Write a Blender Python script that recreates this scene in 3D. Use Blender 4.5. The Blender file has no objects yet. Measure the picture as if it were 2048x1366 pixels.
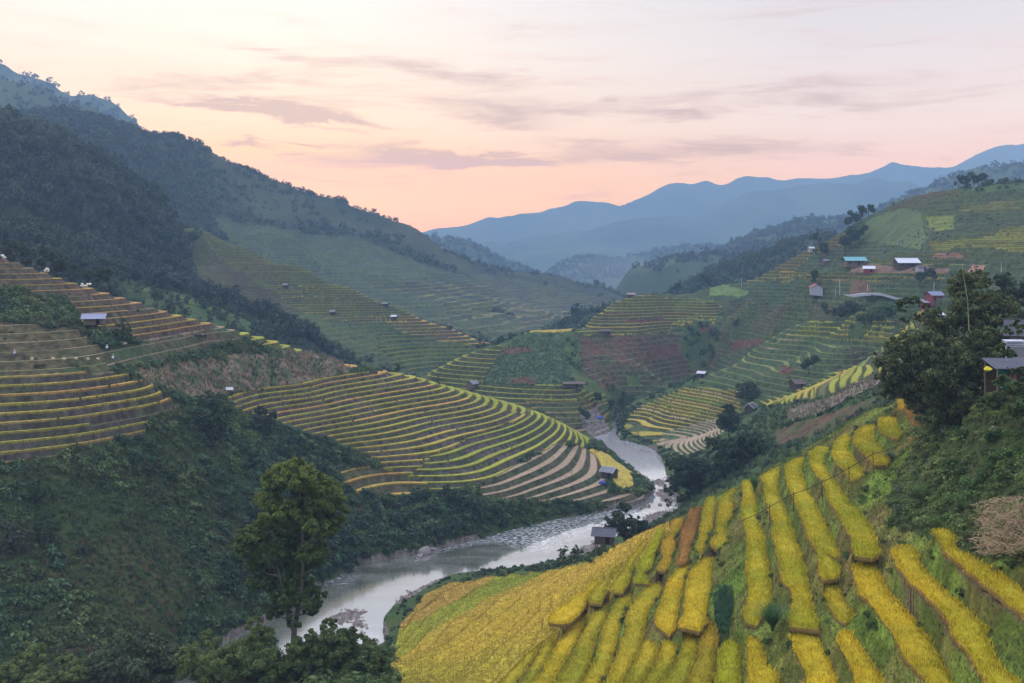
import bpy, math, random
import numpy as np
from mathutils import Vector, Matrix
from mathutils.geometry import delaunay_2d_cdt

# ------------------------------------------------------------------ camera, light, exposure
S = bpy.context.scene
R = math.radians
CAMZ, F, CX, HY = 75.0, 1991.0, 1024.0, 520.0      # metres above the river; focal length and horizon row in photo pixels
cam = bpy.data.objects.new('camera', bpy.data.cameras.new('camera'))
S.collection.objects.link(cam)
cam.location = (0, 0, CAMZ); cam.rotation_euler = (R(90), 0, 0)
cam.data.sensor_width = 36; cam.data.lens = 36 * F / 2048
cam.data.shift_y = -(683 - HY) / 2048
cam.data.clip_start = 1; cam.data.clip_end = 40000
S.camera = cam
S.view_settings.view_transform = 'Standard'; S.view_settings.look = 'None'
S.view_settings.exposure = 0.0; S.view_settings.gamma = 1.0
S.cycles.use_denoising = True
try: S.cycles.denoiser = 'OPENIMAGEDENOISE'
except Exception: pass
S.cycles.max_bounces = 5; S.cycles.diffuse_bounces = 2; S.cycles.glossy_bounces = 2
S.cycles.transmission_bounces = 2; S.cycles.volume_bounces = 0; S.cycles.transparent_max_bounces = 4
S.cycles.use_adaptive_sampling = True; S.cycles.adaptive_threshold = 0.02
S.cycles.sample_clamp_indirect = 4
SUN_EL, SUN_AZ = 9.0, -12.0           # the sun has just gone behind the western ridge
HAZE_D = 2.15e-4; HAZE_TOP = 640.0; HAZE_Y = 5900.0

def build_world():
    w = bpy.data.worlds.new('World'); S.world = w; w.use_nodes = True
    nt = w.node_tree; N = nt.nodes; L = nt.links; N.clear()
    def n(t, **k):
        a = N.new(t)
        for q, v in k.items(): setattr(a, q, v)
        return a
    def m(op, a, b=None, c=None):
        x = n('ShaderNodeMath', operation=op)
        for i, v in enumerate((a, b, c)):
            if v is None: continue
            if isinstance(v, (int, float)): x.inputs[i].default_value = v
            else: L.new(v, x.inputs[i])
        return x.outputs[0]
    def mix(f, a, b, mode='MIX'):
        x = n('ShaderNodeMix', data_type='RGBA', blend_type=mode)
        for i, v in ((0, f), (6, a), (7, b)):
            if isinstance(v, (int, float)): x.inputs[i].default_value = v
            elif isinstance(v, tuple): x.inputs[i].default_value = (*v, 1)
            else: L.new(v, x.inputs[i])
        return x.outputs[2]
    def ramp(f, pts):
        x = n('ShaderNodeValToRGB'); e = x.color_ramp.elements
        while len(e) < len(pts): e.new(0.5)
        for i, (p, c) in enumerate(pts): e[i].position = p; e[i].color = (*c, 1) if len(c) == 3 else c
        L.new(f, x.inputs[0]); return x.outputs[0]
    tc = n('ShaderNodeTexCoord'); sp = n('ShaderNodeSeparateXYZ'); L.new(tc.outputs['Generated'], sp.inputs[0])
    X, Y, Z = sp.outputs
    az = m('ARCTAN2', X, Y)                                  # 0 = up the valley, + to the right
    el = m('ARCSINE', Z)
    # warp for the clouds
    cb = n('ShaderNodeCombineXYZ'); L.new(m('MULTIPLY', az, 1.0), cb.inputs[0]); L.new(m('MULTIPLY', el, 3.2), cb.inputs[1])
    def noise(sc, det, rough, off, dist=0.0, stretch=1.0):
        mp = n('ShaderNodeMapping'); mp.inputs['Location'].default_value = off; mp.inputs['Scale'].default_value = (1, stretch, 1)
        L.new(cb.outputs[0], mp.inputs[0])
        q = n('ShaderNodeTexNoise'); q.inputs['Scale'].default_value = sc; q.inputs['Detail'].default_value = det
        q.inputs['Roughness'].default_value = rough; q.inputs['Distortion'].default_value = dist
        L.new(mp.outputs[0], q.inputs['Vector']); return q.outputs['Fac']
    n1 = noise(9.0, 8, 0.62, (1.3, 2.1, 0), 0.5); n2 = noise(11.0, 8, 0.66, (7.3, 5.1, 0), 0.8, 1.6)
    wa = m('ADD', az, m('MULTIPLY', m('SUBTRACT', n1, 0.5), 0.13))
    we = m('ADD', el, m('MULTIPLY', m('SUBTRACT', n2, 0.5), 0.042))
    def blob(u, v, du, dv, tilt, amp):
        a0 = math.atan((u - CX) / F); e0 = math.atan((HY - v) / F * math.cos(a0))
        sa, se = du / F, dv / F
        dx = m('SUBTRACT', wa, a0); dy = m('SUBTRACT', we, e0)
        c, s_ = math.cos(R(tilt)), math.sin(R(tilt))
        p = m('DIVIDE', m('ADD', m('MULTIPLY', dx, c), m('MULTIPLY', dy, s_)), sa)
        q = m('DIVIDE', m('SUBTRACT', m('MULTIPLY', dy, c), m('MULTIPLY', dx, s_)), se)
        r = m('ADD', m('MULTIPLY', p, p), m('MULTIPLY', q, q))
        return m('MULTIPLY', m('EXPONENT', m('MULTIPLY', r, -1.0)), amp)
    blobs = CLOUDS
    tot = None
    for b in blobs:
        o = blob(*b); tot = o if tot is None else m('ADD', tot, o)
    wisp = m('MULTIPLY', m('SMOOTH_MIN', m('MAXIMUM', m('SUBTRACT', noise(6.0, 8, 0.62, (3.1, 0.4, 0), 0.8, 2.6), 0.47), 0.0), 0.25, 0.1), 2.0)
    cl = m('MINIMUM', m('ADD', m('MULTIPLY', tot, m('ADD', 0.1, m('MULTIPLY', n1, 1.7))), wisp), 1.0)
    # clear-sky colour: by elevation, warmer towards the sunset on the left
    eld = m('MULTIPLY', el, 180 / math.pi)
    t = m('DIVIDE', eld, 90.0)
    warm = ramp(t, [(0.0, (1.0, .50, .30)), (1.8/90, (1.04, .60, .37)), (3/90, (1.04, .68, .45)), (5/90, (1.04, .66, .44)), (8/90, (1.03, .80, .63)), (12/90, (1.01, .91, .80)), (16/90, (.98, .95, .93)), (28/90, ZEN1), (1, ZEN2)])
    cool = ramp(t, [(0.0, (.93, .50, .42)), (2/90, (.92, .58, .52)), (4.5/90, (.92, .64, .60)), (8/90, (.88, .75, .72)), (12/90, (.78, .73, .76)), (16/90, (.70, .70, .77)), (28/90, ZEN1), (1, ZEN2)])
    wf = m('SUBTRACT', 1.0, m('MINIMUM', m('MAXIMUM', m('DIVIDE', m('ADD', az, 0.22), 0.52), 0.0), 1.0))
    clear = mix(wf, cool, warm)
    lit = mix(m('MULTIPLY', cl, 0.55), clear, (.75, .55, .53))
    body = mix(m('MINIMUM', m('MULTIPLY', m('MAXIMUM', m('SUBTRACT', cl, 0.25), 0.0), 1.0), 0.52), lit, (.52, .41, .44))
    # the sky stands behind the valley air: allow for the light that air takes out and adds
    sn = m('MAXIMUM', Z, 0.004)
    ch = m('MAXIMUM', m('ABSOLUTE', Y), 0.15)
    path = m('MINIMUM', m('MINIMUM', m('DIVIDE', HAZE_TOP - CAMZ, sn), m('DIVIDE', HAZE_Y, ch)), m('DIVIDE', 4300.0, m('MAXIMUM', m('ABSOLUTE', X), 0.15)))
    cr = n('ShaderNodeSeparateColor'); L.new(body, cr.inputs[0])
    outc = []
    for i in range(3):
        T = m('EXPONENT', m('MULTIPLY', path, -HAZE_EXT[i]))
        v = m('DIVIDE', m('SUBTRACT', cr.outputs[i], m('MULTIPLY', m('SUBTRACT', 1.0, T), HAZE_L[i])), T)
        outc.append(m('MINIMUM', m('MAXIMUM', v, 0.01), 4.0))
    cc = n('ShaderNodeCombineColor')
    for i in range(3): L.new(outc[i], cc.inputs[i])
    front = m('MINIMUM', m('MAXIMUM', m('ADD', m('MULTIPLY', Y, 3.0), 0.5), 0.0), 1.0)
    back = ramp(t, [(0, (.30, .42, .66)), (10/90, (.42, .56, .86)), (28/90, ZEN1), (1, ZEN2)])
    fin = mix(front, back, cc.outputs[0])
    sk = n('ShaderNodeTexSky', sky_type='NISHITA'); sk.sun_disc = False
    sk.sun_elevation = R(SUN_EL); sk.sun_rotation = R(SUN_AZ)
    bg1 = n('ShaderNodeBackground'); L.new(fin, bg1.inputs[0]); bg1.inputs[1].default_value = SKY_K
    bg2 = n('ShaderNodeBackground'); L.new(sk.outputs[0], bg2.inputs[0]); bg2.inputs[1].default_value = 0.006
    ad = n('ShaderNodeAddShader'); L.new(bg1.outputs[0], ad.inputs[0]); L.new(bg2.outputs[0], ad.inputs[1])
    o = n('ShaderNodeOutputWorld'); L.new(ad.outputs[0], o.inputs[0])
    w.cycles.sampling_method = 'MANUAL'; w.cycles.sample_map_resolution = 1024
ZEN1 = (1.50, 1.62, 2.02); ZEN2 = (1.50, 1.66, 2.22); SKY_K = 1.0
HAZE_COL = (.46, .72, 1.0)
HAZE_EXT = [HAZE_D] * 3
HAZE_L = (.30, .47, .74)
#         u     v    du   dv tilt amp
CLOUDS = [(520, 218, 120, 16, -4, 1.2), (650, 240, 110, 11, -9, 1.1), (400, 205, 90, 10, 0, .5), (490, 290, 26, 8, 0, .8),
          (600, 291, 60, 6, 0, .8), (575, 314, 30, 4, 2, .7), (900, 312, 150, 12, -3, .8), (1010, 322, 130, 9, 0, .6),
          (1180, 225, 190, 22, -4, .55), (1010, 245, 120, 14, -6, .5), (1330, 300, 230, 24, 0, .55), (1560, 300, 160, 20, 0, .4),
          (1340, 225, 60, 9, -6, .6), (500, 100, 160, 12, -6, .35), (900, 140, 260, 14, -4, .35), (1720, 180, 260, 30, 0, .35),
          (1450, 200, 200, 26, 3, .3), (450, 160, 220, 26, -4, .28), (900, 190, 260, 34, -4, .32), (760, 330, 240, 26, 2, .30), (1150, 388, 60, 5, 4, .5), (280, 165, 150, 14, 0, .35)]
build_world()
sl = bpy.data.lights.new('sun', 'SUN'); sl.energy = 0.85; sl.angle = R(28); sl.color = (1.0, .87, .72)
so = bpy.data.objects.new('sun', sl); S.collection.objects.link(so)
_d = Vector((math.sin(R(-35)) * math.cos(R(42)), math.cos(R(-35)) * math.cos(R(42)), math.sin(R(42))))   # broad afterglow above the sunset side
so.rotation_euler = _d.to_track_quat('Z', 'Y').to_euler()

# ------------------------------------------------------------------ helpers: projection, noise, surfaces
def P(u, v, y): return ((u - CX) / F * y, y, CAMZ - (v - HY) / F * y)
def PZ(u, v, z): return P(u, v, (CAMZ - z) * F / (v - HY))
_rs = np.random.RandomState(7)
_tab = _rs.rand(64, 256, 256).astype(np.float32)
def vnoise(x, y, seed=0):
    T = _tab[seed % 64]
    xi = np.floor(x); yi = np.floor(y)
    fx = (x - xi).astype(np.float32); fy = (y - yi).astype(np.float32)
    fx = fx * fx * (3 - 2 * fx); fy = fy * fy * (3 - 2 * fy)
    i = xi.astype(np.int64) & 255; j = yi.astype(np.int64) & 255; i1 = (i + 1) & 255; j1 = (j + 1) & 255
    return (T[i, j] * (1 - fx) + T[i1, j] * fx) * (1 - fy) + (T[i, j1] * (1 - fx) + T[i1, j1] * fx) * fy
def fbm(x, y, scale, octaves=4, seed=0, gain=.5):
    x = np.asarray(x) / scale; y = np.asarray(y) / scale
    a, s, t = 1.0, 0.0, 0.0
    for o in range(octaves):
        s = s + a * (vnoise(x, y, seed + o) - .5); t += a; a *= gain; x = x * 2.03 + 17.3; y = y * 2.03 + 5.7
    return s / t * 2
def hash1(k, s=0.0):
    v = np.sin(np.asarray(k, dtype=np.float64) * 12.9898 + s * 78.233) * 43758.5453
    return v - np.floor(v)
def inpoly(px, py, poly):
    poly = np.asarray(poly, dtype=float)
    r = np.zeros(px.shape, bool)
    bx = (px >= poly[:, 0].min()) & (px <= poly[:, 0].max()) & (py >= poly[:, 1].min()) & (py <= poly[:, 1].max())
    idx = np.nonzero(bx.ravel())[0]
    if not len(idx): return r
    x = px.ravel()[idx]; y = py.ravel()[idx]; c = np.zeros(len(idx), bool)
    n = len(poly)
    for i in range(n):
        x0, y0 = poly[i]; x1, y1 = poly[(i + 1) % n]
        if y0 == y1: continue
        c ^= ((y0 > y) != (y1 > y)) & (x < (x1 - x0) * (y - y0) / (y1 - y0) + x0)
    rr = r.ravel(); rr[idx] = c
    return rr.reshape(px.shape)
def dist_poly(px, py, poly, closed=True):
    poly = np.asarray(poly, float); n = len(poly); d = np.full(px.shape, 1e9)
    for i in range(n if closed else n - 1):
        a = poly[i]; b = poly[(i + 1) % n]; ab = b - a; L2 = (ab ** 2).sum() + 1e-9
        t = np.clip(((px - a[0]) * ab[0] + (py - a[1]) * ab[1]) / L2, 0, 1)
        d = np.minimum(d, np.hypot(px - a[0] - t * ab[0], py - a[1] - t * ab[1]))
    return d

# the ground is sampled on rows of depth y and columns of x / y
ys = [28.0]
def rows(to, st):
    while ys[-1] < to - 1e-6: ys.append(ys[-1] + st)
rows(56, 2.0); rows(184, .4); rows(262, .27); rows(430, .40); rows(720, .7); rows(1400, 2.0)
while ys[-1] < 6300: ys.append(ys[-1] * 1.0075)
YR = np.array(ys); NR = len(YR)
UC = np.arange(-330, 2380, 1.7); NC = len(UC); TC = (UC - CX) / F
print('grid', NR, NC, NR * NC)
GX = (TC[None, :] * YR[:, None]); GY = np.repeat(YR[:, None], NC, 1)
ci = np.unique(np.concatenate([np.arange(0, NR, 9), [NR - 1]])); cj = np.unique(np.concatenate([np.arange(0, NC, 9), [NC - 1]]))
CXg = GX[np.ix_(ci, cj)]; CYg = GY[np.ix_(ci, cj)]
def upsample(A):
    r = np.arange(NR); k = np.clip(np.searchsorted(ci, r, side='right') - 1, 0, len(ci) - 2); f = (YR[r] - YR[ci[k]]) / (YR[ci[k + 1]] - YR[ci[k]])
    B = A[k] * (1 - f[:, None]) + A[k + 1] * f[:, None]
    c = np.arange(NC); k = np.clip(np.searchsorted(cj, c, side='right') - 1, 0, len(cj) - 2); f = (c - cj[k]) / (cj[k + 1] - cj[k])
    return (B[:, k] * (1 - f) + B[:, k + 1] * f).astype(np.float32)
def tps(pts, lam=0.002, reach=0.16, pen=0.9, log=False):
    pts = np.array(pts, float)
    def warp(x, y):
        if not log: return x / 300.0, y / 300.0
        return x / y * 3.0, np.log(y) * 3.0
    ax, ay = warp(pts[:, 0], pts[:, 1]); n = len(pts)
    def phi(r2): return .5 * r2 * np.log(r2 + 1e-12)
    A = np.zeros((n + 3, n + 3)); A[:n, :n] = phi((ax[:, None] - ax) ** 2 + (ay[:, None] - ay) ** 2) + lam * np.eye(n)
    A[:n, n] = 1; A[:n, n + 1] = ax; A[:n, n + 2] = ay; A[n:, :n] = A[:n, n:].T
    b = np.zeros(n + 3); b[:n] = pts[:, 2]
    w = np.linalg.solve(A, b)
    x, y = warp(CXg, CYg); Z = w[n] + w[n + 1] * x + w[n + 2] * y; D = np.full(CXg.shape, 1e9)
    for k in range(n):
        Z += w[k] * phi((x - ax[k]) ** 2 + (y - ay[k]) ** 2)
        D = np.minimum(D, np.hypot(CXg - pts[k, 0], CYg - pts[k, 1]))
    Rr = reach * CYg
    Z = np.clip(Z, pts[:, 2].min() - 8, pts[:, 2].max() + 6)
    return Z - np.maximum(D - Rr, 0) * pen
def back(pts, dist, drop):
    r = []
    for (x, y, z) in pts:
        for f in (.35, 1.0, 2.2):
            k = 1 + dist * f / y; r.append((x * k, y * k, z - drop * f))
    return r
# ------------------------------------------------------------------ the hills, from surveyed points (u, v in photo pixels with a depth or a height)
HILLS = {}
def W_(u, y, z): return ((u - CX) / F * y, y, z)
# M: the spur across the river with the long curving terraces
mr = [P(-260, 430, 265), P(-120, 470, 275), P(0, 515, 290), P(80, 545, 290), P(150, 572, 290), P(230, 592, 290), P(300, 604, 290), P(380, 622, 300), P(450, 642, 310), P(560, 676, 322), P(640, 702, 330),
      P(720, 722, 340), P(800, 745, 352), P(870, 762, 362), P(950, 781, 372), P(1030, 806, 380), P(1100, 832, 385), P(1150, 858, 388), P(1180, 876, 390)]
M = mr + back(mr, 30, 11)
M += [PZ(u, v, 1) for u, v in [(530, 1245), (640, 1170), (720, 1130), (860, 1100), (1020, 1062), (1130, 1037), (1220, 1022), (1290, 1008), (1312, 985), (1300, 965), (1275, 948), (1245, 930), (1210, 903), (1183, 873)]]
M += [P(0, 1366, 152), P(-250, 1366, 140), P(300, 1366, 162), P(300, 1250, 180), P(0, 1200, 165), P(0, 1050, 179), P(0, 935, 192), P(300, 1100, 195), P(300, 960, 213), P(450, 1200, 200), P(420, 1050, 222),
      PZ(0, 915, 36.5), PZ(140, 898, 36.5), PZ(270, 868, 36.5), PZ(0, 782, 47.6), PZ(150, 778, 47.6), PZ(280, 764, 47.6), PZ(-250, 790, 47.6), PZ(-250, 930, 36.5),
      P(0, 700, 222), P(0, 600, 250), P(190, 672, 243), P(-250, 600, 235), P(-250, 700, 212), P(200, 720, 236), P(350, 800, 232),
      PZ(650, 769, 35), PZ(720, 759, 35), PZ(817, 746, 35), PZ(460, 790, 35.4), PZ(650, 871, 24.3), PZ(855, 827, 24.3), PZ(962, 788, 24.8), PZ(540, 858, 28),
      PZ(729, 881, 22), PZ(855, 847, 22), PZ(975, 806, 22), PZ(780, 903, 19), PZ(900, 872, 19), PZ(1036, 833, 19), PZ(848, 938, 15), PZ(960, 905, 15), PZ(1082, 862, 15),
      PZ(923, 972, 12), PZ(1010, 940, 12), PZ(1105, 885, 12), PZ(992, 984, 10), PZ(1070, 950, 10), PZ(1135, 902, 10), PZ(1043, 1004, 7), PZ(1120, 975, 7), PZ(1180, 932, 7),
      PZ(1087, 1020, 4), PZ(1160, 1000, 4), PZ(1224, 977, 4), PZ(1250, 948, 3.6), PZ(1280, 985, 2.6), PZ(1240, 1000, 2.4), PZ(800, 985, 9), PZ(700, 950, 13), PZ(860, 1010, 8), PZ(950, 1020, 6),
      P(500, 1000, 235), PZ(500, 880, 26.8), P(400, 850, 243), PZ(600, 850, 27.2), P(300, 760, 243), PZ(475, 816, 33.2), PZ(640, 788, 33.2), PZ(795, 761, 33.2), P(600, 742, 305), P(450, 700, 283), P(300, 690, 260), P(600, 1000, 252), PZ(620, 900, 22.4)]
HILLS['near_spur'] = tps(M, lam=.003, reach=.13)
# L2: the next spur behind it
l2 = [P(100, 400, 700), P(240, 436, 700), P(400, 455, 700), P(500, 497, 680), P(600, 531, 650), P(700, 573, 630), P(790, 611, 615), P(900, 653, 602), P(1000, 690, 588)]
L2 = l2 + back(l2, 40, 16) + [P(860, 748, 545), P(950, 722, 565), P(860, 700, 575), P(900, 676, 590), P(760, 722, 535), P(760, 650, 592), P(760, 690, 560), P(650, 700, 515), P(650, 655, 565), P(600, 600, 612), P(550, 530, 652),
      P(440, 610, 520), P(440, 560, 590), P(330, 580, 480), P(300, 520, 640), P(550, 680, 470), P(350, 480, 680), P(640, 760, 480), P(500, 700, 430), P(700, 620, 600)]
HILLS['middle_spur'] = tps(L2, lam=.0004, reach=.1)
# L3: the wooded flank on the left
l3 = [P(-300, 120, 560), P(-150, 190, 590), P(0, 236, 620), P(60, 262, 625), P(100, 280, 640), P(150, 300, 645), P(200, 330, 660), P(260, 368, 670), P(300, 392, 680), P(345, 430, 680), P(370, 480, 640), P(400, 560, 590), P(440, 610, 560), P(520, 640, 540), P(600, 668, 520)]
L3 = l3 + back(l3, 60, 40) + [P(300, 420, 635), P(260, 398, 625), P(200, 352, 615), P(345, 455, 640), P(150, 325, 600), P(100, 292, 600), P(50, 270, 590), P(370, 520, 600), P(0, 480, 440), P(-250, 480, 420), P(100, 505, 440), P(200, 540, 450), P(0, 350, 530), P(-250, 300, 490), P(150, 400, 560), P(250, 480, 560), P(330, 570, 520), P(0, 560, 380), P(200, 620, 400), P(400, 660, 440), P(520, 700, 440), P(-250, 600, 370)]
HILLS['wooded_flank'] = tps(L3, lam=.0004, reach=.07, pen=2.5)
# L4: the long mountain that falls to the right behind the spurs
l4 = [P(-300, 225, 1050), P(0, 246, 1080), P(100, 250, 1100), P(180, 254, 1100), P(240, 262, 1120), P(300, 275, 1140), P(345, 280, 1150), P(385, 290, 1150), P(420, 308, 1150), P(480, 352, 1180), P(540, 366, 1200), P(600, 388, 1220), P(680, 407, 1250), P(720, 428, 1260), P(760, 443, 1280), P(830, 472, 1300), P(870, 500, 1300),
      P(900, 522, 1300), P(960, 541, 1320), P(1050, 559, 1350), P(1100, 568, 1350), P(1150, 579, 1350), P(1200, 592, 1340), P(1235, 602, 1330)]
L4 = l4 + back(l4, 90, 45) + [P(900, 640, 820), P(1000, 674, 760), P(1100, 655, 850), P(1180, 635, 980), P(1230, 615, 1150), P(500, 460, 980), P(700, 505, 1000), P(800, 560, 960), P(900, 570, 1040), P(1000, 600, 1050), P(1100, 605, 1120), P(400, 400, 980), P(200, 300, 950),
      P(600, 560, 880), P(750, 620, 830), P(0, 300, 930), P(-300, 300, 900), P(300, 480, 850), P(1020, 560, 1230), P(700, 440, 1180), P(500, 390, 1100)]
HILLS['long_mountain'] = tps(L4, lam=.0004, reach=.09, pen=2)
# C + R1: terraced knoll in the middle and the farm hillside on the right
r1 = [P(1355, 590, 640), P(1420, 573, 655), P(1499, 560, 655), P(1562, 528, 655), P(1620, 498, 655), P(1671, 476, 650), P(1698, 452, 650), P(1749, 430, 640), P(1815, 398, 620), P(1862, 388, 610), P(1912, 381, 600), P(2048, 374, 580), P(2340, 350, 560)]
cr = [P(860, 744, 505), P(930, 712, 520), P(1000, 692, 535), P(1060, 664, 535), P(1110, 660, 545), P(1150, 657, 552), P(1180, 635, 575), P(1220, 607, 595), P(1262, 592, 605), P(1285, 585, 610), P(1320, 586, 620)]
C = r1 + back(r1, 50, 22) + cr + back(cr, 30, 14)
C += [P(900, 790, 470), P(1000, 815, 445), P(1080, 835, 438), PZ(1185, 868, 1.5), P(1145, 777, 455), P(1100, 720, 495), P(1000, 760, 470), PZ(1225, 838, 1.5), P(1262, 802, 496), P(1330, 772, 535), P(1400, 740, 560), P(1480, 700, 590), P(1560, 665, 600),
      P(1200, 700, 525), P(1220, 770, 487), P(1300, 680, 545), P(1200, 665, 545), P(1400, 660, 570), P(1300, 620, 590), P(1300, 650, 567), P(1240, 650, 560), P(1240, 620, 583), P(1360, 620, 595), P(1400, 600, 625), P(1300, 600, 604), P(1450, 615, 595), P(1550, 622, 545), P(1280, 740, 505), P(1240, 720, 515), P(1180, 740, 495), P(1650, 622, 482), P(1760, 610, 455), W_(1640, 455, 38), W_(1700, 440, 38), W_(1750, 425, 40), P(1880, 620, 400), P(2048, 620, 360),
      P(1808, 537, 480), P(1710, 532, 505), P(1630, 590, 440), P(1870, 605, 385), P(1700, 600, 412), P(1830, 598, 400), P(2048, 560, 400), P(2048, 480, 450), P(2048, 430, 500), P(1900, 480, 482), P(1750, 560, 465), P(1600, 560, 520),
      P(2340, 480, 420), P(2340, 600, 330), P(1780, 500, 530), P(1900, 440, 530), P(1500, 590, 560)]
C += [W_(1700, 425, 38), W_(1700, 400, 30), W_(1850, 380, 40), W_(1850, 350, 30), W_(1560, 490, 24), W_(1560, 450, 10), W_(1300, 475, 2), W_(1350, 440, -2), W_(1400, 400, -2), W_(1500, 430, 4), W_(1650, 440, 30), W_(1620, 420, 16), W_(1600, 450, 20), W_(1650, 380, 14), W_(2048, 320, 36), W_(2300, 280, 36), W_(1450, 480, 8), W_(1600, 360, 5), W_(1200, 425, 0)]
HILLS['farm_hillside'] = tps(C, lam=.0003, reach=.1)
# R2: the spur between, falling to the river fields
r2 = [P(1400, 752, 470), P(1450, 738, 472), P(1500, 702, 482), P(1550, 672, 484), P(1580, 656, 482), P(1640, 634, 462), P(1700, 625, 442), P(1760, 618, 425), P(1850, 612, 400), P(1980, 618, 350), P(2300, 640, 280)]
R2 = r2 + back(r2, 25, 9)
R2 += [PZ(u, v, 1) for u, v in [(1230, 876), (1293, 893), (1323, 915), (1336, 953), (1342, 1000), (1350, 1030)]]
R2 += [PZ(1240, 858, 2.2), PZ(1300, 832, 4), PZ(1420, 858, 4.5), PZ(1360, 880, 3), PZ(1250, 828, 4), P(1350, 784, 455), P(1300, 800, 465), P(1500, 826, 370), P(1590, 772, 400), PZ(1640, 780, 25), P(1800, 665, 380), P(1700, 680, 418), PZ(1662, 690, 37), PZ(1729, 697, 37), PZ(1769, 694, 37.5), PZ(1631, 703, 34), PZ(1675, 717, 34), PZ(1751, 723, 34), PZ(1590, 723, 31), PZ(1635, 737, 31), PZ(1698, 740, 31), PZ(1729, 732, 31), PZ(1584, 652, 42.9), PZ(1680, 661, 42.9), PZ(1796, 679, 42.9), PZ(1742, 735, 29.5), PZ(1700, 755, 27.5), PZ(1560, 800, 21.5), P(1500, 770, 420),
       P(1650, 650, 445), P(1560, 870, 262), P(1570, 822, 290), P(1500, 885, 300), P(1450, 905, 315), P(1620, 852, 240), P(1700, 795, 245), P(1760, 765, 245), P(1650, 812, 285), P(1500, 850, 335), P(1720, 768, 275), P(1830, 735, 250), P(1860, 700, 330), P(2000, 700, 300), P(2300, 720, 240),
       PZ(1400, 1000, 2.5), PZ(1440, 930, 5), P(1600, 920, 215), P(1700, 850, 205), P(1500, 980, 215), P(1560, 700, 455)]
HILLS['right_spur'] = tps(R2, lam=.0003, reach=.12)
# far hills
def far(sil, y, slope, depth, base_v=None, step=1):
    pts = []
    for (u, v) in sil:
        x, yy, z = P(u, v, y); pts.append((x, yy, z))
        for f in (.35, .7, 1.0):
            k = 1 - depth * f / y; pts.append((x * k, yy * k, z + (slope - z) * f))
        k = 1 + depth * .5 / y; pts.append((x * k, yy * k, z * .5))
    return pts
A = far([(-330, 30), (-150, 75), (0, 152), (60, 175), (100, 196), (150, 212), (185, 226), (300, 300)], 1550, 190, 300)
HILLS['upper_hill'] = tps(A, lam=.0003, reach=.06, pen=1.2)
A = far([(-330, 10), (-150, 60), (0, 118), (40, 142), (75, 152), (110, 180), (140, 198), (185, 212), (220, 214), (250, 232), (285, 254), (320, 290), (440, 330), (520, 352), (600, 385), (640, 398), (700, 430)], 2300, 120, 600)
HILLS['blue_ridge'] = tps(A, lam=.0003, reach=.06, pen=1.2)
A = far([(700, 500), (840, 474), (870, 478), (900, 475), (935, 477), (965, 497), (985, 512), (1030, 532), (1080, 552), (1130, 575)], 2300, 5, 500)
HILLS['valley_hill'] = tps(A, lam=.0003, reach=.06, pen=1.2)
A = far([(1060, 575), (1095, 556), (1125, 528), (1150, 512), (1180, 503), (1215, 512), (1250, 521), (1300, 510), (1345, 500), (1380, 488), (1405, 480), (1440, 487), (1470, 500), (1520, 520), (1600, 545)], 2700, 8, 700)
HILLS['cone_hill'] = tps(A, lam=.0003, reach=.06, pen=1.2)
A = far([(1300, 620), (1350, 586), (1400, 556), (1450, 535), (1500, 515), (1560, 492), (1620, 474), (1680, 470), (1760, 480)], 950, 42, 180)
HILLS['wooded_ridge'] = tps(A, lam=.0003, reach=.08, pen=1.2)
A = far([(1380, 540), (1440, 512), (1480, 490), (1540, 462), (1600, 448), (1660, 430), (1720, 424), (1780, 408), (1810, 397), (1870, 366), (1900, 356), (1950, 340), (1990, 332), (2048, 336), (2150, 318), (2370, 308)], 1900, 70, 500)
HILLS['right_ridge'] = tps(A, lam=.0003, reach=.06, pen=1.2)
A = far([(1380, 500), (1500, 470), (1550, 440), (1580, 437), (1620, 452), (1700, 470)], 2900, 60, 500)
HILLS['knoll_ridge'] = tps(A, lam=.0003, reach=.06, pen=1.2)
A = far([(850, 520), (950, 495), (1050, 480), (1150, 470), (1250, 446), (1386, 428), (1470, 400), (1560, 382), (1650, 368), (1740, 360), (1850, 372), (2000, 350), (2370, 330)], 4200, 30, 900)
HILLS['far_slope'] = tps(A, lam=.0003, reach=.06, pen=1.2)
A = far([(-300, 480), (300, 480), (700, 480), (850, 473), (900, 454), (940, 448), (985, 436), (1040, 432), (1100, 424), (1125, 410), (1180, 396), (1225, 386), (1262, 384), (1288, 374), (1315, 384), (1350, 370), (1400, 362), (1440, 364), (1480, 358), (1530, 349), (1570, 357), (1620, 348), (1660, 341), (1720, 335), (1780, 322), (1810, 332), (1850, 335), (1880, 324), (1920, 306), (1960, 290), (1998, 280), (2040, 286), (2100, 288), (2370, 268)], 5200, 60, 900)
HILLS['far_mountains'] = tps(A, lam=.0003, reach=.06, pen=1.2)

# F: the near hillside with the hand-laid paddies ------------------------------------------------
TILE = {'A': (1648, 1100, 5.12), 'B': (1348, 1100, 5.12), 'C': (1048, 1100, 5.12), 'D': (760, 1100, 5.12), 'E': (1448, 880, 5.12), 'G': (1148, 960, 5.12), 'K': (1648, 780, 5.12), 'Z': (1300, 900, 2.738)}
def outline(s):
    o, t = [], None
    for w in s.split():
        if w[0].isalpha(): t = TILE[w[0]]; w = w[1:]
        a, b = w.split(','); o.append((t[0] + float(a) / t[2], t[1] + float(b) / t[2]))
    return o
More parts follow.
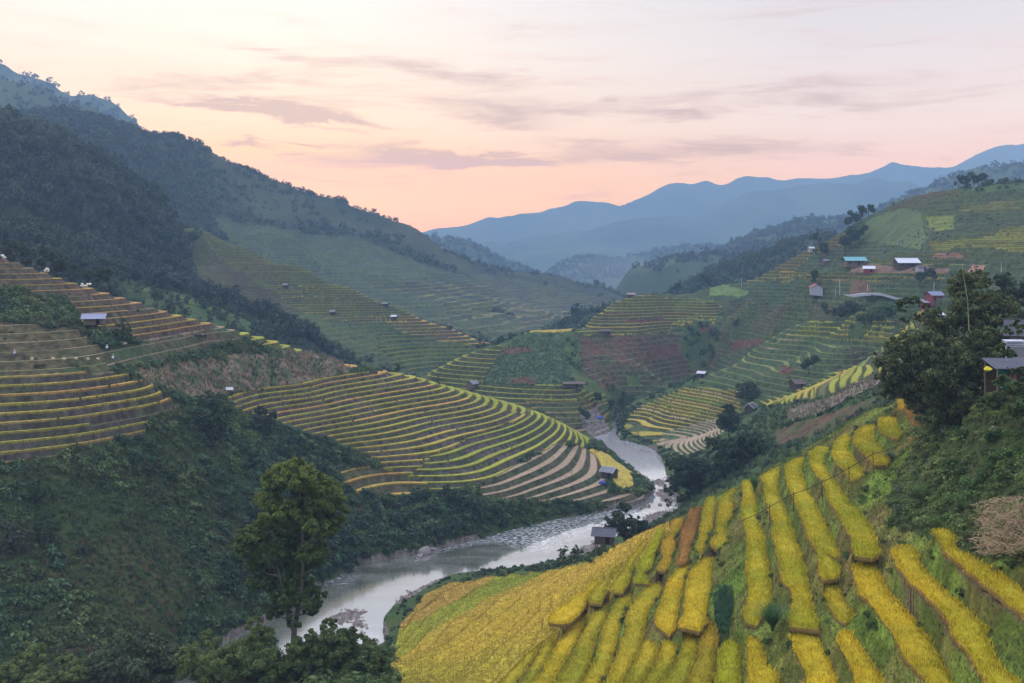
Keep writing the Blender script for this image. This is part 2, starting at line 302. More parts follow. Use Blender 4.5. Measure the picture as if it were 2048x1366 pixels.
# depth below the camera of the rice top, colour, outline, label
PADDY = [
 (26.5, 'y', 'Z1548,432 1590,500 A1260,10 1480,190 1740,390 1880,530 2048,650 2400,900 2400,620 2048,400 1830,230 1600,90 1400,0 Z1655,510 1690,480 1640,425', 'highest bright yellow rice strip at the right, under the dry maize heap'),
 (29.5, 'y', 'Z1320,540 A680,0 770,170 900,320 1080,460 1220,630 1320,820 1480,1030 1640,1300 1850,1650 2400,1650 2050,1362 1850,1220 1780,1120 1700,920 1620,880 1700,800 1600,730 1500,620 1380,510 1230,400 1140,290 1000,140 960,0 Z1440,530 1390,515', 'long yellow rice strip with a jagged right edge, second from the lower right corner'),
 (32.5, 'y', 'A255,150 310,240 350,390 480,530 600,690 740,870 830,1060 960,1220 1060,1362 1160,1520 1480,1520 1330,1362 1260,1210 1170,1040 1090,900 1000,770 860,610 700,440 600,280 540,130 380,105', 'widest golden rice strip running to the lower edge, starting below a blunt terrace end'),
 (34.6, 'g', 'B1530,320 1540,450 1600,570 1650,660 1760,720 1860,690 1800,580 1740,470 1690,380 1660,310', 'small curved rice paddy with orange rim between two long strips'),
 (35.2, 'y', 'A110,880 180,1020 290,1180 330,1362 370,1520 700,1520 620,1362 560,1200 450,1060 370,950 300,840 190,800', 'rice strip at the bottom edge just below the small curved paddy'),
 (37.0, 'y', 'B1185,850 1220,1000 1290,1110 1340,1240 1360,1362 1380,1520 1740,1520 1690,1362 1610,1150 1540,1000 1480,880 1420,840 1250,820', 'rice strip at the bottom edge right of the tall grass tuft'),
 (39.4, 'y', 'B750,880 755,1100 750,1362 745,1520 1120,1520 1080,1362 1070,1250 960,1150 920,1000 880,900 800,870', 'rice strip at the bottom edge below and left of the tall grass tuft'),
 (41.6, 'b', 'B490,960 450,1150 410,1362 390,1520 650,1520 670,1362 680,1150 690,980 620,930 560,905', 'short bright green-yellow strip at the bottom edge below the dark green crop patch'),
 (44.1, 'o', 'B290,790 280,900 240,1080 180,1250 130,1362 60,1520 340,1520 390,1362 420,1200 420,1080 460,900 440,780 415,735 340,730', 'orange tinged rice strip left of the dark green crop patch'),
 (44.9, 'g', 'C1640,850 1600,1050 1530,1190 1400,1362 1310,1500 1540,1500 1670,1362 1720,1180 1770,1050 1780,900 1740,840', 'narrow olive green rice strip starting under a dark bank at the lower edge'),
 (46.1, 'g', 'C1420,930 1380,1100 1310,1210 1200,1362 1110,1500 1290,1500 1385,1362 1510,1195 1545,1120 1570,1000 1550,950 1470,915', 'rice strip with a rounded head below the junction of two broad paddies'),
 (47.0, 'g', 'C1240,930 1190,1010 1135,1140 1085,1240 1010,1362 930,1500 1085,1500 1185,1362 1295,1210 1360,1090 1370,960 1290,915', 'short rounded-head rice strip left of the brown bank at the lower edge'),
 (41.0, 'g', 'G1490,180 1480,280 1465,420 1440,560 1395,630 1420,680 1500,700 1610,640 1570,580 1560,460 1620,360 1630,250 1620,160 1700,60 1620,90 1540,140', 'bulb-footed green rice strip on the crest beside the brown slumped bank'),
 (42.5, 'g', 'G1340,210 1330,300 1320,380 1300,470 1280,580 1250,700 1310,740 1350,660 1370,560 1420,480 1430,340 1470,220 1430,160 1370,180', 'narrow green rice strip right of the orange stubble strip on the crest'),
 (44.4, 'r', 'G1190,300 1160,400 1110,500 1090,620 1080,740 1050,820 1080,850 1160,830 1170,760 1220,620 1250,500 1280,350 1310,260 1250,275', 'orange brown over-ripe rice strip, the only one of that colour on the near slope'),
 (46.0, 'o', 'G1000,420 980,540 910,620 895,700 920,790 860,880 870,915 960,920 1000,800 1040,640 1010,590 1090,480 1130,380 1060,390', 'olive rice strip broken by a dark gap, left of the orange brown strip'),
 (47.6, 'b', 'G850,510 800,600 740,720 650,850 650,960 600,1010 610,1040 760,1040 770,1000 700,940 800,870 840,720 890,600 930,500 880,490', 'bright lemon green rice strip with a small footed end above a bare brown bank'),
 (49.2, 'g', 'G700,620 640,700 560,780 520,880 460,960 380,1060 360,1120 500,1140 560,1050 590,930 640,820 720,700 780,600', 'slanting rice strip left of the lemon green one'),
 (50.8, 'g', 'G480,840 400,900 350,990 220,1080 160,1150 155,1240 280,1250 330,1150 360,1060 410,990 490,900 500,830', 'leaf-shaped rice strip ending in a rounded lower lobe'),
 (52.2, 'y', 'C780,290 690,320 600,420 480,500 300,620 250,690 260,730 390,740 500,710 600,600 650,500 680,430 760,370 830,300', 'spoon-shaped rice paddy with an overhanging end above dark weeds'),
 (43.3, 'y', 'C1830,70 1800,120 1700,220 1660,350 1650,500 1640,660 1570,740 1600,770 1790,820 1870,730 1870,600 1880,450 1910,400 1920,250 1950,70', 'broad rice paddy directly left of the dark green crop patch'),
 (45.2, 'y', 'C1570,140 1580,200 1480,300 1450,370 1420,480 1360,600 1340,740 1400,800 1500,860 1555,800 1575,640 1615,450 1635,340 1680,220 1740,150 1660,130', 'broad rice paddy narrowing upward, joined foot to foot with the one beside the crop patch'),
 (48.4, 'g', 'C1400,320 1290,340 1180,440 1100,560 1050,640 1040,850 1000,900 960,1050 900,1180 820,1350 740,1500 920,1500 1000,1362 1060,1250 1120,1130 1180,1020 1200,980 1240,850 1260,640 1360,500 1440,380', 'long S-shaped rice paddy with dark furrows on both sides'),
 (50.2, 'g', 'C1070,450 960,500 870,640 800,780 780,920 740,1060 690,1180 600,1362 520,1500 730,1500 830,1300 895,1130 950,950 1000,720 1050,600 1095,550 1170,440', 'long rice paddy left of the S-shaped one with a dark crack below'),
 (52.2, 'g', 'C1000,480 770,560 680,700 590,850 530,980 430,1170 300,1362 210,1500 510,1500 640,1250 700,1100 735,930 780,800 850,650 940,510', 'fifth long rice paddy left of the dark green crop patch, fanning out downhill'),
 (54.2, 'y', 'C620,640 480,760 380,900 300,1030 200,1200 80,1362 0,1480 200,1480 290,1345 410,1165 515,970 570,840 665,690 730,580', 'long rice paddy starting by the small brown stone heap'),
 (56.2, 'g', 'C450,740 300,860 180,1000 110,1120 0,1290 D1400,1362 1340,1480 1530,1480 1600,1362 C190,1190 290,1020 370,890 470,765', 'rice paddy second from the left end of the long fan of strips'),
 (58.0, 'g', 'D1800,840 1650,940 1480,1080 1310,1250 1205,1362 1120,1480 1310,1480 1400,1340 1560,1150 C130,1040 200,960 330,830 C200,800', 'leftmost of the long fanning strips, starting under a dark shrub tuft'),
 (28.7, 'm', 'K85,640 130,740 230,830 285,920 440,890 380,780 290,660 245,580 280,510 240,450 150,480 95,560', 'short green rice strip crossed by the hose near the weeds'),
 (26.5, 'g', 'K310,470 320,540 440,660 520,745 650,740 700,660 610,600 540,530 510,450 520,350 400,370 320,430', 'bright green rice paddy on the crest where the hose meets the weeds'),
 (24.7, 'g', 'K560,290 570,380 610,440 750,480 810,440 760,370 740,280 650,275', 'small green rice paddy topmost on the crest below the bamboo'),
 (22.9, 'o', 'K750,100 760,180 810,190 850,120 800,90', 'tiny yellow rice patch beside the bamboo foot'),
 (23.4, 'r', 'K820,200 860,270 960,370 1000,390 1010,250 1000,110 900,130', 'orange rice patch half hidden under the bamboo foot'),
 (31.0, 'm', 'E1110,90 1060,70 960,60 860,130 885,180 885,270 1000,400 1060,570 1160,740 1250,900 1310,950 1320,1080 1340,1160 1500,1180 1620,1150 1560,1000 1500,850 1300,640 1150,430 1060,320 1030,190 1045,130', 'long rice strip with a blunt square foot above the golden strip'),
 (33.5, 'm', 'E620,290 650,450 720,600 780,760 860,960 960,1140 980,1362 B1490,230 1530,280 1690,260 1710,170 A0,0 E1200,1200 1170,1100 1060,880 980,700 880,540 830,430 800,300 820,170 740,190 650,240', 'third long rice strip from the weeds, straight and evenly wide'),
 (36.0, 'm', 'E400,410 410,520 450,680 520,840 490,920 550,1150 575,1280 B1060,0 1090,100 1095,300 1200,380 1220,450 1200,600 1170,660 1190,750 1500,790 1450,650 1420,480 1380,350 1350,180 1310,30 E820,1180 770,1090 700,880 640,720 570,570 550,400 580,270 480,310 370,370', 'longest crest-to-foot rice strip with a notch halfway down its left side'),
 (38.5, 'm', 'E190,420 200,580 165,690 190,800 230,940 240,1120 225,1362 B740,100 760,330 760,520 710,640 720,710 850,750 930,640 1010,590 1000,400 970,150 940,0 E430,1000 370,880 340,680 320,540 290,470 260,400', 'wavy-edged rice strip right of the dark green crop patch, ending at the tall grass tuft'),
]
CROP_PATCH = (41.2, 'B410,440 420,600 430,700 480,830 560,830 580,620 620,500 590,370 500,340')
def shrink(poly, d=0.0): return poly
paddies = []
for h, c, s, lab in PADDY:
    o = outline(s); w = [PZ(u, v, CAMZ - h) for u, v in o]
    paddies.append(dict(z=CAMZ - h, col=c, xy=np.array([(a, b) for a, b, _ in w]), label=lab))
RICE_H = 0.48
fc = []   # ground control points of F
fc += [P(2048, 1100, 83), P(2048, 1000, 88), P(2048, 900, 95), P(2048, 800, 102), P(1900, 1000, 104), P(1900, 900, 118), P(1780, 1050, 112), P(1790, 980, 123), P(1800, 900, 135), P(1850, 850, 135), P(1900, 825, 127), P(1980, 790, 112),
       P(2370, 1150, 76), P(2370, 1000, 82), P(2370, 880, 90), P(2370, 780, 98), P(2370, 1366, 58), P(1960, 1100, 92), P(2370, 760, 125), P(2048, 775, 125), P(1980, 775, 130), P(2370, 740, 190), P(2048, 745, 190), P(1900, 770, 170)]
# behind the crest
cw = [P(1850, 800, 150), P(1790, 805, 165), P(1740, 822, 168), P(1690, 850, 176), P(1640, 880, 178), P(1590, 908, 180), P(1540, 940, 184), P(1490, 972, 188), P(1440, 995, 190), P(1400, 1014, 190), P(1350, 1042, 192), P(1300, 1064, 194), P(1250, 1088, 203), PZ(1235, 1082, 11)]
fc += cw + [(x * 1.12, y * 1.12, max(z - 14, 1.0)) for x, y, z in cw]
# lower slope down to the river bank
fc += [PZ(1200, 1108, 12.0), PZ(1160, 1122, 8.0), PZ(1120, 1130, 6.0), PZ(1060, 1140, 4.0), PZ(1000, 1147, 2.2), PZ(940, 1150, 1.6), PZ(905, 1148, .6), PZ(850, 1168, .8), PZ(800, 1205, .8), PZ(775, 1240, .8), PZ(768, 1270, .8), PZ(775, 1300, .9),
       PZ(1178, 1140, 10.5), PZ(1100, 1160, 8.0), PZ(1000, 1180, 5.0), PZ(900, 1180, 2.4), PZ(830, 1230, 2.6), PZ(800, 1280, 3.0), PZ(790, 1320, 4.2), PZ(870, 1250, 5.0), PZ(950, 1210, 6.0), PZ(1050, 1195, 9.0), PZ(1110, 1180, 11.2), PZ(1170, 1150, 13.5),
       PZ(1000, 1245, 9.5), PZ(920, 1290, 8.5), PZ(850, 1310, 7.0), PZ(800, 1330, 6.0), PZ(1100, 1225, 15.0), PZ(1060, 1262, 14.5), PZ(980, 1330, 14.0), PZ(880, 1366, 11.5), PZ(950, 1366, 14.5), PZ(1150, 1190, 17.5), PZ(1180, 1165, 19.0), PZ(1200, 1150, 19.5), PZ(1220, 1125, 17.5), PZ(1260, 1105, 20), PZ(1310, 1075, 23)]
# hidden foreground bank (bushes, tall tree) and the ground under the camera
fc += [(-29.6, 135, 20), (-18, 150, 11), (-12, 128, 19), (-6, 110, 24), (-20, 118, 24), (-40, 120, 17), (-45, 135, 10), (-36, 158, 5), (-28, 172, 2), (-60, 108, 13), (-70, 90, 14), (-58, 128, 4), (-100, 30, 20), (-60, 60, 26), (-30, 80, 33), (-30, 28, 42), (0, 28, 58), (30, 28, 62), (10, 60, 42), (0, 85, 31), (14, 95, 30),
       (33, 45, 50), (50, 28, 66), (45, 60, 56), (-90, 70, 5), (-140, 28, 5)]
def densify(poly, step):
    o = []
    n = len(poly)
    for i in range(n):
        a = np.array(poly[i]); b = np.array(poly[(i + 1) % n]); k = max(1, int(round(np.hypot(*(b - a)) / step)))
        for j in range(k): o.append(a + (b - a) * j / k)
    return np.array(o)
# triangulated near hillside
pv, pe, pz = [], [], []
for p in paddies:
    q = densify(p['xy'], 3.0); s = len(pv)
    for a in q: pv.append(Vector((float(a[0]), float(a[1])))); pz.append(p['z'] - RICE_H)
    pe += [(s + i, s + (i + 1) % len(q)) for i in range(len(q))]
for x, y, z in fc: pv.append(Vector((x, y))); pz.append(z)
vo, eo, fo, ov, oe, of = delaunay_2d_cdt(pv, pe, [], 0, 0.02)
pxy = np.array([tuple(v) for v in pv]); pz = np.array(pz)
vz = []
for v, o in zip(vo, ov):
    if o: vz.append(min(pz[i] for i in o))
    else:
        d = np.hypot(pxy[:, 0] - v[0], pxy[:, 1] - v[1]); vz.append(pz[np.argmin(d)])
FH = np.full((NR, NC), -50.0, np.float32)
for f in fo:
    tri = [(vo[i][0], vo[i][1], vz[i]) for i in f]
    (x0, y0, z0), (x1, y1, z1), (x2, y2, z2) = tri
    ya, yb = min(y0, y1, y2), max(y0, y1, y2)
    ra = np.searchsorted(YR, ya) ; rb = np.searchsorted(YR, yb, side='right')
    if rb <= ra: continue
    t = [x / y for x, y, _ in tri]
    ca = max(0, int((min(t) - TC[0]) / (TC[1] - TC[0]))); cb = min(NC, int((max(t) - TC[0]) / (TC[1] - TC[0])) + 2)
    if cb <= ca: continue
    gx = GX[ra:rb, ca:cb]; gy = GY[ra:rb, ca:cb]
    det = (y1 - y2) * (x0 - x2) + (x2 - x1) * (y0 - y2)
    if abs(det) < 1e-9: continue
    l0 = ((y1 - y2) * (gx - x2) + (x2 - x1) * (gy - y2)) / det
    l1 = ((y2 - y0) * (gx - x2) + (x0 - x2) * (gy - y2)) / det
    l2 = 1 - l0 - l1
    m_ = (l0 >= -1e-4) & (l1 >= -1e-4) & (l2 >= -1e-4)
    z = l0 * z0 + l1 * z1 + l2 * z2
    FH[ra:rb, ca:cb][m_] = z[m_]
names = list(HILLS)
floor = np.where(GY > 520, 4 + (GY - 520) * .006, -3.0).astype(np.float32)
H = floor.copy(); hid = np.full((NR, NC), -1, np.int16)
for i, nme in enumerate(names):
    A = upsample(HILLS[nme])
    if nme == 'farm_hillside':      # it ends at the gully behind the river spur
        yc = np.interp(UC, [1380, 1450, 1500, 1580, 1640, 1700, 1760, 1850, 1980, 2300], [466, 472, 482, 484, 462, 442, 425, 400, 350, 280]); cut = np.clip(yc[None] + 2 - GY, 0, None) * (UC > 1400)[None]; A = A - cut * 1.8
    m_ = A > H; H[m_] = A[m_]; hid[m_] = i
HILLS.clear()
inF = FH > H; H[inF] = FH[inF]; hid[inF] = len(names); names.append('near_hillside')
names_id = {n: i for i, n in enumerate(names)}; fid = names_id['near_hillside']
# river channel
riv_left = [(530, 1240), (560, 1222), (640, 1170), (680, 1150), (720, 1130), (790, 1116), (860, 1102), (940, 1083), (1020, 1060), (1080, 1045), (1130, 1035), (1220, 1021), (1262, 1014), (1290, 1004), (1304, 990), (1304, 975), (1288, 958), (1262, 942), (1245, 932), (1222, 914), (1205, 900), (1190, 886), (1183, 874), (1210, 868), (1225, 860), (1232, 842), (1238, 824)]
riv_right = [(770, 1290), (766, 1262), (768, 1238), (790, 1212), (830, 1186), (870, 1166), (906, 1148), (950, 1147), (1000, 1145), (1060, 1139), (1110, 1128), (1160, 1110), (1200, 1090), (1240, 1070), (1300, 1045), (1345, 1033), (1362, 1010), (1345, 985), (1334, 955), (1328, 930), (1322, 914), (1308, 900), (1293, 892), (1262, 884), (1240, 880), (1232, 868), (1234, 854), (1239, 838), (1243, 824)]
rl = [(-95, 20), (-80, 60), (-68, 110), (-63, 140), (-61, 165), (-60, 188)] + [PZ(u, v, 0)[:2] for u, v in riv_left]
rr = [(-78, 20), (-62, 60), (-52, 110), (-46, 130), (-43, 150), (-38, 172)] + [PZ(u, v, 0)[:2] for u, v in riv_right]
RIVER = np.array(rl + rr[::-1])
sel = (GY < 560) & (H < 70)
gx, gy = GX[sel], GY[sel]
ins = inpoly(gx, gy, RIVER); d = dist_poly(gx, gy, RIVER)
h = H[sel]
n1 = fbm(gx, gy, 7, 4, 3); n2 = fbm(gx, gy, 1.6, 3, 9)
out = np.maximum(h, .25) ; out = np.minimum(out, .2 + d * (2.0 + .5 * n1))
bed = -.15 - np.minimum(d, 4) * .35
H[sel] = np.where(ins, bed, out)
BARS = [[(700, 1212), (742, 1222), (740, 1262), (700, 1295), (640, 1262), (655, 1232)], [(800, 1186), (860, 1164), (918, 1145), (880, 1170), (800, 1215), (775, 1215)], [(1298, 960), (1334, 950), (1350, 990), (1362, 1035), (1310, 1052), (1270, 1052), (1286, 1030), (1330, 1018), (1318, 1000), (1306, 985)],
        [(1095, 1130), (1150, 1096), (1196, 1074), (1212, 1048), (1240, 1062), (1200, 1100), (1130, 1126)], [(1150, 845), (1185, 842), (1215, 858), (1222, 866), (1185, 876), (1166, 866)], [(1225, 882), (1262, 890), (1300, 905), (1310, 920), (1290, 905), (1240, 888)],
        [(1180, 1068), (1215, 1040), (1225, 1060), (1196, 1082)]]
BW = [np.array([PZ(u, v, 0)[:2] for u, v in b]) for b in BARS]
gravel = np.zeros((NR, NC), np.float32)
sel = (GY < 540) & (H < 8)
gx, gy = GX[sel], GY[sel]; h = H[sel]; g = gravel[sel]
for b in BW:
    ii = inpoly(gx, gy, b); dd = dist_poly(gx[ii], gy[ii], b)
    up = np.clip(dd / 2.5, 0, 1) * (.38 + .5 * fbm(gx[ii], gy[ii], 6, 3, 21)) - .22 + .25 * fbm(gx[ii], gy[ii], .9, 2, 13)
    h[ii] = np.where(h[ii] < .6, np.maximum(h[ii], up), h[ii]); g[ii] = np.maximum(g[ii], 1)
dr = dist_poly(gx, gy, RIVER)
g = np.maximum(g, np.where((dr < .2 + np.where(gx > 18, 2.6, 1.6) * fbm(gx, gy, 9, 3, 31)) & (h < 1.6), 1, 0))
H[sel] = h; gravel[sel] = g
HB = H.copy()       # smooth ground, before terraces
U = np.repeat(UC[None, :], NR, 0).astype(np.float32); V = (HY - F * (H - CAMZ) / GY).astype(np.float32)

# ------------------------------------------------------------------ land use
def c3(*a): return np.array(a, np.float32)
WILD = c3(.050, .080, .028); WILD2 = c3(.090, .105, .032); DARKF = c3(.022, .040, .022); SOIL = c3(.13, .065, .044); RISER = c3(.088, .068, .042); RISERG = c3(.070, .088, .032)
RY = c3(.40, .305, .060); RG = c3(.25, .25, .042); RO = c3(.48, .285, .075); RB = c3(.30, .31, .022); STUB = c3(.34, .245, .16); STUBD = c3(.16, .11, .07); CORN = c3(.30, .215, .14); FARG = c3(.075, .10, .04)
wn = (.5 + .5 * fbm(GX, GY, 14, 4, 40)).astype(np.float32)
wn2 = (.5 + .5 * fbm(GX, GY, 3.2, 3, 45)).astype(np.float32)
COL = (WILD[None, None] * (.75 + .5 * wn2[..., None]) * (1 - wn[..., None] * .0))
COL = COL * 1.0 + (WILD2 - WILD)[None, None] * np.clip((wn[..., None] - .45) * 2.2, 0, 1)
land = np.zeros((NR, NC), np.uint8)      # 0 wild, 1 crop, 2 riser / bare, 3 forest floor, 4 gravel
bump = (fbm(GX, GY, 9, 4, 50) * .9).astype(np.float32)
for nme in ('wooded_flank', 'long_mountain', 'upper_hill', 'blue_ridge', 'valley_hill', 'cone_hill', 'wooded_ridge', 'right_ridge', 'knoll_ridge', 'far_slope', 'far_mountains'):
    m_ = hid == names_id[nme]
    if not m_.any(): continue
    x, y = GX[m_], GY[m_]
    sc = float(np.median(y)) / 2000
    rid = 1 - np.abs(fbm(x + .35 * y, y * .6, 260 * sc + 60, 4, 60)) * 2
    amp = 14 * sc + 3
    if nme in ('far_mountains', 'far_slope', 'blue_ridge', 'right_ridge'): amp = 26 * sc
    jag = (1 - np.abs(fbm(x, y * .5, 170 * sc, 4, 64)) * 2.2) * 11 * sc + fbm(x, y * .6, 45 * sc, 3, 66) * 4.5 * sc
    if nme in ('wooded_flank',): jag = jag * .5
    zz = H[m_] + jag - 6 * sc + rid * amp - amp * .55 + fbm(x, y, 18 + 30 * sc, 3, 70) * (1.5 + 2 * sc)
    H[m_] = zz
    dark = np.clip(.5 + 1.3 * fbm(x, y, 90 * sc + 40, 4, 75), 0, 1)[:, None]
    COL[m_] = (DARKF * 1.1) * dark + FARG * .8 * (1 - dark)
m_ = (hid >= 0) & (land == 0) & (GY < 800)
HS = H.copy(); H += np.where(m_ & (gravel < .5) & (H > 1.5), bump * np.clip((H - 1) / 4, 0, 1) * .9, 0).astype(np.float32)
HB = HS
V = (HY - F * (H - CAMZ) / GY).astype(np.float32)
jx = fbm(GX, GY, 6, 3, 80) * 5; jy = fbm(GX, GY, 6, 3, 84) * 4
UJ = U + jx; VJ = V + jy
hedge = np.zeros((NR, NC), np.float32)

def terrace(hill, poly, step, rice, tread, pal, pal_w, seed, seglen=220, gap=.06, riser=RISER, phase=0.0, wob=.25, rim=None, riser2=None, rfrac=.5, hskew=0.0, wild=False):
    """cut level steps into a hillside and grow a crop on the treads"""
    m_ = (hid == names_id[hill]); m_ &= inpoly(UJ, VJ, poly)
    if wild: m_ &= (land == 0) & (gravel < .5) & (HB > 2.5)
    if not m_.any(): print('empty terrace', hill, seed); return
    rr_, cc_ = np.nonzero(m_); r0, r1, c0, c1 = rr_.min(), rr_.max() + 1, cc_.min(), cc_.max() + 1
    sl_ = (slice(r0, r1), slice(c0, c1)); bx, by = GX[sl_], GY[sl_]; bm = m_[sl_]
    Q = (HB[sl_] + wob * step * fbm(bx, by, 30, 2, seed) + phase) / step
    # move the two rows on either side of each step onto its lip, so every riser has a clean edge
    dQ = np.abs(np.gradient(Q, axis=0)); c_ = np.cumsum(np.pad(dQ, ((4, 3), (0, 0)), mode='edge'), 0); dS = (c_[7:] - c_[:-7]) / 7
    bm = bm & (dS[:bm.shape[0]] < .34)[:bm.shape[0]]; m_ = np.zeros_like(m_); m_[sl_] = bm
    if not bm.any(): return
    K = np.floor(Q); up = (K[1:] != K[:-1]) & bm[1:] & bm[:-1]
    ri, cj_ = np.nonzero(up); q0, q1 = Q[ri, cj_], Q[ri + 1, cj_]; KK = np.maximum(K[ri, cj_], K[ri + 1, cj_]); ok = np.abs(K[ri, cj_] - K[ri + 1, cj_]) < 1.5
    ri, cj_, q0, q1, KK = ri[ok], cj_[ok], q0[ok], q1[ok], KK[ok]
    t_ = np.clip((KK - q0) / (q1 - q0), 0, 1); y0_, y1_ = by[ri, cj_], by[ri + 1, cj_]; yc = y0_ + t_ * (y1_ - y0_); e_ = .07 * (y1_ - y0_)
    rise = q1 > q0
    Q[ri, cj_] = np.where(rise, KK - 1e-3, KK + .07); Q[ri + 1, cj_] = np.where(rise, KK + .07, KK - 1e-3)
    hb0, hb1 = HB[r0 + ri, c0 + cj_], HB[r0 + ri + 1, c0 + cj_]; hbc = hb0 + t_ * (hb1 - hb0); HB[r0 + ri, c0 + cj_] = hbc - .02 * np.sign(hb1 - hb0); HB[r0 + ri + 1, c0 + cj_] = hbc + .02 * np.sign(hb1 - hb0)
    GY[r0 + ri, c0 + cj_] = yc - e_; GY[r0 + ri + 1, c0 + cj_] = yc + e_
    GX[r0 + ri, c0 + cj_] = TC[c0 + cj_] * (yc - e_); GX[r0 + ri + 1, c0 + cj_] = TC[c0 + cj_] * (yc + e_)
    x = GX[m_]; y = GY[m_]; u = U[m_]; q = Q[bm]; k = np.floor(q); f = q - k
    fe = .035
    s_len = seglen * (.6 + .8 * hash1(k, seed + 1)); seg = np.floor((u + 997 * hash1(k, seed + 2)) / s_len); pos = (u + 997 * hash1(k, seed + 2)) / s_len - seg
    hk = hash1(k * 7.13 + seg * 3.7, seed + 3)
    nogap = (hash1(k * 3.1 + seg, seed + 4) > gap) & (np.minimum(pos, 1 - pos) * s_len > 1.2)
    crop = (f > .02) & (f < tread - .05) & nogap
    up = np.clip((f) / fe, 0, 1)
    riserz = np.clip((f - tread) / (1 - tread), 0, 1)
    z = (k + riserz) * step - phase
    rn = fbm(x, y, .9, 2, seed + 6)
    cr = np.where(crop, np.clip((f - .02) / .03, 0, 1) * np.clip((tread - .05 - f) / .03, 0, 1), 0)
    z = z + rice * cr * (1 + .07 * rn) + .10 * step * fbm(x, y, 1.7, 2, seed + 8) * (riserz > 0) * (riserz < 1)
    H[m_] = z
    w = np.cumsum(pal_w) / np.sum(pal_w)
    ci_ = np.searchsorted(w, hk).clip(0, len(pal) - 1)
    PA = np.array(pal)
    cc = PA[ci_] * .90 * (.82 + .36 * hash1(k * 5.3 + seg, seed + 9))[:, None] * (1 + .20 * rn)[:, None]
    mixn = np.clip(.5 + 1.4 * fbm(x * 1.0, y, 12, 3, seed + 11), 0, 1)[:, None]
    cc = cc * (1 - .35 * mixn) + PA[(ci_ + 1) % len(pal)] * .35 * mixn
    rc = 1.12 * (riser[None] * (1 - mixn) + (riser2 if riser2 is not None else RISERG)[None] * mixn) * (.8 + .5 * fbm(x, y, 1.3, 2, seed + 12))[:, None]
    base = np.where((f < tread)[:, None], (RISERG * .9 + STUBD * .3)[None], rc)
    if rim is not None: base = np.where((f < .10)[:, None], rim[None], base)
    c = np.where(crop[:, None], cc, base)
    COL[m_] = c
    land[m_] = np.where(crop, 1, 2)
    pj = np.zeros(m_.shape, np.float32); 
    return m_
def patch(hill, poly, col, vary=.5, scale=2.0, landv=2, lift=0.0, col2=None, s2=6.0, rough=0.0):
    m_ = (hid == names_id[hill]); m_ &= inpoly(UJ, VJ, poly)
    if not m_.any(): print('empty patch', hill, poly[0]); return
    x = GX[m_]; y = GY[m_]
    c = col[None] * (1 + vary * fbm(x, y, scale, 3, 91))[:, None]
    if col2 is not None:
        t = np.clip(.5 + 1.6 * fbm(x, y, s2, 3, 95), 0, 1)[:, None]; c = c * (1 - t) + col2[None] * t * (1 + vary * fbm(x, y, scale, 2, 97))[:, None]
    COL[m_] = c; land[m_] = landv
    H[m_] += lift + rough * fbm(x, y, 1.2, 2, 99)

# --- near spur (M)
terrace('near_spur', [(-330, 400), (0, 505), (160, 560), (310, 595), (460, 632), (460, 655), (300, 690), (150, 640), (60, 580), (-330, 560)], 1.45, .32, .60, [RY * .8, RO * .75, STUB], [3, 2, 2], 101, 200, .1, riser=c3(.10, .068, .045), riser2=c3(.075, .065, .04), wob=.12)
terrace('near_spur', [(-330, 560), (0, 600), (130, 640), (200, 690), (240, 770), (-330, 790)], 1.7, .12, .34, [STUB * .9, c3(.20, .20, .08)], [2, 1], 111, 260, .15, riser=c3(.045, .075, .028), riser2=c3(.085, .07, .035), wob=.12)
patch('near_spur', [(-100, 560), (0, 585), (110, 585), (150, 610), (165, 650), (100, 655), (0, 635), (-100, 630)], WILD * .9, .5, 2, 0)
terrace('near_spur', [(-330, 765), (0, 755), (240, 745), (290, 760), (345, 800), (360, 812), (300, 835), (285, 870), (150, 905), (0, 925), (-330, 950)], 1.6, .70, .60, [RY, RG, RO * .9, c3(.40, .28, .09)], [3, 2, 1.5, 1.5], 121, 320, .03, riser=c3(.080, .064, .055), riser2=c3(.065, .065, .036), wob=.15)
terrace('near_spur', [(200, 700), (240, 690), (460, 650), (500, 670), (440, 690), (260, 735), (215, 730)], 2.2, .1, .3, [STUB * .8], [1], 131, 400, .1, riser=c3(.045, .08, .03), riser2=c3(.09, .065, .04), wob=.1)
terrace('near_spur', [(470, 640), (500, 640), (560, 668), (640, 695), (700, 712), (660, 716), (600, 706), (520, 690), (480, 668)], 1.6, .5, .7, [RG, c3(.30, .32, .05), RY * .9], [3, 3, 1], 141, 200, .02, wob=.2)
terrace('near_spur', [(640, 695), (700, 700), (830, 742), (800, 752), (740, 740), (690, 732), (640, 712)], 1.6, .3, .65, [RO * .9, STUB, RY], [3, 2, 1], 151, 200, .02, wob=.2)
patch('near_spur', [(262, 742), (330, 728), (450, 712), (560, 700), (640, 706), (712, 738), (640, 758), (560, 772), (470, 785), (400, 800), (350, 792), (300, 768)], CORN * .6, .5, 1.1, 3, .0, col2=c3(.06, .085, .04), s2=1.6)
big = [(455, 792), (560, 772), (700, 745), (830, 742), (950, 778), (1100, 828), (1130, 850), (1060, 860), (1000, 905), (900, 940), (880, 980), (800, 960), (730, 905), (660, 880), (560, 850), (460, 812)]
terrace('near_spur', big, 1.22, .66, .60, [RY, RG, RO, c3(.33, .30, .055)], [3, 3, 1.6, 2], 161, 420, .015, riser=c3(.098, .078, .070), riser2=c3(.070, .075, .036), wob=.10)
terrace('near_spur', [(830, 742), (960, 782), (1100, 828), (1185, 880), (1165, 900), (1135, 870), (1050, 832), (940, 800), (860, 768)], 1.17, .5, .64, [RG, c3(.28, .29, .045)], [3, 2], 171, 90, .04, wob=.15)
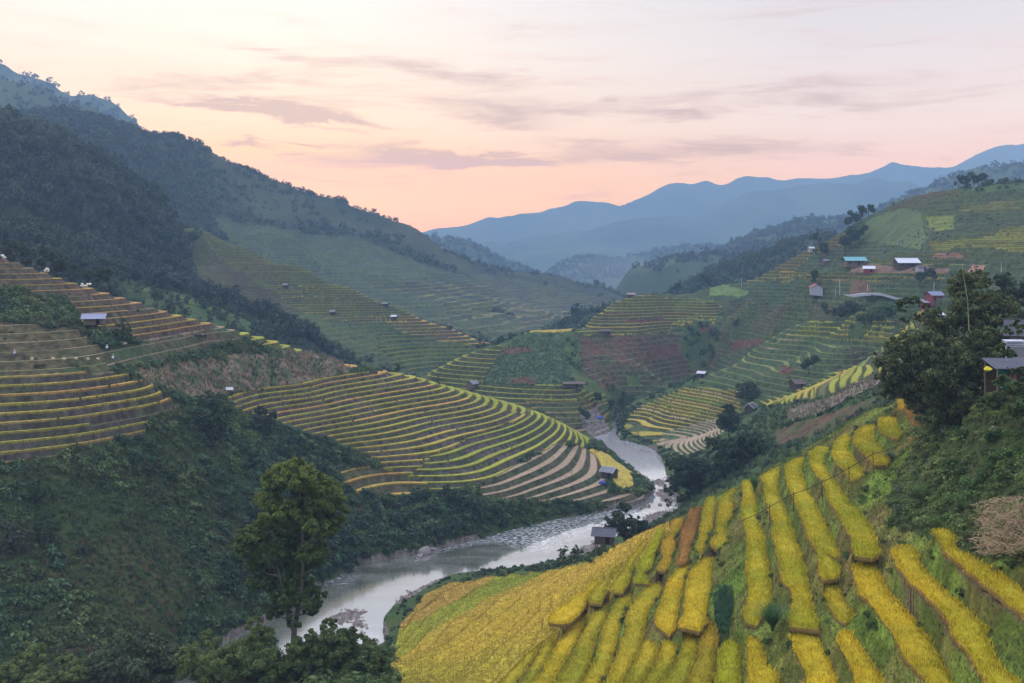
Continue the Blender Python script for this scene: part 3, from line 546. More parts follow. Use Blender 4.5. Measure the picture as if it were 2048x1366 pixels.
terrace('near_spur', [(880, 900), (1010, 850), (1060, 835), (1130, 850), (1170, 885), (1110, 890), (1050, 915), (990, 955), (900, 985), (780, 985), (820, 950)], 1.17, .55, .56, [c3(.22, .24, .04), c3(.30, .29, .045)], [2, 1], 181, 500, .01, riser=c3(.090, .073, .064), riser2=c3(.060, .070, .032), wob=.10)
brown = [(1110, 888), (1160, 890), (1200, 905), (1215, 935), (1215, 985), (1310, 985), (1300, 1000), (1240, 1016), (1120, 1030), (1050, 1036), (1030, 1005), (960, 990), (960, 968), (1050, 918)]
terrace('near_spur', brown, 1.3, .06, .62, [STUB, STUB * .85, STUB * 1.05], [1, 1, 1], 191, 600, .0, riser=c3(.075, .07, .040), riser2=c3(.055, .07, .03), wob=.08, hskew=1)
patch('near_spur', [(1178, 898), (1205, 905), (1240, 930), (1262, 948), (1268, 975), (1240, 984), (1226, 975), (1222, 950), (1200, 925)], RY * .95, .35, 1.0, 1, .6)
terrace('near_spur', [(672, 946), (760, 932), (800, 942), (856, 966), (860, 985), (760, 996), (700, 985)], 1.9, .7, .55, [RO * .8, c3(.38, .28, .07)], [1, 1], 201, 500, .0, wob=.05)
# --- middle spur (L2)
terrace('middle_spur', [(235, 430), (400, 470), (440, 520), (560, 590), (600, 625), (430, 600), (330, 580), (240, 480)], 1.5, .3, .5, [c3(.13, .085, .06), c3(.16, .10, .07), c3(.10, .10, .05)], [3, 2, 2], 301, 260, .05, riser=c3(.065, .055, .035), wob=.12, rim=c3(.22, .17, .06))
terrace('middle_spur', [(400, 455), (500, 494), (600, 528), (700, 570), (790, 608), (850, 640), (720, 645), (600, 625), (560, 590), (440, 520)], 1.4, .45, .55, [RY * .8, RG * .8, c3(.26, .20, .07), RO * .7], [3, 4, 3, 1], 311, 220, .05, riser=c3(.06, .068, .038), wob=.12)
terrace('middle_spur', [(770, 640), (850, 632), (900, 650), (1000, 688), (960, 700), (870, 680), (800, 660)], 1.7, .45, .66, [RO * .85, RY * .8, STUB * .9], [3, 2, 2], 321, 120, .04, wob=.2)
terrace('middle_spur', [(750, 655), (870, 676), (970, 694), (930, 715), (860, 748), (790, 735), (760, 700)], 1.9, .5, .5, [RG * .75, c3(.16, .19, .04)], [2, 1], 331, 260, .05, riser=c3(.04, .062, .028), wob=.12)
# --- long mountain (L4)
terrace('long_mountain', [(690, 560), (760, 570), (900, 545), (960, 560), (1010, 600), (1015, 640), (900, 640), (880, 600)], 3.0, .4, .55, [c3(.12, .13, .05), RY * .55], [2, 1], 401, 300, .1, riser=c3(.05, .055, .035), wob=.1)
terrace('long_mountain', [(960, 545), (1100, 570), (1225, 604), (1160, 640), (1040, 650), (1010, 600)], 2.6, .3, .5, [c3(.12, .09, .05), c3(.18, .14, .06), c3(.10, .12, .05)], [2, 1, 2], 411, 300, .1, riser=c3(.055, .05, .035), wob=.1)
terrace('long_mountain', [(480, 470), (600, 460), (640, 540), (700, 590), (650, 590), (560, 530), (480, 500)], 3.0, .3, .5, [c3(.10, .12, .05)], [1], 421, 300, .1, riser=c3(.05, .06, .035), wob=.1)
# --- farm hillside and knoll (C, R1)
terrace('farm_hillside', [(850, 745), (930, 708), (1000, 690), (1005, 705), (985, 735), (965, 765), (1130, 768), (1210, 790), (1225, 840), (1100, 840), (900, 800)], 1.7, .55, .55, [RG * .9, c3(.27, .27, .05), RY * .7], [3, 2, 1], 501, 300, .03, riser=c3(.055, .06, .032), wob=.1)
terrace('farm_hillside', [(1050, 800), (1225, 800), (1215, 868), (1150, 868)], 1.8, .3, .5, [c3(.20, .13, .07), RY * .6, c3(.13, .14, .05)], [2, 1, 2], 506, 260, .05, riser=c3(.085, .055, .036), wob=.1)
patch('farm_hillside', [(1010, 695), (1050, 672), (1125, 665), (1130, 700), (1145, 765), (1030, 772), (965, 764), (985, 730), (1000, 706)], c3(.070, .10, .045), .8, 1.3, 2, .3, col2=c3(.045, .07, .035), s2=2.0, rough=.6)
patch('farm_hillside', [(1000, 697), (1060, 697), (1066, 706), (1000, 708)], SOIL, .3, 2)
patch('farm_hillside', [(1020, 758), (1070, 758), (1072, 768), (1020, 767)], SOIL, .3, 2)
patch('farm_hillside', [(1040, 652), (1160, 648), (1160, 662), (1110, 666), (1045, 666)], RY * .8, .3, 2, 1, .3)
terrace('farm_hillside', [(1145, 660), (1180, 632), (1225, 604), (1265, 590), (1400, 600), (1450, 606), (1440, 625), (1420, 662), (1240, 668), (1150, 668)], 1.55, .5, .58, [RG * .95, RY * .85, c3(.28, .28, .05)], [3, 2, 2], 511, 260, .05, riser=c3(.07, .06, .035), wob=.08)
terrace('farm_hillside', [(1160, 670), (1450, 664), (1480, 700), (1400, 745), (1330, 765), (1280, 790), (1220, 790), (1160, 740)], 2.3, .1, .33, [c3(.10, .15, .05), c3(.13, .10, .05)], [3, 1], 521, 260, .08, riser=c3(.060, .062, .034), riser2=c3(.10, .055, .035), wob=.2)
terrace('farm_hillside', [(1440, 600), (1680, 605), (1660, 640), (1560, 668), (1460, 660)], 1.7, .2, .5, [c3(.12, .10, .06), c3(.16, .13, .06)], [1, 1], 531, 300, .05, riser=c3(.05, .055, .032), wob=.06)
terrace('farm_hillside', [(1490, 562), (1562, 524), (1600, 505), (1635, 500), (1600, 530), (1580, 560), (1500, 562)], 2.1, .8, .6, [RY * .9, RO * .6], [2, 1], 541, 200, .02, wob=.05)
terrace('farm_hillside', [(1620, 500), (1671, 472), (1705, 462), (1690, 485), (1650, 510)], 2.1, .8, .6, [RY * .8, RO * .6], [2, 1], 546, 200, .02, wob=.05)
terrace('farm_hillside', [(1560, 545), (1700, 545), (1890, 545), (1890, 558), (1700, 562), (1560, 562)], 1.8, .6, .55, [RY * .75, RG * .8], [2, 1], 551, 400, .02, riser=c3(.05, .06, .03), wob=.03)
terrace('farm_hillside', [(1730, 520), (1760, 512), (1930, 510), (1930, 530), (1740, 530)], 2.2, .6, .4, [RY * .7, RG * .7], [1, 1], 556, 500, .1, riser=c3(.05, .06, .03), wob=.03)
terrace('farm_hillside', [(1830, 380), (1912, 376), (1925, 384), (1830, 412), (1790, 420), (1760, 432)], 1.7, .3, .5, [RO * .5, c3(.12, .12, .05)], [1, 2], 561, 200, .03, wob=.05)
terrace('farm_hillside', [(1840, 412), (1925, 384), (2370, 370), (2370, 600), (2048, 545), (1860, 500), (1850, 470)], 2.3, .3, .5, [c3(.14, .17, .05), c3(.10, .12, .045), c3(.22, .22, .05)], [2, 2, 1], 566, 260, .05, riser=c3(.055, .068, .033), wob=.08)
terrace('farm_hillside', [(1855, 484), (1990, 470), (2000, 455), (2370, 440), (2370, 500), (1870, 502)], 1.0, .35, .75, [RY * .62, RG * .9], [3, 2], 571, 300, .03, riser=c3(.12, .14, .04), wob=.05)
terrace('farm_hillside', [(1920, 415), (2040, 398), (2040, 412), (1920, 424)], 1.7, .35, .6, [RY * .6], [1], 576, 300, .03, riser=c3(.12, .12, .04), wob=.05)
patch('farm_hillside', [(1700, 470), (1740, 440), (1800, 415), (1850, 425), (1858, 470), (1840, 500), (1780, 490), (1720, 480)], c3(.095, .125, .045), .3, 5, 2, .0, col2=c3(.075, .10, .04), s2=12)
patch('farm_hillside', [(1850, 430), (1910, 432), (1908, 455), (1860, 460)], c3(.16, .19, .045), .3, 3, 2)
patch('farm_hillside', [(1945, 530), (1972, 528), (1958, 558), (1925, 562)], c3(.30, .16, .10), .3, 2)
patch('farm_hillside', [(1870, 506), (1925, 505), (1930, 513), (1865, 514)], c3(.22, .12, .08), .3, 2)
patch('farm_hillside', [(1700, 560), (1740, 560), (1745, 590), (1700, 592)], c3(.12, .075, .045), .3, 2)
patch('farm_hillside', [(1700, 528), (1900, 535), (1900, 546), (1700, 546)], c3(.16, .10, .07), .5, 2)
patch('farm_hillside', [(1420, 574), (1450, 568), (1500, 584), (1490, 592), (1420, 592)], c3(.12, .17, .05), .4, 2)
for pl in ([(1300, 690), (1360, 686), (1365, 712), (1290, 718)], [(1180, 695), (1200, 690), (1205, 705), (1180, 708)], [(1470, 680), (1530, 675), (1520, 690), (1460, 700)], [(1250, 640), (1320, 634), (1330, 640), (1250, 648)], [(1400, 655), (1430, 655), (1430, 663), (1400, 664)]):
    patch('farm_hillside', pl, SOIL * .8, .5, 2)
# --- right spur (R2)
terrace('right_spur', [(1570, 668), (1640, 636), (1700, 622), (1860, 612), (1830, 690), (1740, 682), (1620, 672)], 1.9, .6, .62, [RY * 1.0, RG * 1.1, c3(.34, .34, .05)], [2, 2, 2], 601, 420, .03, riser=c3(.075, .10, .035), wob=.08)
terrace('right_spur', [(1525, 700), (1575, 668), (1620, 672), (1590, 690), (1545, 700)], 2.0, .1, .5, [STUB, c3(.14, .16, .05)], [1, 1], 606, 80, .1, riser=c3(.08, .11, .04), wob=.1)
terrace('right_spur', [(1560, 745), (1640, 690), (1760, 690), (1830, 700), (1760, 730), (1700, 750), (1620, 765)], 2.1, .15, .36, [c3(.16, .20, .055)], [1], 611, 500, .02, riser=c3(.075, .062, .038), riser2=c3(.06, .085, .035), wob=.1)
terrace('right_spur', [(1600, 780), (1680, 740), (1760, 722), (1770, 740), (1700, 775), (1640, 800), (1540, 812), (1500, 808)], 1.1, .45, .68, [RY * .9, RG, c3(.34, .34, .05)], [3, 2, 2], 616, 90, .05, riser=c3(.06, .075, .03), wob=.2)
terrace('right_spur', [(1245, 862), (1262, 826), (1330, 790), (1380, 772), (1480, 780), (1480, 826), (1430, 850), (1440, 880), (1400, 905), (1340, 895), (1290, 880)], 1.15, .45, .72, [RY * .85, c3(.20, .28, .045), RY * .95, c3(.36, .27, .12)], [3, 1.2, 2, 1.5], 621, 330, .02, riser=c3(.06, .075, .032), wob=.25)
terrace('right_spur', [(1310, 890), (1330, 862), (1400, 845), (1440, 835), (1450, 860), (1420, 890), (1380, 915)], .75, .04, .62, [STUB * 1.1], [1], 626, 400, .0, riser=c3(.06, .10, .035), riser2=c3(.05, .09, .03), wob=.25)
patch('right_spur', [(1570, 822), (1650, 805), (1720, 770), (1770, 752), (1770, 768), (1690, 805), (1640, 830), (1580, 842)], c3(.28, .21, .17), .7, 1.2, 2, .5, col2=c3(.12, .13, .06), s2=3, rough=.6)
patch('right_spur', [(1545, 870), (1590, 845), (1660, 830), (1740, 800), (1790, 780), (1740, 812), (1680, 845), (1600, 880), (1560, 885)], c3(.12, .068, .045), .6, 2, 2, 0, col2=c3(.075, .085, .035), s2=5)
patch('right_spur', [(1768, 620), (1860, 617), (1872, 632), (1775, 637)], RY * .9, .3, 1.5, 1, .4)
for pl in ([(1560, 735), (1590, 730), (1580, 750), (1555, 750)],): patch('right_spur', pl, SOIL * .8, .5, 2)
# faint older terraces over the rest of the farmed slopes
terrace('right_spur', [(1380, 600), (2400, 590), (2400, 720), (1860, 740), (1760, 750), (1560, 810), (1500, 800), (1440, 790), (1400, 760)], 2.0, .12, .38, [c3(.13, .17, .05), c3(.11, .15, .045), c3(.19, .19, .06)], [3, 2, 1], 651, 300, .15, riser=c3(.062, .080, .034), riser2=c3(.055, .085, .034), wob=.5, wild=True)
terrace('farm_hillside', [(1150, 580), (1500, 540), (1700, 420), (2400, 330), (2400, 700), (1700, 700), (1500, 760), (1230, 800), (1150, 700)], 2.2, .12, .36, [c3(.11, .15, .05), c3(.10, .13, .045), c3(.15, .15, .06)], [3, 2, 1], 652, 300, .2, riser=c3(.060, .076, .034), riser2=c3(.052, .078, .034), wob=.5, wild=True)
terrace('middle_spur', [(400, 455), (1010, 680), (860, 760), (700, 712), (620, 665), (540, 620), (430, 598)], 2.0, .12, .36, [c3(.10, .14, .05)], [1], 653, 300, .2, riser=c3(.055, .072, .034), wob=.5, wild=True)
terrace('long_mountain', [(420, 430), (620, 470), (700, 470), (880, 540), (1100, 570), (1240, 605), (1000, 690), (640, 600), (480, 500)], 3.2, .15, .4, [c3(.08, .11, .045), c3(.11, .11, .05)], [2, 1], 654, 300, .2, riser=c3(.05, .068, .035), wob=.5, wild=True)
# --- near hillside lower slope
mF = (hid == fid)
low = [(790, 1330), (800, 1255), (850, 1195), (905, 1160), (960, 1156), (1100, 1140), (1180, 1118), (1240, 1082), (1300, 1052), (1420, 1002), (1500, 950), (1620, 880), (1700, 830), (1790, 790), (1840, 800), (1780, 900), (1640, 960), (1480, 1000), (1400, 1060), (1300, 1130), (1200, 1230), (1080, 1300), (960, 1420), (780, 1420)]
ricepoly = [(782, 1335), (800, 1250), (850, 1192), (900, 1166), (960, 1160), (1100, 1146), (1180, 1122), (1245, 1085), (1300, 1060), (1330, 1046), (1345, 1060), (1250, 1160), (1200, 1230), (1080, 1300), (960, 1420), (770, 1420)]
def near_rice():
    m_ = mF & inpoly(U, V, ricepoly)
    x, y = GX[m_], GY[m_]; zb = HB[m_]; step = 1.25
    q = (zb + .5 * fbm(x, y, 18, 3, 700)) / step; k = np.floor(q); f = q - k
    z = (k + np.clip((f - .72) / .28, 0, 1) * .95) * step + .75 + .16 * fbm(x, y, 1.0, 2, 701)
    H[m_] = z
    t = np.clip(.5 + 1.2 * fbm(x, y, 24, 3, 702) + .0 * f, 0, 1)
    hv = hash1(k, 3.3)
    v = V[m_]; u = U[m_]
    line = 1316 + 9 * fbm(x, y, 22, 3, 705) - (u - 795) * .507 - 26 * np.sin(np.clip((u - 795) / 383, 0, 1) * 3.14)      # upper edge of the dense yellow band
    yel = v > line
    green = (~yel) & ((u - 800) * .75 + 1270 > v - 30 + 0 * u) 
    bank = (~yel) & (u < 1000) & (v - 1150 < (1000 - u) * .55 + 12 * (hv - .5)) & (u - 800 < (1260 - v) * 1.9 + 120)
    c = np.where(yel[:, None], c3(.46, .325, .040) * (1 - t[:, None]) + c3(.29, .255, .030) * t[:, None], c3(.20, .235, .030) * (1 - t[:, None]) + c3(.30, .28, .035) * t[:, None])
    c = np.where(bank[:, None], c3(.36, .24, .05)[None] * np.ones_like(c), c)
    near_line = np.exp(-((v - line - 16) / 18) ** 2) * yel
    c = c * (1 - .45 * near_line[:, None]) + c3(.55, .36, .06) * .45 * near_line[:, None]
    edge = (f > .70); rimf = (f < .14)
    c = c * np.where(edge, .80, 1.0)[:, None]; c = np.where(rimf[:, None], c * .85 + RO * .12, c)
    c = c * (.9 + .2 * hv)[:, None] * (1 + .22 * fbm(x, y, .9, 2, 703))[:, None]
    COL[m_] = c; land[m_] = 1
    return m_
NR_M = near_rice()
# ground beside and between the paddies
bank = mF & (land == 0) & inpoly(U, V, [(1230, 1110), (1300, 1050), (1420, 1000), (1500, 945), (1620, 880), (1700, 830), (1800, 800), (1840, 880), (1790, 960), (1780, 1050), (1960, 1110), (2400, 1200), (2400, 1800), (800, 1800), (960, 1300), (1100, 1200)])
x, y = GX[bank], GY[bank]
t = np.clip(.38 + 1.5 * fbm(x, y, 9, 3, 710), 0, 1)[:, None]; t2 = np.clip(.5 + 2 * fbm(x, y, 2.0, 3, 712), 0, 1)[:, None]
COL[bank] = (c3(.130, .185, .028) * (1 - t) + c3(.165, .125, .038) * t) * (.7 + .6 * t2)
land[bank] = 5
H[bank] += (.28 * fbm(x, y, 1.4, 3, 714)).astype(np.float32)
for p in paddies:
    m_ = mF & inpoly(GX, GY, p['xy'])
    H[m_] = np.minimum(H[m_], p['z'] - RICE_H - .02); land[m_] = 6; COL[m_] = STUBD
cp_xy = np.array([PZ(u, v, CAMZ - CROP_PATCH[0])[:2] for u, v in outline(CROP_PATCH[1])])
m_ = mF & inpoly(GX, GY, cp_xy); land[m_] = 6; COL[m_] = WILD * .7
m_ = (hid == names_id['near_spur']) & (land == 0) & (H > 1); COL[m_] *= .62  # dark understory ground, with the shadows between bushes put into its colour
m_ = mF & (land == 0) & (U > 1300); COL[m_] *= .75  # same shade painted into the ground under the right-hand weeds
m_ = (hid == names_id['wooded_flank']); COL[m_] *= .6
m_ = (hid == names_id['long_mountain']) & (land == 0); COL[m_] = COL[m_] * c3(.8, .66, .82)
# river gravel
m_ = gravel > .5
gn = hash1(np.floor(GX[m_] * 2.2) * 13.7 + np.floor(GY[m_] * 2.2) * 7.1)
COL[m_] = (c3(.17, .145, .125)[None] * (.45 + .9 * gn)[:, None]); land[m_] = 4
m_ = (H < -.3); COL[m_] = c3(.10, .10, .075); land[m_] = 4
# the road on the farm hillside
ROAD = [P(1690, 592, 418), P(1700, 590, 418), P(1760, 594, 408), P(1830, 600, 398), P(1900, 606, 385), P(2000, 612, 370)]
def sampleH(x, y, arr=None):
    A = H if arr is None else arr
    x = np.atleast_1d(np.asarray(x, float)); y = np.atleast_1d(np.asarray(y, float))
    r = np.clip(np.searchsorted(YR, y, side='right') - 1, 0, NR - 2); fr = np.clip((y - YR[r]) / (YR[r + 1] - YR[r]), 0, 1)
    c = (x / y - TC[0]) / (TC[1] - TC[0]); c0 = np.clip(np.floor(c).astype(int), 0, NC - 2); fcx = np.clip(c - c0, 0, 1)
    return (A[r, c0] * (1 - fcx) + A[r, c0 + 1] * fcx) * (1 - fr) + (A[r + 1, c0] * (1 - fcx) + A[r + 1, c0 + 1] * fcx) * fr
def sampleI(A, x, y):
    x = np.atleast_1d(np.asarray(x, float)); y = np.atleast_1d(np.asarray(y, float))
    r = np.clip(np.searchsorted(YR, y), 0, NR - 1); c = np.clip(np.round((x / y - TC[0]) / (TC[1] - TC[0])).astype(int), 0, NC - 1)
    return A[r, c]

def hit(u, v, Y=None, y0=58.0):
    """depth at which the line of sight (u, v) meets the ground"""
    yy = YR[YR > y0]; x = (u - CX) / F * yy; z = CAMZ - (v - HY) / F * yy; g = sampleH(x, yy); k = np.nonzero(g >= z)[0]
    if not len(k): return Y
    y = float(yy[k[0]])
    if Y and not (.78 < y / Y < 1.28): print('depth differs', u, v, Y, round(y)); return Y
    return y
# ------------------------------------------------------------------ materials
def new_mat(name):
    mt = bpy.data.materials.new(name); mt.use_nodes = True
    nt = mt.node_tree; b = nt.nodes['Principled BSDF']; return mt, nt, b
def attr_mat(name, rough=.9, noise=(), bumps=(), spec=.1, transl=0.0, attr='Col'):
    mt, nt, b = new_mat(name); N = nt.nodes; L = nt.links
    a = N.new('ShaderNodeAttribute'); a.attribute_name = attr; col = a.outputs['Color']
    tc = N.new('ShaderNodeNewGeometry')
    for sc, amt, det in noise:
        q = N.new('ShaderNodeTexNoise'); q.inputs['Scale'].default_value = sc; q.inputs['Detail'].default_value = det; L.new(tc.outputs['Position'], q.inputs['Vector'])
        mr_ = N.new('ShaderNodeMapRange'); mr_.inputs[1].default_value = .25; mr_.inputs[2].default_value = .75; mr_.inputs[3].default_value = 1 - amt; mr_.inputs[4].default_value = 1 + amt; L.new(q.outputs['Fac'], mr_.inputs[0])
        mx = N.new('ShaderNodeMix'); mx.data_type = 'RGBA'; mx.blend_type = 'MULTIPLY'; mx.inputs[0].default_value = 1; L.new(col, mx.inputs[6]); L.new(mr_.outputs[0], mx.inputs[7]); col = mx.outputs[2]
    L.new(col, b.inputs['Base Color']); b.inputs['Roughness'].default_value = rough; b.inputs['Specular IOR Level'].default_value = spec
    for sc, dist in bumps:
        q = N.new('ShaderNodeTexNoise'); q.inputs['Scale'].default_value = sc; q.inputs['Detail'].default_value = 4; L.new(tc.outputs['Position'], q.inputs['Vector'])
        bp = N.new('ShaderNodeBump'); bp.inputs['Distance'].default_value = dist; bp.inputs['Strength'].default_value = .8; L.new(q.outputs['Fac'], bp.inputs['Height']); L.new(bp.outputs[0], b.inputs['Normal'])
    if transl > 0:
        tr = N.new('ShaderNodeBsdfTranslucent'); L.new(col, tr.inputs[0]); ms = N.new('ShaderNodeMixShader'); ms.inputs[0].default_value = transl
        L.new(b.outputs[0], ms.inputs[1]); L.new(tr.outputs[0], ms.inputs[2]); L.new(ms.outputs[0], N['Material Output'].inputs[0])
    return mt
def plain(name, col, rough=.8, spec=.2, noise=0.0, nscale=3.0, metal=0.0, stretch=(1, 1, 1)):
    mt, nt, b = new_mat(name); b.inputs['Base Color'].default_value = (*col, 1); b.inputs['Roughness'].default_value = rough; b.inputs['Specular IOR Level'].default_value = spec; b.inputs['Metallic'].default_value = metal
    if noise:
        N = nt.nodes; L = nt.links; tc = N.new('ShaderNodeTexCoord'); mp = N.new('ShaderNodeMapping'); mp.inputs['Scale'].default_value = stretch; L.new(tc.outputs['Object'], mp.inputs[0])
        q = N.new('ShaderNodeTexNoise'); q.inputs['Scale'].default_value = nscale; q.inputs['Detail'].default_value = 5; L.new(mp.outputs[0], q.inputs['Vector'])
        mx = N.new('ShaderNodeMix'); mx.data_type = 'RGBA'; mx.inputs[6].default_value = (*[c * (1 - noise) for c in col], 1); mx.inputs[7].default_value = (*[min(1, c * (1 + noise)) for c in col], 1)
        L.new(q.outputs['Fac'], mx.inputs[0]); L.new(mx.outputs[2], b.inputs['Base Color'])
    return mt
M_GROUND = attr_mat('hillside', .95, noise=((.9, .28, 3), (3.5, .30, 2)), bumps=((2.2, .35),), spec=.06)
M_LEAF = attr_mat('foliage', .70, spec=.22, transl=.38)
M_RICE = attr_mat('rice', .85, spec=.12, transl=.2, noise=((1.2, .15, 2),))

def mesh_np(name, verts, faces, mat, cols=None, parent=None, smooth=False):
    """faces: (n,3) or (n,4) int array; cols: per-vertex rgb"""
    me = bpy.data.meshes.new(name); faces = np.asarray(faces); k = faces.shape[1]; nf = len(faces)
    me.vertices.add(len(verts)); me.vertices.foreach_set('co', np.asarray(verts, np.float32).ravel())
    me.loops.add(nf * k); me.loops.foreach_set('vertex_index', faces.astype(np.int32).ravel())
    me.polygons.add(nf); me.polygons.foreach_set('loop_start', np.arange(0, nf * k, k, dtype=np.int32))
    try: me.polygons.foreach_set('loop_total', np.full(nf, k, np.int32))
    except Exception: pass
    me.update(calc_edges=True)
    if cols is not None:
        at = me.color_attributes.new('Col', 'FLOAT_COLOR', 'POINT'); c4 = np.ones((len(verts), 4), np.float32); c4[:, :3] = cols; at.data.foreach_set('color', c4.ravel())
    me.polygons.foreach_set('use_smooth', np.full(nf, smooth))
    me.materials.append(mat)
    o = bpy.data.objects.new(name, me); S.collection.objects.link(o)
    if parent is not None: o.parent = parent
    return o
def tag(o, label=None, cat=None, group=None, kind=None):
    if label: o['label'] = label
    if cat: o['category'] = cat
    if group: o['group'] = group
    if kind: o['kind'] = kind
    return o
qi = np.arange(NR * NC).reshape(NR, NC)
q4 = np.stack([qi[:-1, :-1], qi[:-1, 1:], qi[1:, 1:], qi[1:, :-1]], -1)
own = hid[:-1, :-1].copy(); VV = np.stack([GX, GY, H], -1).reshape(-1, 3); CF = np.clip(COL, .004, .9).reshape(-1, 3)
skip = (VV[:, 2].reshape(NR, NC)[:-1, :-1] < -2.6)
HILLNAME = {'near_spur': ('hill', 'terraced spur across the river'), 'near_hillside': ('hillside', 'near hillside'), 'wooded_flank': ('wooded_hillside', ''), 'long_mountain': ('mountain', ''), 'far_mountains': ('distant_mountains', ''),
            'middle_spur': ('terraced_hill', ''), 'farm_hillside': ('farm_hillside', ''), 'right_spur': ('river_spur_hill', '')}
for i in [-1] + list(range(len(names))):
    f = q4[(own == i) & ~skip]
    if not len(f): continue
    used = np.zeros(NR * NC, bool); used[f.ravel()] = True; re = np.cumsum(used) - 1
    nm = 'valley_floor' if i < 0 else HILLNAME.get(names[i], (names[i], ''))[0]
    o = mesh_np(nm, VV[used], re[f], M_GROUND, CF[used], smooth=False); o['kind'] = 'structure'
del q4, VV, CF
# low ground all round, far enough to reach the horizon in every direction
def apron():
    v, f = [], []
    R0 = 60.0
    for k, (rad, z) in enumerate(((30, 20), (200, -8), (1200, -6), (9000, -10))):
        for a in range(48): v.append((rad * math.cos(a / 48 * 2 * math.pi), rad * math.sin(a / 48 * 2 * math.pi) - 60, z if k else 60))
    for k in range(3):
        for a in range(48): b = (a + 1) % 48; f.append((k * 48 + a, (k + 1) * 48 + a, (k + 1) * 48 + b, k * 48 + b))
    o = mesh_np('ground', np.array(v), np.array(f), M_GROUND, np.tile(WILD, (len(v), 1))); o['kind'] = 'structure'
# ------------------------------------------------------------------ river
def river():
    q = RIVER; c = q.mean(0)
    big = []
    # a sheet that tucks under both banks
    xs = []; faces = []; verts = []
    L_ = np.array(rl); R_ = np.array(rr)
    def resamp(p, n):
        d = np.concatenate([[0], np.cumsum(np.hypot(*np.diff(p, axis=0).T))]); t = np.linspace(0, d[-1], n)
        return np.stack([np.interp(t, d, p[:, 0]), np.interp(t, d, p[:, 1])], -1)
    n = 90; A = resamp(L_, n); B = resamp(R_, n); m = 7
    for i in range(n):
        ab = B[i] - A[i]; w = np.hypot(*ab) + 1e-6; e = ab / w * 7.0
        a = A[i] - e; b = B[i] + e
        for j in range(m): p = a + (b - a) * j / (m - 1); verts.append((p[0], p[1], 0.0))
    for i in range(n - 1):
        for j in range(m - 1): s = i * m + j; faces.append((s, s + 1, s + m + 1, s + m))
    mt, nt, b = new_mat('river_water'); N = nt.nodes; L = nt.links
    geo = N.new('ShaderNodeNewGeometry')
    def nz(scale, det, rot, st, dist=0.0):
        mp = N.new('ShaderNodeMapping'); mp.inputs['Rotation'].default_value = (0, 0, R(rot)); mp.inputs['Scale'].default_value = (*st, 1); L.new(geo.outputs['Position'], mp.inputs[0])
        q = N.new('ShaderNodeTexNoise'); q.inputs['Scale'].default_value = scale; q.inputs['Detail'].default_value = det; q.inputs['Distortion'].default_value = dist; L.new(mp.outputs[0], q.inputs['Vector']); return q.outputs['Fac']
    flow = nz(.10, 5, -35, (.5, 1.0), 1.5); fine = nz(1.3, 4, -35, (.7, 1.0), .5); rap = nz(.035, 3, 0, (1, 1), 0)
    cr = N.new('ShaderNodeValToRGB'); e = cr.color_ramp.elements; e[0].position = .40; e[0].color = (.085, .09, .065, 1); e[1].position = .70; e[1].color = (.20, .20, .17, 1); L.new(flow, cr.inputs[0])
    # broken white water where the river is shallow and quick
    mr = N.new('ShaderNodeMapRange'); mr.inputs[1].default_value = .50; mr.inputs[2].default_value = .66; 
    sp = N.new('ShaderNodeSeparateXYZ'); L.new(geo.outputs['Position'], sp.inputs[0]); up = N.new('ShaderNodeMapRange'); up.inputs[1].default_value = 235; up.inputs[2].default_value = 285; up.inputs[3].default_value = -.10; up.inputs[4].default_value = .14; L.new(sp.outputs[1], up.inputs[0])
    ra = N.new('ShaderNodeMath'); ra.operation = 'ADD'; L.new(rap, ra.inputs[0]); L.new(up.outputs[0], ra.inputs[1]); L.new(ra.outputs[0], mr.inputs[0])
    fo = N.new('ShaderNodeMapRange'); fo.inputs[1].default_value = .44; fo.inputs[2].default_value = .66; L.new(fine, fo.inputs[0])
    mu = N.new('ShaderNodeMath'); mu.operation = 'MULTIPLY'; L.new(mr.outputs[0], mu.inputs[0]); L.new(fo.outputs[0], mu.inputs[1])
    mx = N.new('ShaderNodeMix'); mx.data_type = 'RGBA'; L.new(mu.outputs[0], mx.inputs[0]); L.new(cr.outputs[0], mx.inputs[6]); mx.inputs[7].default_value = (.78, .78, .80, 1)
    uw = N.new('ShaderNodeMapRange'); uw.inputs[1].default_value = 305; uw.inputs[2].default_value = 345; uw.inputs[3].default_value = 0; uw.inputs[4].default_value = .8; L.new(sp.outputs[1], uw.inputs[0])
    mx2 = N.new('ShaderNodeMix'); mx2.data_type = 'RGBA'; L.new(uw.outputs[0], mx2.inputs[0]); L.new(mx.outputs[2], mx2.inputs[6]); mx2.inputs[7].default_value = (.50, .49, .50, 1); mx = mx2  # upstream white water, with sky glare lifted into the base colour
    L.new(mx.outputs[2], b.inputs['Base Color']); b.inputs['Roughness'].default_value = .10; b.inputs['Specular IOR Level'].default_value = 1.0; b.inputs['IOR'].default_value = 1.7; b.inputs['Coat Weight'].default_value = 1.0; b.inputs['Coat IOR'].default_value = 1.7; b.inputs['Coat Roughness'].default_value = .06
    bs = N.new('ShaderNodeMath'); bs.operation = 'MULTIPLY_ADD'; L.new(mr.outputs[0], bs.inputs[0]); bs.inputs[1].default_value = .16; bs.inputs[2].default_value = .035
    bp = N.new('ShaderNodeBump'); L.new(bs.outputs[0], bp.inputs['Strength']); bp.inputs['Distance'].default_value = .12; L.new(fine, bp.inputs['Height']); L.new(bp.outputs[0], b.inputs['Normal'])
    o = mesh_np('river', np.array(verts), np.array(faces), mt, smooth=True); o['kind'] = 'structure'
river()
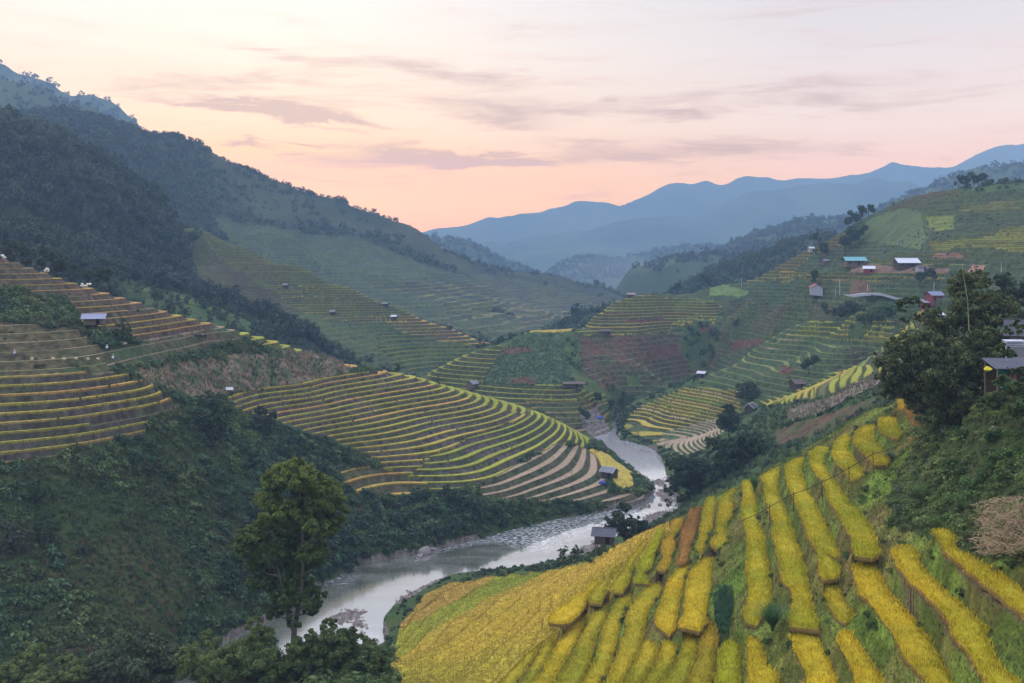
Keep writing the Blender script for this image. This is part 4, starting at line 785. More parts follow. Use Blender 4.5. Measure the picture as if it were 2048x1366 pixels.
# ------------------------------------------------------------------ foliage
RNG = np.random.RandomState(11)
def unit(n, rng=RNG):
    v = rng.normal(size=(n, 3)); return v / np.linalg.norm(v, axis=1)[:, None]
def leaf_quads(c, nrm, size, rng=RNG, aspect=.55, droop=0.0):
    """one pointed four-cornered leaf or sprig at each centre c"""
    n = len(c); a = unit(n, rng); a[:, 2] -= droop; a -= (a * nrm).sum(1)[:, None] * nrm; a /= np.linalg.norm(a, axis=1)[:, None] + 1e-9
    b = np.cross(nrm, a); s = (size * (.6 + .8 * rng.rand(n)))[:, None] if np.isscalar(size) else (size * (.6 + .8 * rng.rand(n)))[:, None]
    v = np.stack([c - a * s, c + b * s * aspect, c + a * s, c - b * s * aspect], 1)
    return v.reshape(-1, 3).astype(np.float32)
def lobes_leaves(lobes, per_m2, leaf, rng, flat=.8, shell=.55, aspect=.55, droop=0.0, sub=True):
    """lobes: (x, y, z, r). leaves sit in small sprays over a bumpy shell, so the outline is ragged and gaps stay open"""
    C_, N_ = [], []
    for (x, y, z, r) in lobes:
        nsub = max(5, int(9 * (r / .9) ** 1.2)) if sub else 1
        nsub = min(nsub, 70)
        d = unit(nsub, rng); d[:, 2] = d[:, 2] * flat + .12
        rad = r * (shell + (1 - shell) * rng.rand(nsub))
        sc = np.array([x, y, z]) + d * rad[:, None]
        sr = r * (.16 + .20 * rng.rand(nsub)) * (1.0 if sub else 3)
        tot = per_m2 * 4 * math.pi * r * r
        k = max(2, int(tot / nsub))
        e = unit(nsub * k, rng); rr = np.repeat(sr, k) * (rng.rand(nsub * k) ** .4)
        p = np.repeat(sc, k, 0) + e * rr[:, None] * [1, 1, .75]
        nn = e * .6 + np.repeat(d, k, 0) * .5 + unit(nsub * k, rng) * .6 + [0, 0, .35]; nn /= np.linalg.norm(nn, axis=1)[:, None]
        C_.append(p); N_.append(nn)
    C_ = np.concatenate(C_); N_ = np.concatenate(N_)
    return leaf_quads(C_, N_, leaf, rng, aspect, droop), len(C_)
def quads(n): return np.arange(n * 4).reshape(n, 4)
def leaf_cols(n, base, rng, var=.35, alt=None, palt=.15, hi=None, z=None):
    b = np.array(base, np.float32)[None] * (1 + var * (rng.rand(n, 1) * 2 - 1))
    if alt is not None:
        m_ = rng.rand(n) < palt; b[m_] = np.array(alt, np.float32) * (1 + var * (rng.rand(m_.sum(), 1) * 2 - 1))
    return np.repeat(b, 4, 0).astype(np.float32)
def tube(pts, rad, n=7):
    pts = np.array(pts, float); V_, F_ = [], []
    for i, p in enumerate(pts):
        t = pts[min(i + 1, len(pts) - 1)] - pts[max(i - 1, 0)]; t /= np.linalg.norm(t) + 1e-9
        a = np.cross(t, [0.3, 1, 0.1]); a /= np.linalg.norm(a) + 1e-9; b = np.cross(t, a)
        for k in range(n):
            w = 2 * math.pi * k / n; V_.append(p + (a * math.cos(w) + b * math.sin(w)) * rad[i])
    for i in range(len(pts) - 1):
        for k in range(n): F_.append((i * n + k, i * n + (k + 1) % n, (i + 1) * n + (k + 1) % n, (i + 1) * n + k))
    return np.array(V_), np.array(F_)
def join(parts):
    V_, F_, o = [], [], 0
    for v, f in parts: V_.append(v); F_.append(f + o); o += len(v)
    return np.concatenate(V_), np.concatenate(F_)
M_BARK = plain('bark', (.13, .105, .080), .9, .1, .45, 2.0, stretch=(3, 3, .6))
M_BARKD = plain('dark_bark', (.07, .058, .045), .9, .1, .4, 3.0)
def empty(name, loc):
    o = bpy.data.objects.new(name, None); S.collection.objects.link(o); o.location = loc; o.empty_display_size = .5; return o
GREEN = (.050, .085, .026); DGREEN = (.032, .060, .027); OLIVE = (.072, .085, .026); BLUEG = (.034, .062, .036); LIME = (.13, .15, .035)
def gz(x, y): return float(sampleH(x, y)[0])
def tree_px(name, Y, base, lobes, label, cat='tree', leaf=.25, per=10, col=GREEN, alt=OLIVE, palt=.2, group=None, trunk_r=.25, trunk=None, seed=1, flat=.8, depth=.8, shell=.55, bark=None, droop=0.0, crown_name='crown', aspect=.55, limbs=True, var=.38, topcol=None):
    """tree surveyed from the photo: lobes are (u, v, r) in photo pixels at depth Y; base (u, v or None)"""
    if name in ('slope_tree', 'hut_tree', 'round_tree', 'ridge_shrub'): Y = hit(base[0], max(l[1] + l[2] for l in lobes), Y)
    rng = np.random.RandomState(seed); k = Y / F
    bx = (base[0] - CX) * k; bz = gz(bx, Y) if base[1] is None else CAMZ - (base[1] - HY) * k
    root = empty(name, (bx, Y, bz)); tag(root, label, cat, group)
    L3 = []
    um = np.mean([l[0] for l in lobes]); R_ = (max(l[0] + l[2] for l in lobes) - min(l[0] - l[2] for l in lobes)) * k / 2
    for (u, v, r) in lobes:
        if name == 'bamboo_grove': r *= 1.2
        if name == 'bush': r *= 1.32
        x = (u - CX) * k - bx; z = CAMZ - (v - HY) * k - bz; rr = r * k
        off = abs(x - (um - CX) * k + bx) / max(R_, .1); dmax = max(0.15, math.sqrt(max(0, 1 - min(1, off) ** 2))) * R_ * depth
        L3.append((x, (rng.rand() * 2 - 1) * dmax * .75, z, rr))
        L3.append((x + (rng.rand() - .5) * rr, (rng.rand() * 2 - 1) * dmax, z + (rng.rand() - .5) * rr * .8, rr * .85))
    v, n = lobes_leaves(L3, per, leaf, rng, flat, shell, aspect, droop)
    cols = leaf_cols(n, col, rng, var, alt, palt)
    if topcol is not None:      # leaf colour blends towards topcol up the crown
        zc = v.reshape(n, 4, 3)[:, 0, 2]; t = np.clip((zc - np.percentile(zc, 30)) / (np.percentile(zc, 98) - np.percentile(zc, 30) + 1e-6), 0, 1) * rng.rand(n)
        cols = cols * (1 - np.repeat(t, 4)[:, None]) + np.array(topcol)[None] * np.repeat(t, 4)[:, None]
    mesh_np(crown_name, v, quads(n), M_LEAF, cols, root)
    ztop = max(l[2] for l in L3); parts = []
    if trunk is None:
        cx_ = np.mean([l[0] for l in L3]); tr = [(0, 0, -.4), (.04 * cx_, .1, ztop * .25), (.5 * cx_, 0, ztop * .55), (.9 * cx_, 0, ztop * .85)]
        parts.append(tube(tr, [trunk_r, trunk_r * .8, trunk_r * .5, trunk_r * .15])); paths = [tr]
    else:
        paths = []
        for path, r0, r1 in trunk:
            tr = [((u - CX) * k - bx, d, CAMZ - (v_ - HY) * k - bz) for u, v_, d in path]
            parts.append(tube(tr, np.linspace(r0, r1, len(tr)), 9)); paths.append(tr)
    if limbs:
        allp = np.array([p for t in paths for p in t[len(t) // 3:]])
        dens = []
        for t in paths:
            t = np.array(t)
            for i in range(len(t) - 1):
                for f in np.linspace(0, 1, 6): dens.append(t[i] * (1 - f) + t[i + 1] * f)
        dens = np.array(dens)
        for (x, y, z, r) in L3[::2]:
            ok = dens[dens[:, 2] < z - .1 * abs(z)]
            if not len(ok): continue
            s = ok[np.argmin(np.linalg.norm(ok - [x, y, z - r * 1.2], axis=1))]
            mid = (s + np.array([x, y, z])) / 2 - [0, 0, r * .25]
            parts.append(tube([s, mid, (x, y, z), (x + (rng.rand() - .5) * r, y + (rng.rand() - .5) * r, z + r * .5)], [trunk_r * .32, trunk_r * .2, trunk_r * .1, trunk_r * .03], 5))
    vv, ff = join(parts); mesh_np('trunk', vv, ff, bark or M_BARK, None, root, smooth=True)
    return root

# the tall tree in the left foreground
tree_px('tall_tree', 135, (588, 1338), [(590, 938, 34), (560, 958, 38), (635, 958, 34), (655, 998, 38), (540, 1000, 32), (612, 1005, 42), (575, 1030, 36), (668, 1040, 26), (640, 1040, 30), (520, 1068, 34), (545, 1095, 36), (498, 1090, 22),
        (590, 1075, 34), (636, 1085, 28), (560, 1130, 36), (606, 1128, 30), (530, 1148, 30), (585, 1160, 28), (640, 1118, 22), (560, 1185, 30), (598, 1192, 26), (622, 1188, 20), (548, 1215, 22), (618, 1218, 16), (560, 1228, 16), (600, 1212, 18), (578, 1200, 22), (632, 1205, 16), (510, 1125, 20), (655, 1060, 20), (595, 975, 30)],
        'tall slender tree with a bare pale trunk standing before the river bend', leaf=.26, per=21, col=(.048, .088, .018), alt=(.10, .13, .024), palt=.25, topcol=(.19, .22, .03), trunk_r=.42, seed=5, flat=.75, shell=.6,
        trunk=[([(590, 1345, 0), (587, 1300, 0), (588, 1262, 0), (597, 1210, .2), (605, 1150, .1), (606, 1090, 0), (602, 1020, -.2), (598, 960, 0)], .50, .08), ([(588, 1262, 0), (577, 1235, -.4), (572, 1190, -.6), (560, 1140, -.8), (548, 1095, -1), (540, 1040, -.8)], .28, .06), ([(606, 1110, 0), (625, 1070, .8), (648, 1030, 1.2)], .14, .05)], droop=.2)
# bamboo grove at the right
tree_px('bamboo_grove', 126, (1895, None), [(1955, 602, 34), (1985, 625, 34), (1930, 630, 34), (1895, 672, 34), (1955, 680, 44), (2000, 672, 30), (1832, 700, 32), (1868, 700, 36), (1800, 695, 26), (1785, 726, 24), (1850, 740, 42), (1905, 735, 44),
        (1958, 752, 40), (1774, 748, 16), (1795, 782, 26), (1855, 785, 40), (1915, 792, 38), (1838, 812, 28), (1880, 815, 28), (1940, 575, 26), (1962, 562, 20), (1820, 760, 32), (1990, 720, 26), (1880, 640, 24)],
        'large drooping dark bamboo grove beside the corrugated roofs', cat='bamboo', leaf=.30, per=20, col=(.072, .102, .030), alt=(.15, .155, .055), palt=.35, trunk_r=.12, seed=8, aspect=.30, droop=.8, depth=.6, flat=1.0, shell=.35, crown_name='leaves', var=.5,
        trunk=[([(1890 + i * 5, 842, -1.5 + i * .4), (1892 + i * 7 - 14, 760, i * .3 - 1), (1875 + i * 12 - 20, 680, i * .2 - 1), (1860 + i * 17 - 20, 615 + abs(i - 6) * 10, -1 + i * .2)], .10, .03) for i in range(10)])
tree_px('bare_bamboo_cane', 120, (1937, 640), [(1935, 600, 5)], 'single bare bamboo cane rising above the grove', cat='bamboo', leaf=.12, per=4, trunk_r=.05, limbs=False, crown_name='leaves',
        trunk=[([(1938, 660, 0), (1935, 600, 0), (1930, 560, .2), (1926, 530, .3)], .05, .02)], bark=plain('cane', (.30, .29, .13), .6), seed=9)
tree_px('thin_tree', 139, (1838, None), [(1812, 606, 16), (1830, 600, 12), (1802, 618, 9), (1848, 612, 8), (1816, 640, 9), (1836, 635, 10), (1850, 628, 7)], 'thin leaning tree with two small tufts of leaves left of the bamboo', leaf=.22, per=15, col=(.045, .075, .02), alt=(.10, .12, .03), seed=10, trunk_r=.08,
        trunk=[([(1842, 800, 0), (1838, 720, 0), (1832, 660, 0), (1822, 625, 0), (1815, 600, 0)], .10, .03), ([(1834, 670, 0), (1842, 640, 0), (1848, 615, 0)], .05, .02)])
tree_px('bamboo_thicket', 178, (2020, None), [(1985, 560, 22), (2010, 588, 28), (2036, 600, 28), (2035, 566, 22), (1962, 552, 10), (2020, 640, 26), (2060, 580, 30), (1990, 600, 24), (1950, 548, 8), (2050, 640, 26), (2090, 620, 30)],
        'darker bamboo thicket behind the grove at the right edge', cat='bamboo', leaf=.32, per=9, col=(.030, .050, .026), alt=OLIVE, palt=.15, aspect=.3, droop=.7, seed=12, crown_name='leaves')
# river trees
tree_px('river_tree', 268, (1385, None), [(1352, 925, 18), (1375, 925, 22), (1347, 958, 16), (1400, 938, 26), (1372, 965, 24), (1408, 972, 28), (1338, 984, 9), (1362, 995, 12), (1395, 1000, 20), (1425, 950, 20), (1338, 1008, 6), (1352, 985, 10)],
        'dark spreading tree leaning over the river behind the crest of the paddies', leaf=.36, per=9, col=DGREEN, alt=GREEN, seed=21, trunk_r=.35, bark=M_BARKD)
tree_px('river_tree', 255, (1480, None), [(1445, 925, 26), (1465, 895, 28), (1492, 880, 26), (1512, 900, 26), (1440, 968, 24), (1482, 945, 30), (1520, 928, 18), (1432, 892, 18), (1500, 935, 22), (1460, 960, 24), (1530, 900, 12)],
        'broad dark tree mass right of the leaning river tree', leaf=.36, per=9, col=DGREEN, alt=GREEN, seed=22, trunk_r=.35, bark=M_BARKD)
tree_px('river_tree', 335, (1458, None), [(1456, 818, 12), (1448, 832, 14), (1466, 838, 14), (1452, 850, 16), (1470, 855, 12), (1440, 848, 8), (1462, 825, 12)], 'upright dark tree beside the striped stubble fields', leaf=.42, per=7, col=DGREEN, alt=GREEN, seed=23, trunk_r=.3, bark=M_BARKD)
tree_px('river_tree', 232, (1250, None), [(1252, 1022, 14), (1236, 1040, 18), (1265, 1042, 18), (1222, 1055, 13), (1286, 1052, 12), (1246, 1062, 20), (1274, 1068, 14), (1215, 1040, 7), (1298, 1062, 8), (1255, 1078, 12)],
        'rounded dark tree on the bank next to the grey roofed river hut', leaf=.32, per=10, col=DGREEN, alt=OLIVE, seed=24, trunk_r=.25, bark=M_BARKD)
tree_px('round_tree', 405, (1496, None), [(1482, 775, 9), (1500, 772, 11), (1512, 782, 9), (1492, 788, 13), (1478, 792, 8), (1506, 795, 9)], 'round dark tree alone on the river spur above the zigzag roofed hut', leaf=.45, per=6, col=DGREEN, seed=25, bark=M_BARKD)
tree_px('shrub', 226, (1127, None), [(1122, 1106, 8), (1132, 1100, 7), (1126, 1114, 8)], 'left of two small shrubs at the water beside the river hut', cat='shrub', leaf=.25, per=8, seed=26, group='shrubs by the river hut', trunk_r=.08)
tree_px('shrub', 224, (1152, None), [(1150, 1098, 7), (1158, 1104, 8), (1148, 1108, 8)], 'right of two small shrubs at the water beside the river hut', cat='shrub', leaf=.25, per=8, seed=27, group='shrubs by the river hut', trunk_r=.08)
# on the near spur
tree_px('slope_tree', 244, (425, None), [(408, 800, 14), (425, 806, 18), (400, 828, 18), (440, 832, 20), (462, 818, 9), (415, 850, 18), (450, 855, 14), (432, 872, 12), (388, 842, 9)], 'largest of the dark trees below the dry maize field', leaf=.34, per=9, col=DGREEN, alt=OLIVE, palt=.2, seed=31, bark=M_BARKD)
tree_px('slope_tree', 262, (525, None), [(520, 826, 13), (536, 842, 14), (510, 846, 13), (546, 832, 9), (530, 862, 13), (500, 862, 8)], 'dark tree under the left end of the long orange strips', leaf=.34, per=9, col=DGREEN, alt=OLIVE, seed=32, bark=M_BARKD)
tree_px('hut_tree', 238, (246, None), [(247, 638, 5), (244, 650, 8), (252, 660, 10), (240, 668, 11), (252, 676, 12), (232, 680, 9)], 'cone shaped tree right of the stilt hut', leaf=.3, per=9, col=GREEN, alt=OLIVE, seed=33, bark=M_BARKD)
for i, (b, l, lab) in enumerate([(105, [(95, 502, 12), (108, 512, 14), (128, 525, 14), (146, 534, 10), (86, 524, 10), (118, 535, 14)], 'tall domed tree behind the top left terraces'),
        (200, [(180, 548, 9), (205, 546, 11), (216, 542, 8), (192, 556, 10), (172, 556, 6), (214, 556, 8)], 'low rounded tree behind the terrace edge right of the domed one'), (30, [(8, 488, 10), (28, 496, 14), (48, 508, 12), (18, 514, 14), (60, 522, 10), (-20, 480, 20)], 'dark tree cluster at the left edge behind the topmost terrace'),
        (240, [(232, 232, 0.1)], '')][:3]):
    tree_px('ridge_tree', 316, (b, None), l, lab, leaf=.4, per=9, col=(.035, .055, .025), alt=OLIVE, palt=.3, seed=34 + i, bark=M_BARKD)
tree_px('ridge_shrub', 350, (795, None), [(795, 731, 5), (797, 738, 6), (792, 741, 5)], 'single dark round bush on the skyline of the curving terraces', cat='shrub', leaf=.35, per=6, col=DGREEN, seed=39, trunk_r=.08)
tree_px('slope_tree', 180, (36, None), [(30, 1050, 16), (26, 1075, 18), (46, 1070, 14), (18, 1098, 14), (50, 1095, 10)], 'grey green tree at the left edge on the scrubby slope', leaf=.24, per=11, col=(.065, .072, .050), alt=OLIVE, seed=41, bark=M_BARKD)
tree_px('slope_tree', 182, (95, None), [(92, 1032, 12), (82, 1052, 12), (104, 1055, 12), (90, 1075, 12), (110, 1078, 8)], 'dark green tree right of the grey green one at the left edge', leaf=.24, per=11, col=DGREEN, alt=GREEN, seed=42, bark=M_BARKD)
tree_px('slope_tree', 200, (78, None), [(78, 965, 10), (70, 985, 12), (90, 985, 11), (78, 1002, 10)], 'small dark tree below the lowest golden strip at the left edge', leaf=.26, per=10, col=DGREEN, alt=GREEN, seed=43, bark=M_BARKD)
tree_px('slope_tree', 235, (500, None), [(492, 900, 10), (508, 908, 12), (498, 925, 12), (515, 925, 8)], 'dark tree right behind the crown of the tall tree', leaf=.3, per=9, col=DGREEN, alt=GREEN, seed=44, bark=M_BARKD)
for i, (u, v, r, col, lab) in enumerate([(58, 1212, 17, GREEN, 'broad shrub in the lower left corner of the weedy slope'), (18, 1160, 16, DGREEN, 'dark shrub at the left edge halfway down the slope'), (128, 1192, 15, OLIVE, 'olive shrub above the pale dry grass patch'), (300, 940, 13, DGREEN, 'left of two dark shrubs just under the golden lowest strip'), (340, 946, 14, GREEN, 'right of two dark shrubs just under the golden lowest strip'),
        (452, 1020, 16, DGREEN, 'shrub left of the tall tree at the height of its lower crown'), (470, 1120, 18, GREEN, 'bushy tree at the left foot of the tall tree crown'), (448, 1172, 16, DGREEN, 'dark shrub low on the slope left of the tall trunk'), (608, 900, 14, DGREEN, 'left shrub of the trio under the long orange strip'), (640, 912, 13, GREEN, 'middle shrub of the trio under the long orange strip'), (690, 918, 12, DGREEN, 'right shrub of the trio under the long orange strip'),
        (782, 1004, 15, GREEN, 'rounded shrub at the lower end of the three short orange strips'), (850, 992, 16, DGREEN, 'dark tree in the thicket right of the three short strips'), (905, 990, 16, DGREEN, 'tall dark tree in the middle of the bank thicket'), (990, 1016, 16, GREEN, 'last tree of the bank thicket next to the stubble terraces'), (170, 1100, 12, BLUEG, 'blue green shrub in the middle of the weedy slope'), (250, 1050, 10, GREEN, 'small shrub among the brown stalks on the slope')]):
    rg = np.random.RandomState(900 + i)
    tree_px('slope_tree', 230, (u, None), [(u, v - r * .3, r * .62)] + [(u + r * (rg.rand() * 1.5 - .75), v + r * (rg.rand() * .9 - .45), r * (.4 + .25 * rg.rand())) for _ in range(5)], lab, cat='shrub', leaf=.28, per=9, col=col, alt=OLIVE, seed=900 + i, bark=M_BARKD, limbs=False, trunk_r=.12)
# bushes along the bottom of the frame
def bush(u, lobes, Y, lab, seed, col, alt, leaf=.21, per=40, **k):
    tree_px('bush', Y, (u, 1400), lobes, lab, cat='bush', leaf=leaf, per=per, col=col, alt=alt, palt=.3, seed=seed, trunk_r=.12, crown_name='leaves', bark=M_BARKD, group='bushes along the near bank', depth=1.0, **k)
bush(260, [(262, 1288, 22), (222, 1306, 28), (300, 1305, 26), (185, 1334, 26), (260, 1330, 36), (335, 1335, 28), (315, 1362, 34), (215, 1362, 34)], 132, 'broad dark glossy-leaved bush at the bottom left of the picture', 51, (.055, .082, .034), (.12, .135, .065), leaf=.24, per=15)
bush(425, [(400, 1306, 24), (440, 1325, 30), (420, 1360, 40), (370, 1345, 24)], 128, 'pale green feathery bush between the glossy bush and the tall tree', 52, (.11, .155, .04), (.18, .20, .05), aspect=.35)
bush(515, [(502, 1264, 16), (522, 1282, 22), (492, 1302, 28), (540, 1318, 30), (480, 1342, 40), (535, 1352, 34)], 126, 'feathery green bush immediately left of the tall bare trunk', 53, (.095, .145, .036), (.16, .18, .05), aspect=.35)
bush(640, [(602, 1290, 20), (640, 1268, 18), (622, 1320, 32), (655, 1300, 26), (620, 1358, 34)], 127, 'leafy bush immediately right of the tall bare trunk', 54, (.085, .13, .032), (.15, .17, .045))
bush(720, [(692, 1270, 20), (685, 1298, 28), (732, 1308, 26), (705, 1340, 38), (762, 1338, 22), (782, 1358, 14), (752, 1364, 24)], 130, 'rounded dense bush next to the lower left corner of the paddies', 55, (.070, .115, .030), (.13, .155, .04))
bush(45, [(30, 1342, 26), (80, 1356, 26), (112, 1342, 14), (140, 1362, 22), (0, 1362, 26)], 126, 'light green bush in the bottom left corner', 56, (.11, .155, .04), (.17, .19, .05))

# masses of growth nobody could count -------------------------------------------------
def template(nleaf, leaf, seed, flat=.7, aspect=.6, kind='bush'):
    rng = np.random.RandomState(seed)
    if kind == 'bush':
        k = 5; c = unit(k, rng) * .5; c[:, 2] = np.abs(c[:, 2]) * .8 + .15; r = .35 + .25 * rng.rand(k)
        w = rng.randint(0, k, nleaf); e = unit(nleaf, rng); p = c[w] + e * (r[w] * (.6 + .4 * rng.rand(nleaf)))[:, None] * [1, 1, flat]
        p[:, 2] = np.maximum(p[:, 2], -.05); n = e + unit(nleaf, rng) * .7 + [0, 0, .4]
    elif kind == 'tree':
        k = 7; c = unit(k, rng) * [.5, .5, .55]; c[:, 2] += .95; r = .3 + .22 * rng.rand(k)
        w = rng.randint(0, k, nleaf); e = unit(nleaf, rng); p = c[w] + e * (r[w] * (.7 + .3 * rng.rand(nleaf)))[:, None]; n = e + unit(nleaf, rng) * .6 + [0, 0, .3]
    elif kind == 'pine':
        h = rng.rand(nleaf); a = rng.rand(nleaf) * 6.28; rr = (.55 * (1 - h) + .08) * np.sqrt(rng.rand(nleaf)); p = np.stack([np.cos(a) * rr, np.sin(a) * rr, .3 + h * 2.1], -1); n = np.stack([np.cos(a), np.sin(a), .8 + 0 * a], -1) + unit(nleaf, rng) * .5
    n /= np.linalg.norm(n, axis=1)[:, None]
    v = leaf_quads(p, n, leaf, rng, aspect)
    return v, np.repeat(1 + .5 * (rng.rand(nleaf) * 2 - 1), 4).astype(np.float32)
def grass_template(nb, seed, h=1.0, lean=.55, w=.03, seg=3):
    rng = np.random.RandomState(seed); V_, F_, sh = [], [], []
    for i in range(nb):
        a = rng.rand() * 6.28; l = h * (.5 + .6 * rng.rand()); le = lean * (.3 + rng.rand()); d = np.array([math.cos(a), math.sin(a), 0]); s = np.array([-d[1], d[0], 0]) * w; b = d * .12 * rng.rand()
        o = len(V_); c = .7 + .6 * rng.rand()
        for j in range(seg + 1):
            t = j / seg; p = b + d * le * l * t * t + np.array([0, 0, l * (t - .35 * le * t * t)]); ww = (1 - t) * 1.0 + .05
            V_.append(p - s * ww); V_.append(p + s * ww); sh += [c, c]
        for j in range(seg): F_.append((o + 2 * j, o + 2 * j + 1, o + 2 * j + 3, o + 2 * j + 2))
    return np.array(V_, np.float32), np.array(F_), np.array(sh, np.float32)
def scatter(tmpls, x, y, z, s, cols, rng, sz=None, tilt=.0):
    """stack copies of templates at the points; returns verts, faces, colours"""
    Vs, Fs, Cs, off = [], [], [], 0
    w = rng.randint(0, len(tmpls), len(x)); th = rng.rand(len(x)) * 6.283
    for t, T in enumerate(tmpls):
        if len(T) == 2: v, sh = T; f = quads(len(v) // 4)
        else: v, f, sh = T
        i = np.nonzero(w == t)[0]
        if not len(i): continue
        c, sn = np.cos(th[i])[:, None], np.sin(th[i])[:, None]; ss = s[i][:, None]; sv = ss if sz is None else sz[i][:, None]
        X = (v[None, :, 0] * c - v[None, :, 1] * sn) * ss + x[i][:, None]; Y = (v[None, :, 0] * sn + v[None, :, 1] * c) * ss + y[i][:, None]; Z = v[None, :, 2] * sv + z[i][:, None]
        Vs.append(np.stack([X, Y, Z], -1).reshape(-1, 3).astype(np.float32)); m = len(v)
        Fs.append((f[None] + (np.arange(len(i)) * m)[:, None, None] + off).reshape(-1, f.shape[1])); Cs.append((cols[i][:, None, :] * sh[None, :, None]).reshape(-1, 3)); off += m * len(i)
    return np.concatenate(Vs), np.concatenate(Fs), np.concatenate(Cs)
cellA = (np.gradient(YR)[:, None] * (TC[1] - TC[0]) * YR[:, None]).astype(np.float32)
def pick(mask, per_m2, rng, umin=-260, umax=2320):
    m_ = mask & (U > umin) & (U < umax); w = np.broadcast_to(cellA, m_.shape)[m_] * (per_m2 if np.isscalar(per_m2) else per_m2[m_])
    ok = np.nonzero(rng.rand(len(w)) < w)[0]; r, c = np.nonzero(m_); r, c = r[ok], c[ok]
    y = YR[r] + (rng.rand(len(r)) - .5) * .3; x = (TC[c] + (rng.rand(len(r)) - .5) * (TC[1] - TC[0])) * y
    return x, y, sampleH(x, y)
def stuff(name, label, masks, per, tm, s0, s1, colA, colB, seed, sink=.2, sz=None, cpatch=15):
    rng = np.random.RandomState(seed); x, y, z = pick(masks, per, rng)
    if not len(x): print('nothing for', name); return
    t = np.clip(.5 + 1.3 * fbm(x, y, cpatch, 3, seed) + .25 * (rng.rand(len(x)) - .5), 0, 1)[:, None]
    cols = (np.array(colA)[None] * (1 - t) + np.array(colB)[None] * t) * (.55 + .9 * rng.rand(len(x), 1))
    s = s0 + (s1 - s0) * rng.rand(len(x)) ** 1.6
    v, f, c = scatter(tm, x, y, z - sink * s, s, cols, rng, None if sz is None else s * (sz[0] + (sz[1] - sz[0]) * rng.rand(len(x))))
    o = mesh_np(name, v, f, M_LEAF, np.clip(c, .003, .9)); o['kind'] = 'stuff'; o['label'] = label; print(name, len(x), len(f)); return o
bushT = [template(70, .20, i) for i in range(5)]; bushF = [template(150, .13, 20 + i) for i in range(5)]; treeT = [template(85, .18, 40 + i, kind='tree') for i in range(6)]; treeS = [template(36, .27, 60 + i, kind='tree') for i in range(6)]
tuftT = [grass_template(26, 80 + i) for i in range(4)]
def hm(*n): 
    m_ = np.zeros((NR, NC), bool)
    for q in n: m_ |= hid == names_id[q]
    return m_
wildM = (land == 0) & (gravel < .5) & (H > .6)
fn = .5 + .9 * fbm(GX, GY, 28, 3, 900); fn2 = .5 + .9 * fbm(GX, GY, 90, 3, 905)
meadow = inpoly(UJ, VJ, [(60, 940), (180, 960), (330, 1060), (400, 1180), (330, 1330), (200, 1230), (120, 1120), (60, 1040)])
stuff('slope_scrub', 'dark green scrub covering the slopes of the near spur', hm('near_spur') & wildM & ~meadow, np.clip(fn * 2.6, .8, 2.6), bushT, .45, 2.3, (.050, .098, .046), (.100, .140, .044), 1001, sz=(.7, 1.3), cpatch=9)
stuff('slope_weeds', 'low weeds between the scrub of the near spur', hm('near_spur') & wildM, .8, tuftT, .5, 1.2, (.07, .125, .04), (.12, .15, .045), 1005, sink=0, cpatch=7)
stuff('slope_weeds', 'tall weeds and dry stalks on the lower left slope', hm('near_spur') & wildM & (meadow | (fn < .45)), 1.5, tuftT, .5, 1.5, (.075, .125, .04), (.19, .13, .075), 1002, sink=0, cpatch=8)
stuff('slope_scrub', 'bushes dotted over the weedy lower left slope', hm('near_spur') & wildM & meadow, .7, bushT, .35, 1.2, (.05, .09, .038), (.09, .125, .04), 1006)
stuff('slope_scrub', 'scrub between the fields of the river spur', hm('right_spur') & wildM, np.clip(fn * .30, .05, .4), bushT, .4, 2.0, BLUEG, (.06, .085, .03), 1003)
stuff('tall_grass', 'tall grass on the river spur and its eroded ridge', hm('right_spur') & wildM & (GY < 330), .35, tuftT, 1.0, 2.2, (.09, .14, .06), (.11, .13, .06), 1004, sink=0)
# ------------------------------------------------------------------ forests on the far slopes
F1 = hm('wooded_flank'); wood = np.clip((fbm(GX, GY, 120, 3, 910) + .55) * 2, 0, 1)
stuff('forest', 'dense blue green wood on the left flank of the valley', F1 & (GY > 330), .085, treeT, 1.8, 5.6, (.032, .052, .036), (.058, .074, .040), 1101, sink=.25, sz=(.8, 1.3), cpatch=60)
F2 = hm('long_mountain'); up = np.clip((V < 470 + (U - 250) * .14) * 1.0, 0, 1)
f2d = np.clip(fbm(GX, GY, 150, 3, 915) * 2 + .45 + .4 * (U < 420), 0.04, 1)
stuff('forest', 'woods and tree belts on the long mountain behind the terraces', F2 & (land == 0), (.046 * f2d).astype(np.float32), treeS, 2.0, 5.5, (.030, .048, .034), (.052, .066, .038), 1102, sink=.25, sz=(.7, 1.1), cpatch=120)
stuff('forest', 'tree covered ridge in the hazy distance behind the farm hillside', hm('wooded_ridge'), .018, treeS, 3, 6, (.028, .052, .030), (.045, .068, .034), 1103, sink=.3, sz=(.9, 1.4), cpatch=100)
stuff('forest', 'far off wooded ridges fading into haze', hm('right_ridge', 'upper_hill', 'cone_hill', 'valley_hill') & (V < 560), .0040, treeS, 4, 9, (.022, .040, .026), (.036, .052, .030), 1104, sink=.3, cpatch=200)
stuff('forest', 'trees along the far blue ridge at the upper left', hm('blue_ridge', 'far_mountains', 'knoll_ridge') & (U < 760), .0016, treeS, 6, 11, (.022, .040, .026), (.036, .052, .030), 1105, sink=.3, cpatch=200)
mid = hm('middle_spur') & (land == 0)
stuff('slope_scrub', 'scrub and small trees in the gully between the two terraced spurs', mid, np.clip(fn * .05, .006, .06), treeT, 1.8, 4.2, (.028, .052, .030), (.050, .075, .034), 1106, sink=.3, cpatch=40)
farm = hm('farm_hillside') & (land == 0)
